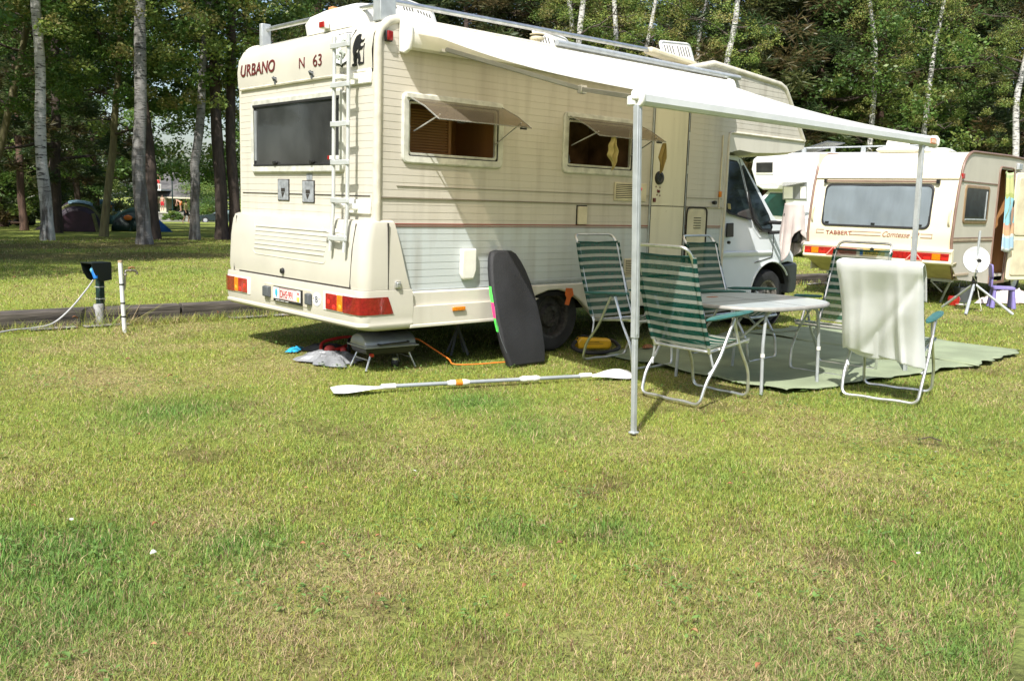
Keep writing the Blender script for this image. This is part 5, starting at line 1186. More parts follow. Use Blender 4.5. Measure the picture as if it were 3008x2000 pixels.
# ---- paddle
pa, pb_ = Vector((-.63, -.45, .035)), Vector((1.64, -1.19, .035)); pd = (pb_-pa); Lp = pd.length; ang = math.atan2(pd.y, pd.x)
pt = thing('paddle', 'white double-bladed paddle with grey shaft and orange grip lying on the grass', 'paddle', (pa.x, pa.y, 0), ang)
q = MB(); q.tube([(.34, 0, .035), (Lp-.36, 0, .030)], .0145, 10); q.build('shaft', pbr('grey_shaft', (.32, .35, .37), .4, dirt=.1), pt)
def blade(s_, L0, roll, nm='blade'):
    n_ = 12; rs = []
    for k_ in range(n_+1):
        t = k_/n_; x = .36*(1-t); w_ = .018+.075*math.sin(min(1, t*1.25)*PI/2)**1.6; w_ *= (1-.25*max(0, t-.82)/.18)
        zc = .028+.006*math.sin(t*3); c_ = math.cos(roll); s__ = math.sin(roll)
        rs.append([((L0+x if s_ > 0 else L0-x), a*c_, zc+b+a*s__) for a, b in ((-w_, 0), (-w_*.5, -.006-.004*t), (0, -.008), (w_*.5, -.006), (w_, 0), (w_*.5, .006), (0, .010), (-w_*.5, .006))])
    q = MB(); q.loft(rs); return q.build(nm, pbr('paddle_white', (.82, .83, .82), .35, dirt=.03), pt, angle=60)
blade(1, 0, .10); blade(-1, Lp, .25)
for a_ in ((.35, .45, .021), (Lp-.46, Lp-.36, .020)): MB().tube([(a_[0], 0, .034), (a_[1], 0, .034)], a_[2], 12).build('collar', 'plastic_w', pt)
for a0, a1, mt in ((.84, .90, 'plastic_w'), (.955, 1.01, 'plastic_w'), (1.42, 1.47, 'plastic_w'), (1.53, 1.58, 'plastic_w')):
    q = MB(); q.tube([(a0, 0, .033), ((a0+a1)/2, 0, .033), (a1, 0, .033)], .02, 12, radii=[.017, .024, .024] if a0 in (.84, 1.42) else [.024, .024, .017]); q.build('grip_sleeve', mt, pt)
q = MB(); q.tube([(.90, 0, .033), (.955, 0, .033)], .0235, 10); q.build('orange_grip', pbr('orange_plastic', (.85, .25, .02), .45), pt); q = MB(); q.tube([(1.47, 0, .033), (1.53, 0, .033)], .022, 10); q.build('white_grip', 'plastic_w', pt)
# ---- grill
gr = thing('gas_grill', 'small silver-lidded gas grill on folding legs under the motorhome corner', 'grill', (.27, .26, 0), R(-6)); gr.scale = (.93, .93, .80)
M['grill_silver'] = pbr('grill_silver', (.36, .37, .37), .38, metal=.45, dirt=.1, dscale=8)
GW, GD = .245, .155
q = MB(); pr = [(-GD, .225), (-GD, .245)]+[(-GD*.92*math.cos(a), .25+.105*math.sin(a)) for a in [PI*k/12 for k in range(13)]]+[(GD, .245), (GD, .225)]
q.loft([[(x, y*k_, .25+(z-.25)*k2) for y, z in pr] for x, k_, k2 in ((-GW, .93, .90), (-GW+.012, 1, 1), (GW-.012, 1, 1), (GW, .93, .90))]); lid = q.build('lid', 'grill_silver', gr, angle=50)
q = MB(); q.loft([[(x*(GW+.016), y*(GD+.016), z) for x, y in ((-1, -1), (1, -1), (1, 1), (-1, 1))] for z in (.222, .236)]); q.build('lid_rim', 'grill_silver', gr, bevel=.004)
q = MB(); q.loft([[(x*GW*k_, y*GD*k_, z) for x, y in ((-1, -1), (1, -1), (1, 1), (-1, 1))] for z, k_ in ((.221, .99), (.17, .93), (.14, .78))]); q.build('fire_box', 'black', gr, bevel=.01)
q = MB(); q.tube(rnd_path([(-.13, -GD+.0, .258), (-.13, -GD-.035, .258), (.15, -GD-.035, .272), (.15, -GD, .272)], .02), .010, 8); q.build('handle', 'black', lid)
q = MB(); q.lathe([(.001, -.012), (.018, -.012), (.018, .01)], (-.19, -GD*.9-.01, .155), 'y', 12); q.build('knob', 'redl', gr)
for sx_ in (-1, 1):
    for sy_ in (-1, 1):
        q = MB(); q.tube([(sx_*.18, sy_*.12, .165), (sx_*.24, sy_*.145, 0)], .009, 6); q.build('leg', 'alu', gr)
    q = MB(); q.tube([(sx_*.205, -.13, .10), (sx_*.205, .13, .10)], .007, 6); q.build('leg_brace', 'alu', gr)
q = MB(); hp = [Vector((.50, .30, .17)), Vector((.60, .27, .20)), Vector((.72, .20, .12)), Vector((.76, .03, .05)), Vector((.70, -.12, .034)), Vector((.86, -.21, .032)), Vector((1.02, -.24, .032)), Vector((1.25, -.24, .032)), Vector((1.6, .1, .03))]
def smooth_path(P, n=8):
    out = []
    for i in range(len(P)-1):
        p0 = P[max(0, i-1)]; p1 = P[i]; p2 = P[i+1]; p3 = P[min(len(P)-1, i+2)]
        for j in range(n):
            t = j/n; out.append(.5*((2*p1)+(p2-p0)*t+(2*p0-5*p1+4*p2-p3)*t*t+(3*p1-p0-3*p2+p3)*t**3))
    return out+[P[-1]]
ih = Matrix.Translation((.27, .26, 0)) @ Matrix.Rotation(R(-6), 4, 'Z') @ Matrix.Diagonal((.93, .93, .80, 1)); ih = ih.inverted()
hp = [ih @ p for p in hp]
q.tube(smooth_path(hp), .0065, 8); q.build('gas_hose', pbr('orange_hose', (.85, .22, .03), .45), gr)
# ---- clutter by the grill
def crumple(cx, cy, ax, ay, h, seed, ang=0., nu=44, nv=24):
    def fn(u_, v_):
        a = u_*2*PI; r = v_*(1+.22*math.sin(a*3+seed)+.12*math.sin(a*7+seed*2)+.06*math.sin(a*13))
        x, y = ax*r*math.cos(a), ay*r*math.sin(a); z = h*(1-v_**2.2)*(.55+.9*float(fbm(np.array([x*14+seed]), np.array([y*14.]), seed)[0]))
        rg = abs(2*float(fbm(np.array([x*22+seed]), np.array([y*9.+x*6]), seed+5, 3)[0])-1); z += h*.45*(rg-.25)*(1-v_*.5)
        return (cx+x*math.cos(ang)-y*math.sin(ang), cy+x*math.sin(ang)+y*math.cos(ang), .006+max(0, z))
    return MB().grid(fn, nu, nv)
M['greysheet'] = pbr('silver_grey_plastic', (.27, .28, .29), .35, dirt=.2, dscale=9, bump=.5, bscale=16)
o = crumple(.02, .66, .20, .26, .085, 3, .5).build('plastic_sheet', 'greysheet', angle=14); tag(o, 'crumpled silver-grey plastic cover lying left of the grill', 'plastic cover')
o = crumple(.28, 1.15, .17, .34, .05, 6, -.5).build('folded_bag', pbr('grey_bag', (.10, .10, .105), .6, dirt=.3), angle=80); tag(o, 'flat dark grey bag in the motorhome shadow behind the silver cover', 'bag')
o = crumple(.06, 1.31, .045, .15, .03, 9, -.9).build('plastic_packet', pbr('bright_blue_plastic', (.04, .42, .72), .3), angle=80); tag(o, 'bright blue packet at the left end of the clutter', 'packet')
st = thing('strap_bundle', 'bundle of red straps in front of the dark grey bag', 'straps', (.22, .98, 0))
q = MB(); q.tube(smooth_path([Vector(p) for p in ((-.10, .0, .05), (-.02, .10, .09), (.10, .12, .11), (.24, .10, .12), (.33, .02, .09), (.30, -.06, .05), (.18, -.02, .07), (.02, -.10, .06), (-.08, -.08, .05))]), .014, 8); q.build('strap', pbr('red_strap', (.62, .04, .03), .6), st)
q = MB(); q.ball((-.06, -.08, .06), (.05, .04, .035)); q.ball((.05, -.12, .05), (.03, .03, .025)); q.build('padding', pbr('red_pad', (.75, .10, .09), .6), st)
q = MB(); q.tube(smooth_path([Vector(p) for p in ((.06, -.2, .04), (.10, -.12, .12), (.17, -.06, .13), (.22, -.16, .07), (.25, -.22, .03))]), .012, 8); q.build('black_hose', 'black', st)
jk = thing('jack_stand', 'black tripod steady leg under the motorhome floor, seen right of the grill', 'jack stand', (1.17, .42, 0))
q = MB(); q.tube([(0, 0, .20), (0, 0, .38)], .014, 8); q.build('screw', 'dgrey', jk)
for k_ in range(4):
    a = R(20+90*k_); q = MB(); q.tube([(0, 0, .24), (.11*math.cos(a), .11*math.sin(a), 0)], .012, 6); q.build('leg', 'dgrey', jk)
ch = thing('jar', 'small dark jar on the grass under the grill', 'jar', (.36, .22, 0)); q = MB(); q.lathe([(.001, 0), (.03, 0), (.034, .03), (.025, .055), (.001, .058)], n=16); q.build('body', 'black', ch); q = MB(); q.lathe([(.026, .052), (.026, .068), (.001, .07)], n=16); q.build('lid', 'alu', ch)
# ---- yellow foot pump
pu = thing('foot_pump', 'yellow pump with a black hose between the rear wheel and the left striped chair', 'pump', (2.20, -.05, 0), R(-27))
q = MB(); q.loft([[(x, y, z) for x, z in ((0, .03), (.31, .02), (.33, .06), (.32, .115), (.02, .135), (-.01, .09))] for y in (-.055, .055)]); q.build('body', pbr('yellow_plastic', (.80, .46, .02), .4), pu, bevel=.02, seg=3)
q = MB(); q.tube(smooth_path([Vector(p) for p in ((-.03, -.05, .10), (-.08, -.12, .06), (-.02, -.20, .03), (.10, -.26, .025), (.25, -.22, .03), (.37, -.12, .05), (.36, -.02, .09), (.32, .02, .10))]), .019, 10); q.build('hose', 'rubber', pu)
q = MB(); q.tube([(.0, 0, .11), (.06, 0, .145), (.12, 0, .13)], .012, 8); q.build('pedal', 'black', pu)
q = MB(); q.box(.05, .24, -.058, -.055, .075, .078); q.box(.08, .2, -.058, -.055, .09, .094); q.build('print', 'ink', pu, smooth=False)
# ---- cloths
def hang(name, lab, P, w_, h_, mt, seed, pts=None, cat='cloth', thick=.004):
    def fn(u_, v_):
        ww = w_*(float(np.interp(v_, [0, .08, .45, .62, 1], [.10, .22, .80, .95, .06])) if seed == 1 else float(np.interp(v_, [0, .55, 1], [.10, 1.0, .12]))); x = (u_-.5)*ww+.02*(v_-.3)*(1 if seed == 1 else -1)+(.008*math.sin(v_*17) if seed == 1 else 0); return (P[0]+x, P[1]+.018*math.sin(u_*11+seed+v_*2), P[2]-h_*v_+.02*math.sin(u_*8+seed)*v_)
    o = MB().grid(fn, 18, 18).build(name, mt, sol=thick, sub=1); return tag(o, lab, cat)
hang('cleaning_cloth', 'yellow cloth hanging from the front edge of the second side window, left corner', (2.21, -.385, 1.93), .14, .27, 'ochre', 1)
hang('cleaning_cloth', 'tan cloth hanging at the right corner of the second side window', (2.90, -.385, 1.92), .14, .26, pbr('tan_cloth', (.42, .31, .10), .95, trans=.3), 2)
def pk(u_, v_):
    # towel thrown over the mirror head
    x = 5.52+(.06+.03*v_)*math.cos(u_*2*PI); y = -.19+(.115+.03*v_)*math.sin(u_*2*PI)
    zt = 1.425-.02*abs(u_-.5); ln = .44+.17*math.sin(u_*4*PI+2.1)+.07*math.sin(u_*18*PI/3*1.)
    return (x+.018*math.sin(u_*8*2*PI)*v_, y+.016*math.cos(u_*7*2*PI)*v_, zt-ln*v_)
pkm = MB().grid(lambda a, b: pk(a, b), 40, 24)
pkm.add([(5.52, -.19, 1.435)]+[pk(a/12, 0) for a in range(13)], [(0, i+1, i+2) for i in range(12)])
o = pkm.build('hand_towel', 'pink', sol=.006); tag(o, 'pale pink towel thrown over the motorhome wing mirror', 'towel')
# ================================================================== POSTS ON THE LEFT
pd_ = thing('power_post', 'dark green electric hook-up post with a hood and a grey cable', 'power post', (-.74, 3.86, 0), R(20))
M['dkgreen'] = pbr('dark_green_paint', (.010, .035, .035), .35, dirt=.2)
q = MB(); q.box(-.032, .032, -.032, .032, -.05, .44); q.build('post', 'dkgreen', pd_, bevel=.008)
q = MB()
hood = [(-.155, .62), (.075, .62), (.08, .60), (.08, .44), (-.04, .43), (-.085, .455), (-.13, .53)]
for y0, y1 in ((-.085, -.078), (.078, .085)): q.prism(hood, 'y', y0, y1)
q.box(-.155, .078, -.085, .085, .612, .622); q.box(.07, .08, -.08, .08, .44, .615); q.box(-.02, -.01, -.08, .08, .44, .615)
hd = q.build('hood', pbr('hood_black_green', (.012, .018, .018), .4), pd_, bevel=.006)
q = MB(); q.box(-.036, .036, -.036, .036, .365, .375); q.box(-.036, .036, -.036, .036, .245, .253); q.build('clamp_band', 'alu_m', pd_)
q = MB(); q.lathe([(.001, 0), (.048, 0), (.050, .19), (.044, .20), (.001, .2)], (-.055, -.04, 0), n=20); q.build('pipe_stub', pbr('grey_pipe', (.42, .42, .42), .6, dirt=.2), pd_)
q = MB(); q.tube([(-.075, -.02, .565), (-.09, -.05, .52), (-.10, -.07, .46)], .03, 12, radii=[.026, .034, .020]); q.build('plug', pbr('blue_plug', (.01, .16, .55), .35), pd_)
q = MB(); q.lathe([(.001, -.01), (.036, -.01), (.036, .02)], (-.085, -.035, .545), 'y', 16); q.build('plug_cap', pbr('light_blue_cap', (.15, .45, .62), .35), pd_)
ip = (Matrix.Translation((-.74, 3.86, 0)) @ Matrix.Rotation(R(20), 4, 'Z')).inverted()
wpts = [Vector((-.83, 3.77, .45)), Vector((-.90, 3.78, .35)), Vector((-1.08, 3.72, .17)), Vector((-1.25, 3.68, .05)), Vector((-1.42, 3.66, .02)), Vector((-1.62, 3.60, .02)), Vector((-1.85, 3.50, .015)), Vector((-2.6, 3.35, .015))]
q = MB(); q.tube(smooth_path([ip @ p for p in wpts]), .0085, 8); q.build('cable', pbr('grey_cable', (.42, .42, .42), .5), pd_)
tp = thing('water_tap', 'white plastic pipe post with a brass garden tap', 'tap', (-.77, 3.14, 0), R(10))
q = MB(); q.tube([(0.012, 0, -.05), (-.012, 0, .67)], .020, 14); q.build('pipe', pbr('white_pipe', (.72, .73, .72), .45, dirt=.08), tp)
q = MB(); q.tube([(-.012, 0, .665), (-.0125, 0, .685)], .0215, 14); q.build('pipe_cap', pbr('tan_cap', (.45, .33, .2), .6), tp)
q = MB()
for z in (.45, .27, .14): q.tube([(0.012-.024*z/.67, 0, z), (0.012-.024*z/.67, 0, z+.014)], .0225, 14)
q.build('cable_tie', 'black', tp)
q = MB(); q.tube(smooth_path([Vector(p) for p in ((.02, 0, .40), (.03, 0, .50), (.035, 0, .57), (.05, 0, .585), (.10, 0, .585), (.14, 0, .578), (.155, 0, .56), (.158, 0, .545))], 5), .011, 10); q.ball((.035, 0, .545), .017); q.ball((.09, 0, .585), (.018, .014, .016)); tapb = q.build('tap_body', pbr('tap_metal', (.42, .38, .32), .4, metal=.6, dirt=.2), tp)
q = MB(); q.tube([(.09, 0, .60), (.09, 0, .612)], .006, 6); q.tube([(.07, 0, .608), (.10, .0, .618), (.13, 0, .610)], .007, 6, sy=1.6); q.build('tap_lever', pbr('rusty_lever', (.38, .16, .07), .6), tapb)
# ================================================================== FALLEN LEAVES, DAISIES
C6 = lambda p: (p[0]/1.568, 1000+p[1]/1.568); C7 = lambda p: (1000+p[0]/1.742, 1100+p[1]/1.742); C8 = lambda p: (2000+p[0]/1.568, 1000+p[1]/1.568)
LV = [C6(p) for p in ((1200, 415), (590, 100), (785, 178), (640, 450), (170, 388), (155, 783), (715, 870), (870, 1385), (710, 1433), (1395, 960), (1485, 965), (1410, 700), (1240, 530))]+[C7(p) for p in ((490, 235), (305, 315), (1147, 518), (375, 553), (497, 530), (190, 850), (1120, 890), (855, 1270), (1310, 150), (1690, 245), (190, 1160), (940, 1110))]+[C8(p) for p in ((195, 390), (1467, 912), (290, 630), (975, 1050), (60, 1370), (355, 1530), (1150, 1130), (610, 380), (225, 680))]+[(43, 820), (197, 815), (420, 857), (577, 848), (49, 848), (640, 925), (220, 940)]
leafmats = [pbr('dry_leaf_a', (.36, .15, .06), .7, dirt=.2), pbr('dry_leaf_b', (.24, .10, .045), .7, dirt=.2), pbr('dry_leaf_c', (.42, .24, .10), .7, dirt=.2)]
protos = []
for i in range(3):
    def lf(u_, v_):
        w_ = .014*math.sin(PI*min(.98, max(.02, v_)))**.8*(1+.15*math.sin(v_*25)); return ((u_-.5)*2*w_, (v_-.5)*.045, .012*math.sin(PI*v_)+.010*abs(u_-.5)*2)
    o = MB().grid(lf, 4, 8).build('fallen_leaf', leafmats[i], sol=.0006); protos.append(o)
for i, (u, v) in enumerate(LV):
    src = protos[i % 3]; o = src if i < 3 else src.copy()
    if i >= 3: COL.objects.link(o)
    p = g(u, v); zz = .02
    if p[1] > 3.75: p = g(u, v, .15); zz = .165
    o.location = (p[0], p[1], zz); s = (.55 if v > 1150 else 1.0)*random.uniform(.7, 1.2); o.scale = (s, s, s); o.rotation_euler = (random.uniform(-.3, .3), random.uniform(-.3, .3), random.uniform(0, 6))
    tag(o, 'dry brown leaf fallen on the lawn', 'leaf', 'fallen leaves on the lawn')
fm = pbr('petal_white', (.82, .82, .80), .7)
q = MB()
for k_ in range(9):
    a = 2*PI*k_/9; q.add([(0, 0, 0), (.007*math.cos(a-.25), .007*math.sin(a-.25), .002), (.009*math.cos(a), .009*math.sin(a), .003), (.007*math.cos(a+.25), .007*math.sin(a+.25), .002)], [(0, 1, 2, 3)])
d0 = q.build('daisy', fm)
for i, p in enumerate([C6((330, 862)), C7((380, 527)), C8((405, 627)), C8((1172, 540)), C8((1090, 1018))]):
    o = d0 if i == 0 else d0.copy()
    if i: COL.objects.link(o)
    w_ = g(*p); o.location = (w_[0], w_[1], .035); o.rotation_euler = (.3, 0, i); tag(o, 'tiny white daisy in the lawn', 'flower', 'daisies in the lawn')
o = crumple(0, 0, .013, .008, .012, 4, .4, 14, 8).build('feather', fm, angle=80); w_ = g(*C6((705, 1000))); o.location = (w_[0], w_[1], .015); tag(o, 'small white downy feather on the left foreground grass', 'feather')
o = crumple(0, 0, .07, .045, .03, 5, .4).build('leaf_scrap', leafmats[0], angle=80); o.location = (2.79, -.40, .03); tag(o, 'rust-coloured scrap on the groundsheet under the front chair', 'leaf')
def twig(p0, p1): 
    a, b = g(*p0), g(*p1); q = MB(); q.tube([(a[0], a[1], .02), ((a[0]+b[0])/2, (a[1]+b[1])/2, .04), (b[0], b[1], .02)], .004, 5); o = q.build('twig', 'dark_bark'); return o
tag(twig((2695, 1300), (2765, 1305)), 'thin dark twig lying on the right of the lawn', 'twig')
# ================================================================== CARAVAN
CV = thing('caravan', 'cream touring caravan with a wide rear window and its door open', 'caravan', (10.212, -.076, 0), .067)
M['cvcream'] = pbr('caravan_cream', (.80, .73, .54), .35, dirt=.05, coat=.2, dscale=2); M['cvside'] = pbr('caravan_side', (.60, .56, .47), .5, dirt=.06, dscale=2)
M['brown'] = pbr('brown_trim', (.24, .15, .11), .5)
WV = 2.26; LV_ = 5.2
pf = [(-.10, .62), (-.16, 1.0), (-.12, 1.40), (-.06, 1.75), (.0, 1.95)]+[(.46-.46*math.cos(a), 1.93+.36*math.sin(a)) for a in [PI/2*k/9 for k in range(1, 10)]]+[(2.2, 2.32), (4.2, 2.30), (4.9, 2.15), (5.2, 1.7), (5.25, .75), (5.1, .42)]
low = [(.30, .40)]
side = pf+[(3.55, .30)]+[(3.20+.36*math.cos(a), .30+.34*math.sin(a)) for a in [PI*k/10 for k in range(11)]]+[(2.84, .25), (.27, .38)]
q = MB(); q.add([(x, .0, z) for x, z in side], [tuple(range(len(side)))]); 
# door hole by splitting: side panel fore and aft of the door
def sidepanel(poly, nm):
    q = MB(); q.prism(poly, 'y', .0, .02); return q.build(nm, 'cvside', CV, smooth=False)
top = lambda x: float(np.interp(x, [p[0] for p in pf[4:18]], [p[1] for p in pf[4:18]]))
aft = [p for p in pf if p[0] < 1.70]+[(1.70, 2.31), (1.70, .26), (.27, .38)]
sidepanel(aft, 'side_wall')
sidepanel([(1.70, 2.315), (2.45, 2.318), (2.45, 2.10), (1.70, 2.10)], 'side_wall')
fore = [(2.45, 2.318), (4.2, 2.30), (4.9, 2.15), (5.2, 1.7), (5.25, .75), (5.1, .42), (3.60, .30)]+[(3.20+.36*math.cos(a), .30+.34*math.sin(a)) for a in [PI*k/10 for k in range(11)]]+[(2.80, .25), (2.45, .25)]
sidepanel(fore, 'side_wall')
q = MB(); q.loft([[(x, y, z) for x, z in pf[4:]] for y in (.012, 1.13, WV-.01)], closed=False, caps=False); q.build('roof', 'cvcream', CV)
rf = [(-.11, .80), (-.15, 1.0), (-.145, 1.10), (-.12, 1.40), (-.065, 1.72), (-.02, 1.875)]
q = MB(); q.loft([[(x, y, z) for x, z in rf] for y in (.02, 1.13, WV-.02)], closed=False, caps=False); q.build('rear_wall', 'cvcream', CV)
q = MB(); q.loft([[(x, y, z) for x, z in ((.0, 1.865), (-.045, 1.872), (-.035, 1.905), (.0, 1.96))] for y in (.02, WV-.02)]); q.build('roof_lip', 'cvcream', CV, bevel=.008)
q = MB(); q.box(.02, 5.1, WV-.02, WV, .4, 2.28); q.box(.3, 5.0, .02, WV-.02, .36, .40); q.build('far_side', 'cvside', CV, smooth=False)
q = MB(); q.box(1.6, 2.6, .7, .72, .4, 2.3); q.box(1.6, 1.62, .02, .7, .4, 2.3); q.box(2.58, 2.6, .02, .7, .4, 2.3); q.build('interior', 'wood_in', CV, smooth=False)
# mouldings
for y in (.0, WV):
    q = MB(); q.tube([(x, y, z) for x, z in pf[:17]], .022, 8); q.build('corner_moulding', 'brown', CV)
q = MB(); q.loft([[(x, y, z) for x, z in ((-.12, .845), (-.20, .84), (-.215, .80), (-.20, .78), (-.20, .665), (-.22, .655), (-.215, .62), (-.17, .60), (-.1, .60))] for y in (-.04, .0, 2.26, 2.30)]); rb = q.build('rear_bumper', 'cvcream', CV, bevel=.01)
q = MB(); q.loft([[(-.16, y, .61), (.28, y+e, .38), (.32, y+e, .40), (.1, y, .64)] for y, e in ((-.02, .10), (2.28, -.10))]); q.build('under_apron', pbr('apron_cream', (.55, .48, .30), .6), CV)
q = MB(); q.tube([(-.16, -.02, .61), (.28, .08, .38)], .012, 6); q.build('edge_moulding', 'brown', CV)
# rear window
def pr_(a, b, t): 
    x = np.interp(b, [p[1] for p in rf], [p[0] for p in rf]); return (x-t, a, b)
fr = MB(); frame_mb(fr, .34, 2.05, 1.12, 1.79, .03, .09, pr_, -.005, .018); wf = fr.build('rear_window', 'rubber', CV)
q = MB(); ins = rrect(.365, 2.025, 1.145, 1.765, .07); q.grid(lambda a, b: (pr_(.365+1.66*a, 1.145+.62*b, .010+.004*math.sin(a*31+b*4)*math.sin(b*3.)+.003*math.sin(a*13-b*9))), 40, 14); q.build('pane', 'foil_reflection', wf)
for y in (1.95, 1.2, .48):
    q = MB(); q.box(-.165, -.145, y-.03, y+.03, 1.165, 1.19); q.build('catch', 'black', wf, bevel=.004)
q = MB(); q.box(-.09, -.06, .30, 2.06, 1.815, 1.845); o = q.build('awning_bar', 'brown', CV, bevel=.004); q = MB(); q.box(-.10, -.06, .27, .32, 1.80, 1.86); q.box(-.10, -.06, 2.04, 2.08, 1.80, 1.86); q.build('bar_end', 'black', o)
for y in (.06, 2.20):
    q = MB(); q.tube(smooth_path([Vector(pr_(y, z, d)) for z, d in ((1.42, .0), (1.38, .04), (1.25, .045), (1.18, .0))], 4), .012, 8); q.build('grab_handle', 'plastic_c', CV)
# lettering and stripes
P2 = lambda y0, z0: (lambda a, b, c: Vector(pr_(y0-a, z0+b, .004+c)))
text_mb('TABBERT', .085, P2(1.96, .985), 'stripe', 'lettering', CV, sx=1.25, bold=.001)
text_mb('Comtesse 58', .115, P2(1.05, .985), 'stripe', 'lettering', CV, sx=.9, shear=.45, bold=-.0005)
q = MB()
for ya, yb, z in ((1.56, 1.06, 1.038), (1.56, 1.06, .985), (2.12, 1.99, 1.045), (2.12, 1.99, .995), (.46, .28, 1.04), (.46, .28, .985)): q.add([pr_(ya, z, .003), pr_(yb, z, .003), pr_(yb, z+.014, .003), pr_(ya, z+.014, .003)], [(0, 1, 2, 3)])
for y in (2.115, .285): q.add([pr_(y, .985, .003), pr_(y+.01, .985, .003), pr_(y+.01, 1.05, .003), pr_(y, 1.05, .003)], [(0, 1, 2, 3)])
q.build('pinstripe', pbr('tan_stripe', (.42, .27, .20), .5), CV, smooth=False)
# lamp panels and plate on the bumper
for ya, yb in ((1.40, 2.27), (.0, .87)):
    q = MB(); q.box(-.212, -.195, ya, yb, .672, .775); lp = q.build('lamp_panel', 'redl2' if False else 'redl', CV, bevel=.003)
    out = 1 if ya > 1 else -1; e = yb if out > 0 else ya
    for a0, a1 in ((.12, .24),):
        y0_, y1_ = sorted((e-out*a0, e-out*a1)); q = MB(); q.box(-.217, -.212, y0_, y1_, .677, .770); q.build('amber_lens', 'ambl', lp)
    q = MB(); q.box(-.216, -.212, min(e, e-out*.10), max(e, e-out*.10), .677, .72); q.box(-.216, -.212, *sorted((e-out*.26, e-out*.36)), .677, .72); q.build('bright_lens', pbr('bright_red_lens', (.7, .03, .02), .15, coat=.5), lp)
    c_ = e-out*.50; q = MB(); q.prism([(c_-.13, .655), (c_+.13, .655), (c_, .80)], 'x', -.225, -.213); tri = q.build('warning_triangle', pbr('triangle_rim', (.85, .35, .3), .4), lp); q = MB(); q.prism([(c_-.10, .667), (c_+.10, .667), (c_, .782)], 'x', -.228, -.225); q.build('field', 'redl', tri)
q = MB(); q.box(-.212, -.205, .95, 1.34, .672, .775); np_ = q.build('number_plate', pbr('plate_yellow', (.85, .56, .02), .4), CV); q = MB(); q.box(-.2135, -.212, 1.29, 1.34, .672, .775); q.build('blue_band', pbr('plate_blue', (.02, .08, .4), .4), np_)
text_mb('WY-30-ZF', .095, lambda a, b, c: Vector((-.2135-c, 1.265-a, .69+b)), 'ink', 'plate_number', np_, sx=.62)
q = MB(); q.lathe([(.001, -.225), (.03, -.225), (.03, -.2)], (0, 1.15, .78), 'x', 12); q.build('plate_lamp', 'black', CV)
# side window, band, lamps
def pside(a, b, t): return (a, -t, b)
fr = MB(); frame_mb(fr, .20, 1.30, 1.22, 1.80, .045, .07, pside, 0, .018); sw = fr.build('side_window', pbr('brown_frame', (.30, .20, .11), .5), CV); q = MB(); q.prism(rrect(.245, 1.255, 1.26, 1.76, .05), 'y', -.012, -.002); q.build('pane', 'cabglass', sw, smooth=False)
q = MB(); q.tube([(.27, -.014, 1.285), (1.22, -.014, 1.285)], .012, 6); q.tube([(1.16, -.014, 1.30), (1.16, -.014, 1.72)], .012, 6); q.build('inner_stay', 'alu_m', sw)
q = MB(); q.box(-.14, 1.66, -.008, 0, .945, 1.015); q.box(-.05, 1.66, -.008, 0, 1.835, 1.855); q.build('side_band', 'brown', CV, smooth=False)
q = MB(); q.box(-.12, 1.66, -.012, -.008, .965, .995); q.box(.05, .7, -.012, 0, .44, .47); q.build('band_inlay', pbr('tan_band', (.5, .4, .28), .5), CV, smooth=False)
q = MB(); q.box(-.03, .06, -.03, 0, 1.875, 1.955); q.build('marker_lamp', 'redl', CV, bevel=.006)
q = MB(); q.box(2.52, 2.72, -.05, 0, 2.12, 2.22); q.build('porch_lamp', 'alu_m', CV, bevel=.01)
q = MB()
for a, b in ((1.70, 2.10), ): q.tube(rnd_path([(1.70, -.006, .27), (1.70, -.006, 2.13), (2.44, -.006, 2.13), (2.44, -.006, .27)], .1), .016, 6)
q.build('door_surround', 'brown', CV)
q = MB(); q.box(1.70, 2.44, -.03, .02, .25, .285); q.build('door_sill', 'brown', CV, smooth=False)
dm = MB(); dm.prism(rrect(0, .70, .0, 1.78, .05), 'y', -.03, .0); dr = dm.build('door', 'cvcream', CV, bevel=.01)
dr.location = (2.46, -.02, .29); dr.rotation_euler = (0, 0, R(-22))
q = MB(); q.prism(rrect(.07, .63, .75, 1.70, .04), 'y', -.045, -.03); q.build('inner_panel', 'plastic_c', dr, bevel=.01)
q = MB(); q.prism(rrect(.07, .63, .08, .68, .04), 'y', -.045, -.03); q.build('lower_panel', 'plastic_c', dr, bevel=.01)
q = MB(); q.box(.56, .66, -.075, -.045, .78, .84); q.build('door_handle', 'black', dr, bevel=.008)
# wheel, chassis, steadies, roof hatches
q = MB(); q.lathe([(.20, 0), (.27, -.01), (.315, .02), (.32, .05), (.32, .18), (.27, .2)], (3.20, .03, .32), 'y', 32); wt = q.build('wheel', 'tyre', CV); q = MB(); q.lathe([(.001, .02), (.08, .0), (.10, .03), (.17, .04), (.20, .0), (.21, .06)], (3.20, .03, .32), 'y', 32); q.build('rim', 'plastic_w', wt)
q = MB(); q.box(.3, 4.8, .55, .62, .26, .38); q.box(.3, 4.8, 1.65, 1.72, .26, .38); q.box(2.9, 3.5, .2, 2.1, .25, .35); q.build('chassis', 'under', CV, smooth=False)
q = MB(); q.box(.28, .40, .10, .40, .33, .37); q.tube([(.32, .12, .34), (.42, .22, .16), (.45, .28, 0)], .018, 6); q.tube([(.34, .42, .33), (.42, .26, .16)], .012, 6); q.build('corner_steady', 'alu_m', CV)
q = MB(); q.box(.30, .40, 1.85, 2.1, .33, .37); q.tube([(.32, 2.05, .34), (.45, 1.95, 0)], .018, 6); q.build('corner_steady', 'alu_m', CV)
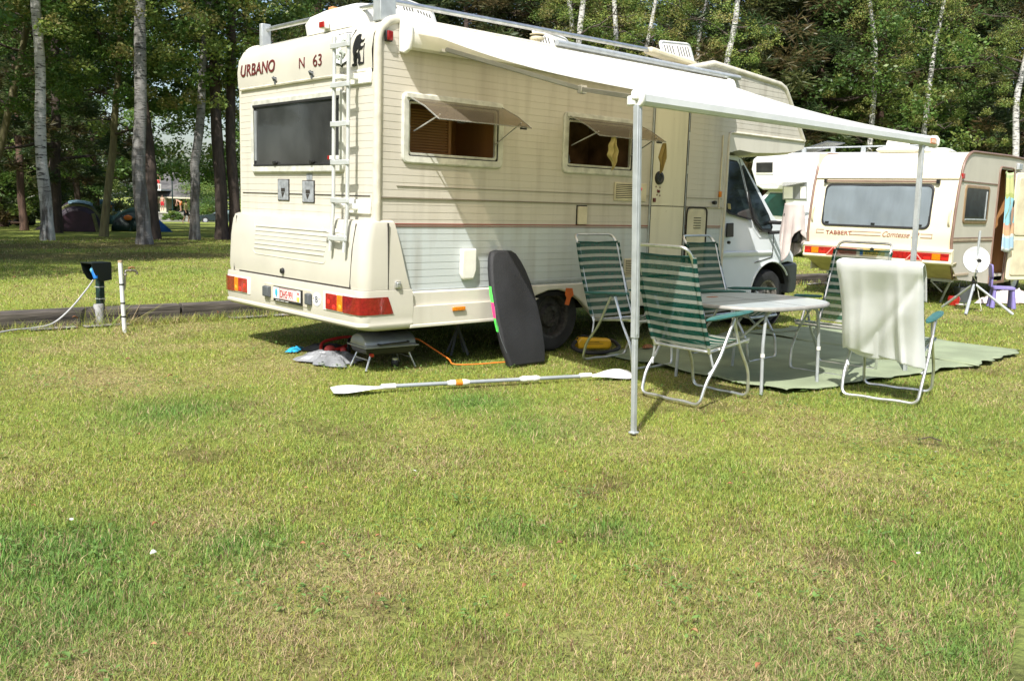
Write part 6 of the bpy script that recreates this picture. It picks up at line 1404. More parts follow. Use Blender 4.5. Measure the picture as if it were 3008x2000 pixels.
for x0, x1, y0, y1 in ((.45, 1.05, .85, 1.5), (2.6, 3.4, .7, 1.4)):
    q = MB(); q.loft([[(x, y, z) for x, y in rrect(x0-i, x1+i, y0-i, y1+i, .06)] for i, z in ((-.02, 2.30), (.02, 2.345), (.0, 2.375), (-.08, 2.40))]); q.build('roof_hatch', 'plastic_w', CV, angle=50)
# ---- beach towel in the doorway
def btm():
    m, t = nmat('beach_towel'); L = t.links.new; out = node(t, 'ShaderNodeOutputMaterial'); p = node(t, 'ShaderNodeBsdfPrincipled'); p.inputs['Roughness'].default_value = .9
    uv = node(t, 'ShaderNodeUVMap'); sp = node(t, 'ShaderNodeSeparateXYZ'); n = node(t, 'ShaderNodeTexNoise'); n.inputs['Scale'].default_value = 5; L(uv.outputs[0], n.inputs[0])
    L(uv.outputs[0], sp.inputs[0]); mu = node(t, 'ShaderNodeMath', operation='MULTIPLY_ADD'); mu.inputs[1].default_value = .13; L(n.outputs[0], mu.inputs[0]); L(sp.outputs[1], mu.inputs[2])
    cr_ = node(t, 'ShaderNodeValToRGB'); cr_.color_ramp.interpolation = 'CONSTANT'; e = cr_.color_ramp.elements
    st_ = [(0, (.62, .66, .66)), (.10, (.40, .58, .72)), (.24, (.62, .66, .62)), (.27, (.66, .42, .24)), (.37, (.62, .36, .25)), (.42, (.30, .58, .66)), (.74, (.42, .47, .16)), (.80, (.56, .57, .26)), (1.0, (.42, .52, .26))]
    e[0].position, e[0].color = 0, (*st_[0][1], 1); e[1].position, e[1].color = st_[1][0], (*st_[1][1], 1)
    for a, c_ in st_[2:]:
        k_ = e.new(min(a, .999)); k_.color = (*c_, 1)
    L(mu.outputs[0], cr_.inputs[0]); L(cr_.outputs[0], p.inputs['Base Color']); L(p.outputs[0], out.inputs[0]); return m
M['beach'] = btm()
bt = thing('beach_towel', 'beach towel with a palm and sea picture hanging in the caravan doorway', 'towel', (10.212, -.076, 0), .067)
def bfn(a, b):
    x = 1.80+.36*a+(1-b)*(.03+.28*a)*.9; return (x, -.06-.05*(1-b)-.02*math.sin(a*13+b*2), .80+1.27*b-.03*math.sin(a*3))
MB().grid(bfn, 20, 26, uvfn=lambda a, b: (a, b)).build('cloth', 'beach', bt, sol=.006)
q = MB(); q.loft([[bfn(a+.035*s_, b)[0:1]+(bfn(a, b)[1]-.012,)+bfn(a, b)[2:] for s_ in (-1, 1)] for a, b in ((.25, .42), (.42, .52), (.58, .62), (.66, .72))], closed=False, caps=False); q.build('palm_stem', 'ochre', bt)
q = MB(); q.ball((2.14, -.13, 1.38), (.07, .004, .17)); q.build('figure_patch', pbr('skin_print', (.55, .32, .22), .8), bt); q = MB(); q.ball((2.13, -.135, 1.56), (.045, .004, .06)); q.build('dark_patch', 'ink', bt)
# ---- satellite dish on a tripod
DC = Vector((9.66, -.62, 0)); ds = thing('satellite_dish', 'white satellite dish on a grey tripod standing on the grass by the caravan', 'satellite dish', DC)
for f_ in ((9.91, -.11), (9.17, -.74), (9.87, -1.10)):
    q = MB(); q.tube([(0, 0, .40), (f_[0]-DC.x, f_[1]-DC.y, 0)], .017, 8); lg = q.build('leg', 'alu_m', ds); q = MB(); q.tube([((f_[0]-DC.x)*.55, (f_[1]-DC.y)*.55, .18), (f_[0]-DC.x, f_[1]-DC.y, 0)], .021, 8); q.build('outer_tube', 'alu_m', lg)
q = MB(); q.tube([(0, 0, .3), (.02, 0, 1.14)], .018, 8); q.build('mast', 'alu_m', ds)
q = MB(); q.ball((0, 0, .42), (.04, .04, .04)); q.tube([(0, 0, .36), (0, 0, .50)], .032, 10); q.build('clamp', 'black', ds)
dd = Vector((-.80, -.50, .28)).normalized(); ax = dd.cross(Vector((0, 0, 1))).normalized(); ay = ax.cross(dd)*-1; dc = Vector((-.02, 0, .76))
def dish(c, r, dep, ax, ay, dd, n=28):
    rings = []
    for k in range(7):
        rr = r*k/6+.002; rings.append([c+ax*rr*math.cos(2*PI*j/n)+ay*rr*1.08*math.sin(2*PI*j/n)+dd*dep*(rr/r)**2 for j in range(n)])
    rings.append([c+ax*r*1.03*math.cos(2*PI*j/n)+ay*r*1.11*math.sin(2*PI*j/n)+dd*(dep-.006) for j in range(n)])
    return MB().loft(rings, caps=False)
dish(dc-Vector((0, 0, .03)), .172, .030, ax, ay, dd).build('dish', pbr('dish_grey_white', (.58, .59, .57), .4), ds, sol=.004)
q = MB(); q.tube([dc-ay*-.0+Vector((0, 0, -.20)), dc+dd*.24+Vector((0, 0, -.12))], .008, 6); q.build('arm', 'dgrey', ds); q = MB(); q.tube([dc+dd*.25+Vector((0, 0, -.10)), dc+dd*.19+Vector((0, 0, -.08))], .028, 10); q.build('receiver', 'black', ds)
q = MB(); q.tube(smooth_path([dc+dd*.25+Vector((0, 0, -.12)), Vector((-.16, -.05, .52)), Vector((.0, -.03, .42)), Vector((.06, -.06, .22)), Vector((.10, -.10, .02)), Vector((.3, 0, .01))]), .005, 6); q.build('cable', 'plastic_w', ds)
# ---- child's purple chair
M['purple'] = pbr('purple_plastic', (.22, .185, .44), .45, dirt=.06)
pc = thing('child_chair', "child's small purple plastic chair beside the satellite dish", 'chair', (10.76, -.60, 0), R(-150))
q = MB(); q.loft([[(x, y, z) for x, y in rrect(-.16-i, .16+i, -.14-i, .16+i, .03)] for i, z in ((-.01, .27), (0, .28), (0, .305), (-.01, .315))]); q.build('seat', 'purple', pc)
for sx_ in (-1, 1):
    for y_ in (-.11, .13):
        q = MB(); q.tube([(sx_*.12, y_, .28), (sx_*.145, y_*1.2, 0)], .03, 10, radii=[.022, .036]); q.build('leg', 'purple', pc)
q = MB(); q.loft([[(x, y, z) for x, y in ((-w_, -.15-l_), (w_, -.15-l_), (w_, -.125-l_), (-w_, -.125-l_))] for z, w_, l_ in ((.44, .13, .02), (.50, .15, .03), (.60, .155, .04), (.64, .13, .045))])
for k_ in (-1, 0, 1): q.box(k_*.09-.018, k_*.09+.018, -.17, -.145, .30, .46)
q.build('backrest', 'purple', pc, bevel=.01)
# ---- small things by the caravan
rt = thing('toy_bucket', 'small red toy with a white saucer on the grass left of the satellite dish', 'toy', (10.36, -.08, 0)); q = MB(); q.lathe([(.001, 0), (.07, 0), (.09, .10), (.075, .14), (.001, .14)], n=18); q.build('bucket', 'redl', rt); q = MB(); q.lathe([(.001, .01), (.08, .01), (.09, .025), (.001, .02)], (.02, -.10, 0), n=18); q.build('saucer', 'plastic_w', rt)
q = MB(); bk_ = thing('bucket', 'dark bucket under the caravan behind the dish tripod', 'bucket', (10.95, .02, 0)); q.lathe([(.001, 0), (.11, 0), (.15, .24), (.14, .24), (.10, .02)], n=20); q.build('body', 'dgrey', bk_); q = MB(); q.tube([(.15*math.cos(a), .02, .24+.12*math.sin(a)) for a in [PI*k/10 for k in range(11)]], .004, 5); q.build('handle', 'alu_m', bk_)
o = crumple(0, 0, .75, .30, .16, 12, -.1).build('bath_towel', 'pink', angle=80); o.location = (11.95, -.30, 0); tag(o, 'pink towel thrown on the grass below the caravan door', 'towel')
# ================================================================== WHITE MOTORHOME BEHIND
A = at(2204, 24.5); B = at(2724, 21.8); hd_ = math.atan2(B.y-A.y, B.x-A.x); Lm = (B-A).length
WM = thing('white_motorhome', 'white motorhome with grey graphics parked behind the cream caravan', 'motorhome', (A.x, A.y, 0), hd_)
M['wm'] = pbr('bright_white_paint', (.80, .81, .80), .3, dirt=.03, coat=.3)
ZR = 2.80
def wmp(u, v):
    r = ray(u, v); n_ = np.array([-math.sin(hd_), math.cos(hd_), 0]); t = ((np.array(A)-CAM)@n_)/(r@n_); p = CAM+t*r-np.array(A); return (p[0]*math.cos(hd_)+p[1]*math.sin(hd_), p[2]+A.z)
out_ = [wmp(2203, 467), wmp(2222, 457), wmp(2250, 453)]; 
nose = [(Lm, ZR), (.45, ZR), (.12, ZR-.05), (-.02, ZR-.16), (-.05, ZR-.42), (.12, 1.95), (.30, 1.86)]
outl2 = nose+[(.50, 1.86), (-.2, 1.15), (-.75, .95), (-.8, .5), (Lm, .46)]
q = MB(); q.prism(nose+[(.9, 1.86), (1.1, .46), (Lm, .46)], 'y', 0, 2.2); q.build('body', 'wm', WM, bevel=.04, seg=3)
q = MB(); q.prism([(1.1, 1.88), (.42, 1.86), (-.28, 1.15), (-.95, .92), (-1.0, .45), (1.1, .45)], 'y', .12, 2.08); q.build('cab', 'wm', WM, bevel=.04, seg=3)
q = MB(); q.prism([(.95, 1.78), (.48, 1.78), (-.0, 1.22), (.95, 1.18)], 'y', .105, .12); q.build('cab_window', pbr('green_glass', (.02, .09, .075), .1, coat=.4), WM, smooth=False)
q = MB(); q.box(.9, Lm, -.012, 0, .46, .80); q.build('side_skirt', pbr('mid_grey_paint', (.33, .34, .35), .4), WM, bevel=.01)
def wrect(pts, nm, mt, y0=-.02, y1=.0):
    P_ = [wmp(*p) for p in pts]; q = MB(); q.prism(P_, 'y', y0, y1); return q.build(nm, mt, WM, bevel=.006, smooth=False)
K3 = lambda a, b: (2000+a/3.135, 400+b/3.135)
o = wrect([K3(690, 235), K3(858, 232), K3(855, 352), K3(690, 350)], 'bunk_window', 'plastic_w'); q = MB(); P_ = [wmp(*K3(*p)) for p in ((698, 245), (850, 242), (848, 335), (698, 335))]; q.prism(P_, 'y', -.03, -.02); q.build('pane', 'darkglass', o, smooth=False)
o = wrect([K3(940, 425), K3(1170, 420), K3(1165, 592), K3(940, 585)], 'side_window', 'alu_m'); q = MB(); P_ = [wmp(*K3(*p)) for p in ((948, 440), (1162, 432), (1158, 584), (948, 578))]; q.prism(P_, 'y', -.03, -.02); q.build('pane', pbr('curtained_glass', (.22, .23, .23), .3, dirt=.2, dscale=3, stretch=(3, 1, .2)), o, smooth=False)
for c0, c1 in ((952, 1035), (1105, 1158)):
    q = MB(); P_ = [wmp(*K3(*p)) for p in ((c0, 468), (c1, 468), (c1, 576), (c0, 576))]; q.prism(P_, 'y', -.036, -.03); q.build('curtain', 'plastic_w', o, smooth=False)
a, b = wmp(*K3(948, 425)), wmp(*K3(1165, 425)); q = MB(); q.loft([[(a[0]-.0, -.01, a[1]), (b[0], -.01, b[1]), (b[0]-.35, -.52, b[1]-.12), (a[0]-.65, -.52, a[1]-.12)], [(a[0], -.01, a[1]+.015), (b[0], -.01, b[1]+.015), (b[0]-.35, -.52, b[1]-.105), (a[0]-.65, -.52, a[1]-.105)]]); q.build('window_flap', 'smoke_hi', o)
q = MB(); P_ = [wmp(*K3(*p)) for p in ((1045, 755), (1195, 700), (1195, 715), (1060, 770))]; q.prism(P_, 'y', -.006, -.001); P_ = [wmp(*K3(*p)) for p in ((1040, 745), (1180, 705), (1160, 700), (1045, 735))]; q.prism(P_, 'y', -.006, -.001); q.build('side_graphic', pbr('graphic_grey', (.25, .27, .29), .4), WM, smooth=False)
q = MB(); P_ = [wmp(*K3(*p)) for p in ((1050, 775), (1195, 760), (1195, 765), (1050, 780))]; q.prism(P_, 'y', -.006, -.001); q.build('side_graphic', pbr('graphic_blue', (.12, .35, .5), .4), WM, smooth=False)
q = MB(); q.tube([(.6, .1, .42), (1.3, .1, .40)], .05, 8); q.build('exhaust', 'under', WM)
for x in (.0, Lm-1.6):
    q = MB(); q.lathe([(.20, 0), (.31, .0), (.335, .03), (.335, .2)], (x, .12, .335), 'y', 24); wh_ = q.build('wheel', 'tyre', WM); q = MB(); q.lathe([(.001, .02), (.2, .03)], (x, .12, .335), 'y', 20); q.build('rim', 'alu_m', wh_)
q = MB(); q.tube([(1.0, .25, ZR+.13), (Lm-.2, .25, ZR+.17)], .018, 8)
for k_ in range(5): q.box(1.2+k_*.75, 1.3+k_*.75, .22, .28, ZR-.01, ZR+.14)
q.build('roof_rail', 'alu_m', WM)
q = MB(); q.loft([[(1.2, .5, ZR+.02), (1.9, .5, ZR+.02), (1.9, 1.2, ZR+.02), (1.2, 1.2, ZR+.02)], [(1.2, .5, ZR+.04), (1.9, .5, ZR+.04), (1.9, 1.2, ZR+.04), (1.2, 1.2, ZR+.04)]]); q.build('hatch_base', 'plastic_w', WM)
q = MB(); q.loft([[(.95, .5, ZR+.06), (1.75, .5, ZR+.30), (1.95, 1.2, ZR+.30), (1.15, 1.2, ZR+.06)], [(.95, .5, ZR+.075), (1.75, .5, ZR+.315), (1.95, 1.2, ZR+.315), (1.15, 1.2, ZR+.075)]]); q.build('raised_skylight', 'smoke_hi', WM)
q = MB(); q.tube([(.95, .5, ZR+.07), (1.75, .5, ZR+.31), (1.95, 1.2, ZR+.31), (1.15, 1.2, ZR+.07)], .016, 6, closed=True); q.build('skylight_frame', 'dgrey', WM)
dd2 = Vector((-.2, -.95, .25)).normalized(); ax2 = dd2.cross(Vector((0, 0, 1))).normalized(); ay2 = ax2.cross(dd2)
dish(Vector((Lm-1.05, .9, ZR+.22)), .30, .05, ax2, ay2, dd2).build('roof_dish', 'plastic_w', WM, sol=.006)
q = MB(); q.tube([(Lm-1.0, .95, ZR), (Lm-1.0, .95, ZR+.2)], .03, 8); q.build('dish_mount', 'alu_m', WM)
q = MB(); q.loft([[(x, y, z) for x, y in rrect(Lm-.55-i, Lm+.25+i, .4-i, 1.2+i, .08)] for i, z in ((0, ZR), (.0, ZR+.06), (-.1, ZR+.12))]); q.build('roof_box', 'plastic_w', WM)
# third white roof at the right edge
W3 = thing('parked_campervan', 'white vehicle roof showing above the caravan at the right picture edge', 'campervan', at(2990, 26), hd_)
q = MB(); q.box(-.7, 4.5, 0, 2.1, .5, 2.70); q.build('body', 'wm', W3, bevel=.15, seg=4); q = MB(); q.loft([[(x, y, z) for x, y in rrect(-.2-i, 1.8+i, .3-i, 1.6+i, .1)] for i, z in ((0, 2.69), (.05, 2.80), (-.15, 2.88))]); q.build('roof_box', 'plastic_w', W3)
for x in (.2, 3.4):
    q = MB(); q.lathe([(.001, .0), (.31, .0), (.335, .03), (.335, .2)], (x, .05, .335), 'y', 24); q.build('wheel', 'tyre', W3)
# ================================================================== TENTS
def gp(u, v):
    """walk a picture ray down to the lawn"""
    d = ray(u, v); t = 2.
    while t < 400:
        p = CAM+d*t
        if p[2] <= tz(p[0], p[1]): return Vector((p[0], p[1], tz(p[0], p[1])))
        t += .15
    return Vector(CAM+d*120)
RX = Vector((RT[0], RT[1], 0)).normalized(); FY = Vector((_f[0], _f[1], 0)).normalized(); VR = math.atan2(RX.y, RX.x)
p = gp(230, 681); dep = (np.array(p)-CAM)@_f; s_ = FPX/dep; pass
W1 = (292-166)/s_; H1 = (682-592)/s_
M['tent_purple'] = pbr('dark_purple_nylon', (.045, .030, .045), .6, dirt=.25, dscale=2); M['tent_olive'] = pbr('olive_nylon', (.16, .17, .06), .6, dirt=.2)
tn = thing('dome_tent', 'large dark purple dome tent with olive edging and a pale blue roof patch', 'tent', p, VR+R(24))
def arch_fn(W_, H_, D_, y0=0., e=2.3):
    def fn(a, b):
        t = PI*a; x = -W_/2*math.copysign(abs(math.cos(t))**(2/e), math.cos(t)); z = H_*abs(math.sin(t))**(2/e)
        k = 1-.28*abs(2*b-1)**2.2; return (x*(.97 if b in (0, 1) else 1), y0+D_*b, z*k)
    return fn
def capped(fn, nu, nv):
    q = MB().grid(fn, nu, nv)
    for b in (0, 1): q.add([fn(i/nu, b) for i in range(nu+1)], [tuple(range(nu+1))])
    return q
capped(arch_fn(W1, H1, 2.6), 26, 12).build('flysheet', 'tent_purple', tn, sol=.01)
q = MB(); fr_ = [(W1*.42*math.cos(a), .02, max(0, H1*.68*math.sin(a)**.8)) for a in [PI*k/16 for k in range(17)]]; q.add([(x, -.04, z) for x, _, z in fr_]+[(x, .02, z) for x, _, z in fr_], [tuple(range(17)), tuple(range(17, 34))[::-1]]+[(i, i+1, 18+i, 17+i) for i in range(16)]+[(16, 0, 17, 33)]); q.build('door_panel', pbr('plum_nylon', (.055, .022, .04), .5, dirt=.3, dscale=2), tn)
for k_, y in ((1.04, .0),):
    q = MB(); q.tube([tuple(Vector(arch_fn(W1*1.0, H1, 2.6)(a/30, .12))*1.01) for a in range(31)], .07, 6); q.build('olive_edging', 'tent_olive', tn)
    q = MB(); q.tube([(-W1*.42, -.05, 0), (-W1*.36, -.06, H1*.55)], .05, 6); q.tube([(W1*.42, -.05, 0), (W1*.33, -.06, H1*.6)], .06, 6); q.build('olive_edging', 'tent_olive', tn)
q = MB().grid(lambda a, b: (-.28+.75*a, .2+.9*b, H1*(.93+.075*math.sin(PI*b))-.25*abs(a-.4)**2), 6, 4); q.build('roof_patch', pbr('pale_blue_nylon', (.20, .33, .40), .6), tn, sol=.02)
q = MB(); q.add([(-W1*.46, .3, H1*.45), (-W1*.95, .5, .02), (-W1*.45, 1.6, .02), (-W1*.47, .3, .02)], [(0, 1, 2), (0, 3, 1)]); q.build('guyed_wing', 'tent_purple', tn, sol=.01)
p2 = gp(415, 680); W2_ = (512-326)/s_; H2_ = (681-609)/s_
t2 = thing('dome_tent', 'low dark green tent with a bright blue end behind the thick birch', 'tent', p2, VR+R(21))
capped(arch_fn(W2_*.78, H2_, 2.2, e=2.0), 24, 10).build('flysheet', pbr('dark_green_nylon', (.012, .045, .038), .5, dirt=.3, dscale=2), t2, sol=.01).location = (-W2_*.08, 0, 0)
q = MB(); q.add([(W2_*.02, -.12, H2_*.92), (W2_*.50, -.2, 0), (W2_*.10, -.35, 0), (W2_*.42, 1.9, 0), (W2_*.10, 1.2, H2_*.95)], [(0, 2, 1), (0, 1, 4), (1, 3, 4)]); q.build('blue_panel', pbr('bright_blue_nylon', (.01, .10, .32), .5), t2, sol=.01)
q = MB(); q.ball((-W2_*.20, -.05, H2_*.58), (.15, .08, .10)); q.build('orange_logo', pbr('orange_nylon', (.6, .16, .02), .6), t2)
q = MB(); q.tube([(-W2_*.17, -.03, 0), (-W2_*.15, -.03, H2_*.55), (-W2_*.02, -.05, H2_*.6)], .03, 6); q.build('door_zip', 'dkgreen', t2)
p3 = at(280, 58); t3 = thing('dome_tent', 'blue and orange tent peeping out right of the purple tent', 'tent', p3, VR); capped(arch_fn(1.9, 1.55, 2.0), 20, 8).build('flysheet', pbr('teal_nylon', (.05, .16, .19), .5, dirt=.3), t3, sol=.01)
q = MB(); q.ball((.75, -.05, 1.0), (.3, .1, .35)); q.build('orange_panel', 'orange_nylon', t3)
# ================================================================== FAR SIDE: HOUSE, WALL, CAR, LAMP, SLIDE, PEOPLE
def far(u, v, dep): r = ray(u, v); return Vector(CAM+r*dep)
HD = 104.; HS = FPX/HD
ho = thing('house', 'cream house with a grey tiled roof and a balcony beyond the road', 'house', far(500, 622, HD), VR)
def hx(u): return (u-500)/HS
def hzz(v): return (622-v)/HS
M['hcream'] = pbr('house_render', (.62, .57, .42), .9, dirt=.06); M['hroof'] = pbr('grey_roof', (.13, .125, .115), .85, dirt=.3, dscale=1.2)
q = MB(); q.box(hx(440), hx(575), 0, 8, -.6, hzz(582)); q.box(hx(440), hx(490), -.6, 0, -.6, hzz(582)) if False else None; q.build('wall', 'hcream', ho, smooth=False)
q = MB(); q.box(hx(488), hx(506), -1.8, -1.0, -.6, hzz(584)); q.build('pillar', 'hcream', ho, smooth=False)
q = MB(); q.loft([[(hx(436), -2.0, hzz(583)), (hx(436), 0, hzz(583)), (hx(440), 5, hzz(505)), (hx(440), 4.8, hzz(505))], [(hx(580), -2.0, hzz(583)), (hx(580), 0, hzz(583)), (hx(560), 5, hzz(505)), (hx(560), 4.8, hzz(505))]]); q.build('roof', 'hroof', ho)
q = MB(); q.box(hx(436), hx(580), -2.05, -1.9, hzz(583), hzz(579)); q.build('gutter', 'hcream', ho, smooth=False)
q = MB(); q.box(hx(455), hx(506), -3.2, .5, hzz(562), hzz(558)); bl = q.build('balcony', pbr('balcony_white', (.7, .7, .68), .7), ho, smooth=False); q = MB()
for k_ in range(9): q.tube([(hx(457+k_*6), -3.15, hzz(558)), (hx(457+k_*6), -3.15, hzz(545))], .03, 5)
q.tube([(hx(455), -3.15, hzz(545)), (hx(506), -3.15, hzz(545))], .04, 5); q.build('railing', 'plastic_w', bl)
for a0, a1, b0, b1, mt in ((511, 545, 590, 620, 'tan'), (462, 484, 588, 622, 'tan')):
    q = MB(); q.box(hx(a0)-.1, hx(a1)+.1, -.1, 0, hzz(b1)-.1, hzz(b0)+.1); o = q.build('window', 'plastic_w', ho, smooth=False); q = MB(); q.box(hx(a0), hx(a1), -.14, -.1, hzz(b1), hzz(b0)); q.build('pane', 'darkglass', o, smooth=False); q = MB(); q.box(hx(a0), hx(a1), -.2, -.14, hzz(b0+12), hzz(b0)); q.build('blind', pbr('salmon_blind', (.55, .35, .28), .8), o, smooth=False)
def wall_obj(u0, u1, v0, v1, dep, lab):
    a = far(u0, v1, dep); b = far(u1, v1, dep); d = b-a; t = thing('stone_wall', lab, 'wall', (a.x, a.y, a.z), math.atan2(d.y, d.x)); q = MB(); q.box(0, d.length, -.2, .2, -.8, (v1-v0)/FPX*dep)
    q.build('masonry', pbr('grey_stone', (.27, .26, .25), .9, dirt=.3, dscale=2.5, stretch=(1, 1, 3), bump=.8, bscale=5), t, smooth=False); q = MB(); q.box(0, d.length, -.26, .26, (v1-v0)/FPX*dep, (v1-v0)/FPX*dep+.12); q.build('coping', pbr('pale_coping', (.36, .34, .31), .9), t, smooth=False)
wall_obj(312, 588, 622, 651, 99, 'low grey stone wall in front of the cream house')
q = MB(); tr_ = thing('terrace', 'raised grass terrace carrying the house', 'terrace', far(312, 640, 101), VR); q.box(-8, 26, 0, 22, -2, .65); tr_['kind'] = 'structure'; tr_['category'] = 'terrace'; o = q.build('bank', pbr('bank_grass', (.10, .14, .04), .95, dirt=.3), tr_, smooth=False)
lp_ = thing('street_lamp', 'slim green street lamp in front of the house', 'street lamp', far(508, 638, 97), 0); q = MB(); q.tube([(0, 0, -.3), (0, 0, 4.0)], .06, 8, radii=[.09, .05]); q.build('pole', 'dkgreen', lp_); q = MB(); q.lathe([(.06, 4.0), (.13, 4.1), (.11, 4.3), (.03, 4.38), (.001, 4.39)], n=12); q.build('lantern', pbr('green_lantern', (.03, .10, .07), .4), lp_)
bu = thing('round_bush', 'clipped round bush beside the road', 'bush', gp(510, 651)); leaf_child(crown_mesh('crown', centers(77, 26, .2, .95, .95, lambda z: 1-.35*z**2, .1), 160, np.full((26, 1), .30), .09, BG, 6), bu)
# car
cpn = gp(655, 656); cd_ = (np.array(cpn)-CAM)@_f; cpn = far(578, 656, 88); car = thing('parked_car', 'dark green saloon parked by the road, half hidden by a trunk', 'car', cpn, VR+R(16))
cs_ = [(0, .30), (.05, .62), (.12, .72), (1.15, .86), (1.35, .90), (1.95, 1.34), (2.9, 1.38), (3.6, 1.0), (4.2, .93), (4.3, .5), (4.25, .28)]
side_ = cs_+[(3.75, .28)]+[(3.42+.33*math.cos(a), .28+.33*math.sin(a)) for a in [PI*k/8 for k in range(9)]]+[(1.10, .28)]+[(.78+.33*math.cos(a), .28+.33*math.sin(a)) for a in [PI*k/8 for k in range(9)]]
q = MB(); q.loft([[(x, y+(.25*max(0, z-.9) if y < .8 else -.25*max(0, z-.9)), z) for x, z in side_] for y in (0, .8, 1.65)]); q.build('body', pbr('dark_green_car_paint', (.03, .045, .045), .2, coat=.6), car, bevel=.03)
for poly_ in ([(1.45, .93), (1.98, 1.28), (2.35, 1.31), (2.35, .93)], [(2.42, .93), (2.42, 1.31), (2.85, 1.31), (3.3, 1.02), (3.3, .93)]): q = MB(); q.add([(x, .25*max(0, z-.9)-.012, z) for x, z in poly_], [tuple(range(len(poly_)))]); q.build('side_window', pbr('pale_car_glass', (.20, .27, .28), .08, coat=.6), car, sol=.01)
for x in (.78, 3.42): q = MB(); q.lathe([(.19, .0), (.30, .0), (.31, .03), (.31, .18)], (x, .02, .31), 'y', 24); w_ = q.build('wheel', 'tyre', car); q = MB(); q.lathe([(.001, -.0), (.19, .01)], (x, .02, .31), 'y', 20); q.build('hubcap', 'alu_m', w_)
q = MB(); q.box(-.02, .03, .15, .45, .55, .68); q.build('headlight', 'plastic_w', car); q = MB(); q.box(-.05, .2, .02, 1.6, .35, .48); q.build('bumper', 'dgrey', car, bevel=.02); q = MB(); q.box(1.5, 1.62, -.12, .0, .93, 1.02); q.build('door_mirror', 'dgrey', car, bevel=.02)
# water slide
sl_ = thing('water_slide', 'yellow water slide at the far left behind the trunks', 'slide', gp(30, 642)+FY*4, VR)
M['yel'] = pbr('yellow_slide', (.80, .42, .02), .4, dirt=.05)
q = MB(); pth = smooth_path([Vector(p) for p in ((-3.5, 0, 3.1), (-2, 0, 2.4), (0, 0, 1.45), (1.6, 0, .8), (3.2, 0, .45), (5.0, 0, .4))]); q.loft([[c_+Vector(d_) for d_ in ((0, -.45, .35), (0, -.42, .05), (0, -.2, -.05), (0, .2, -.05), (0, .42, .05), (0, .45, .35))] for c_ in pth], closed=False, caps=False); q.build('chute', 'yel', sl_, sol=.05)
q = MB(); pth = smooth_path([Vector(p) for p in ((-4, 2, 5.6), (0, 2, 5.0), (4, 2.4, 4.6), (7, 3, 4.3))]); q.loft([[c_+Vector(d_) for d_ in ((0, -.45, .45), (0, -.42, .05), (0, -.2, -.05), (0, .2, -.05), (0, .42, .05), (0, .45, .45))] for c_ in pth], closed=False, caps=False); q.build('upper_chute', 'yel', sl_, sol=.05)
q = MB()
for x, z, y in ((-2, 2.3, 0), (1.4, .8, 0), (-1, 5.0, 2), (2.6, 4.7, 2.2)): q.tube([(x, y, -.5), (x, y, z)], .09, 8)
q.build('supports', 'dkgreen', sl_)
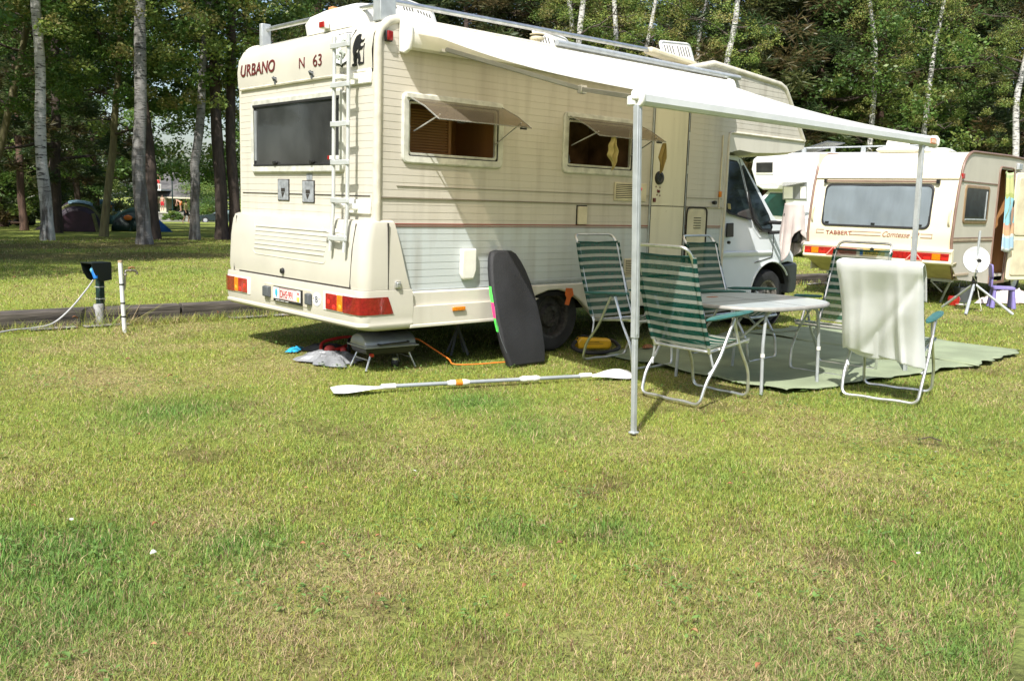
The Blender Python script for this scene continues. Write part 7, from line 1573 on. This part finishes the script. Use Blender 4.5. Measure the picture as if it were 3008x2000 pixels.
# ---- people
M['skin'] = pbr('skin', (.50, .29, .20), .6, dirt=.08)
M['hair'] = pbr('brown_hair', (.05, .03, .02), .7)
def person(loc, rz, label, H=1.72, joints=None, shorts=None, top=None, lying=False, hair='hair'):
    t = thing('person', label, 'person', loc, rz)
    J = dict(pel=(0, 0, .95), che=(0, .0, 1.28), nec=(0, 0, 1.48), hea=(0, .02, 1.60), cro=(0, .02, 1.70), shl=(-.19, 0, 1.42), shr=(.19, 0, 1.42), ell=(-.24, .0, 1.13), elr=(.24, 0, 1.13), hal=(-.25, .08, .88), har=(.25, .08, .88), hil=(-.10, 0, .92), hir=(.10, 0, .92), knl=(-.12, .03, .50), knr=(.12, .0, .50), anl=(-.12, 0, .08), anr=(.13, 0, .08), tol=(-.13, .16, .03), tor=(.14, .16, .03))
    if joints: J.update(joints)
    if lying: J = {k: (v[0], v[2]-.9, .13+v[1]*.6) for k, v in J.items()}
    k = H/1.72; names = list(J); V = [tuple(c*k for c in J[n]) for n in names]; ix = {n: i for i, n in enumerate(names)}
    E = [('pel', 'che'), ('che', 'nec'), ('nec', 'hea'), ('hea', 'cro'), ('che', 'shl'), ('che', 'shr'), ('shl', 'ell'), ('shr', 'elr'), ('ell', 'hal'), ('elr', 'har'), ('pel', 'hil'), ('pel', 'hir'), ('hil', 'knl'), ('hir', 'knr'), ('knl', 'anl'), ('knr', 'anr'), ('anl', 'tol'), ('anr', 'tor')]
    for s_, sx_ in (('l', -1), ('r', 1)):     # fingers and thumb from each hand
        h = Vector(V[ix['ha'+s_]]); e_ = Vector(V[ix['el'+s_]]); d = (h-e_).normalized()
        for f_ in range(5):
            n_ = 'f%s%d' % (s_, f_); sp_ = (f_-1.5)*.018; L = (.085, .095, .09, .07, .055)[f_]; o_ = Vector((sx_*.0, sp_, 0)) if f_ < 4 else Vector((0, .05, 0)); V.append(tuple(h+d*L+o_)); ix[n_] = len(V)-1; names.append(n_); E.append(('ha'+s_, n_))
    rad = dict(pel=.135, che=.145, nec=.058, hea=.092, cro=.07, shl=.062, shr=.062, ell=.043, elr=.043, hal=.033, har=.033, hil=.095, hir=.095, knl=.06, knr=.06, anl=.038, anr=.038, tol=.032, tor=.032)
    me = bpy.data.meshes.new('body'); me.from_pydata(V, [(ix[a], ix[b]) for a, b in E], []); o = bpy.data.objects.new('body', me); COL.objects.link(o); o.parent = t
    me.materials.append(M['skin']); md = o.modifiers.new('skin', 'SKIN'); md.use_smooth_shade = True
    for i, n in enumerate(names): r_ = rad.get(n, .011)*k; me.skin_vertices[0].data[i].radius = (r_, r_*(.78 if n in ('pel', 'che') else 1)); me.skin_vertices[0].data[i].use_root = (n == 'pel')
    o.modifiers.new('sub', 'SUBSURF').render_levels = 1
    hv = Vector(V[ix['hea']]); cv = Vector(V[ix['cro']]); up = (cv-hv).normalized()
    q = MB(); q.ball(tuple(hv+up*.045+Vector((0, -.025, 0))), (.098, .10, .095)); q.build('hair', hair, t)
    q = MB(); 
    for sx_ in (-1, 1): q.ball(tuple(hv+Vector((sx_*.035, .085, .0))), (.012, .008, .008), 8, 5)
    q.build('eyes', 'ink', t)
    q = MB(); q.ball(tuple(hv+Vector((0, .10, -.02))), (.014, .02, .02), 8, 5); q.ball(tuple(hv+Vector((0, .088, -.052))), (.024, .008, .007), 8, 5); q.build('nose_and_mouth', 'skin', t)
    def sleeve(a, b, ra, rb, q): q.tube([V[ix[a]], tuple((Vector(V[ix[a]])+Vector(V[ix[b]]))*.5), V[ix[b]]], ra, 10, radii=[ra, (ra+rb)/2, rb])
    if shorts:
        col, ln = shorts; q = MB(); pe = Vector(V[ix['pel']]); ch_ = Vector(V[ix['che']]); q.tube([tuple(pe-(ch_-pe)*.25), tuple(pe), tuple(pe+(ch_-pe)*.25)], .16, 12, radii=[.15, .165, .145], sy=.85)
        for s_ in 'lr':
            a = Vector(V[ix['hi'+s_]]); b = Vector(V[ix['kn'+s_]]); c_ = Vector(V[ix['an'+s_]])
            if ln <= 1: q.tube([tuple(a), tuple(a.lerp(b, ln))], .1, 10, radii=[.115, .10])
            else: q.tube([tuple(a), tuple(b), tuple(b.lerp(c_, ln-1))], .1, 10, radii=[.115, .08, .065])
        q.build('shorts' if ln <= 1 else 'trousers', pbr(col[0], col[1], .8), t)
    if top:
        q = MB(); pe = Vector(V[ix['pel']]); ne = Vector(V[ix['nec']]); q.tube([tuple(pe), tuple(pe.lerp(ne, .5)), tuple(pe.lerp(ne, .85)), tuple(ne)], .16, 12, radii=[.155, .16, .165, .08], sy=.85)
        for s_ in 'lr': sleeve('sh'+s_, 'el'+s_, .075, .06, q)
        q.build('shirt', pbr(top[0], top[1], .8), t)
    return t
person(gp(95, 661), VR+R(200), 'bare-chested person in dark trousers standing near the sunbathers, seen from behind', joints=dict(hal=(-.12, .2, 1.15), har=(.12, .2, 1.15), ell=(-.3, .05, 1.2), elr=(.3, .05, 1.2)), shorts=(('dark_trousers', (.02, .02, .022)), 1.5))
person(gp(30, 662), VR+R(90), 'person sunbathing flat on the grass at the far left', lying=True, shorts=(('dark_swimwear', (.03, .04, .06)), .3))
person(gp(58, 659), VR+R(80), 'person lying propped up on one arm at the far left, next to the flat sunbather', lying=True, joints=dict(nec=(0, .25, 1.38), hea=(0, .45, 1.45), cro=(0, .6, 1.5), che=(0, .12, 1.22)), shorts=(('pink_swimwear', (.5, .15, .15)), .3))
person(far(478, 620, 101), VR+R(170), 'person in red shorts standing by the house pillar', shorts=(('red_swim_shorts', (.55, .02, .03)), .75))
person(far(532, 621, 101), VR+R(90), 'person bending forward in front of the house window', joints=dict(che=(0, .28, 1.12), nec=(0, .45, 1.2), hea=(0, .56, 1.2), cro=(0, .65, 1.18), shl=(-.18, .38, 1.15), shr=(.18, .38, 1.15), ell=(-.2, .42, .85), elr=(.2, .42, .85), hal=(-.2, .5, .62), har=(.2, .5, .62)), shorts=(('orange_shorts', (.6, .18, .05)), .6))
person(gp(547, 657), VR+R(-90), 'person in a pale yellow top and dark shorts walking along the road', joints=dict(knl=(-.1, .2, .52), anl=(-.1, .12, .1), tol=(-.1, .28, .06), knr=(.1, -.05, .5), anr=(.1, -.25, .12), tor=(.1, -.12, .03)), shorts=(('black_shorts', (.015, .015, .02)), .8), top=('pale_yellow_top', (.6, .52, .25)))
person(far(465, 557, 102), VR+R(180), 'person in red trunks up on the balcony', shorts=(('red_trunks', (.5, .03, .03)), .5))
bgb = thing('black_bag', 'black bag on the grass between the sunbathers and the standing person', 'bag', gp(72, 662)); q = MB(); q.box(-.5, .5, -.25, .25, 0, .42); q.build('bag', 'black', bgb, bevel=.12, seg=4); q = MB(); q.tube([(-.25, 0, .4), (-.1, 0, .6), (.1, 0, .6), (.25, 0, .4)], .025, 6); q.build('handle', 'black', bgb)
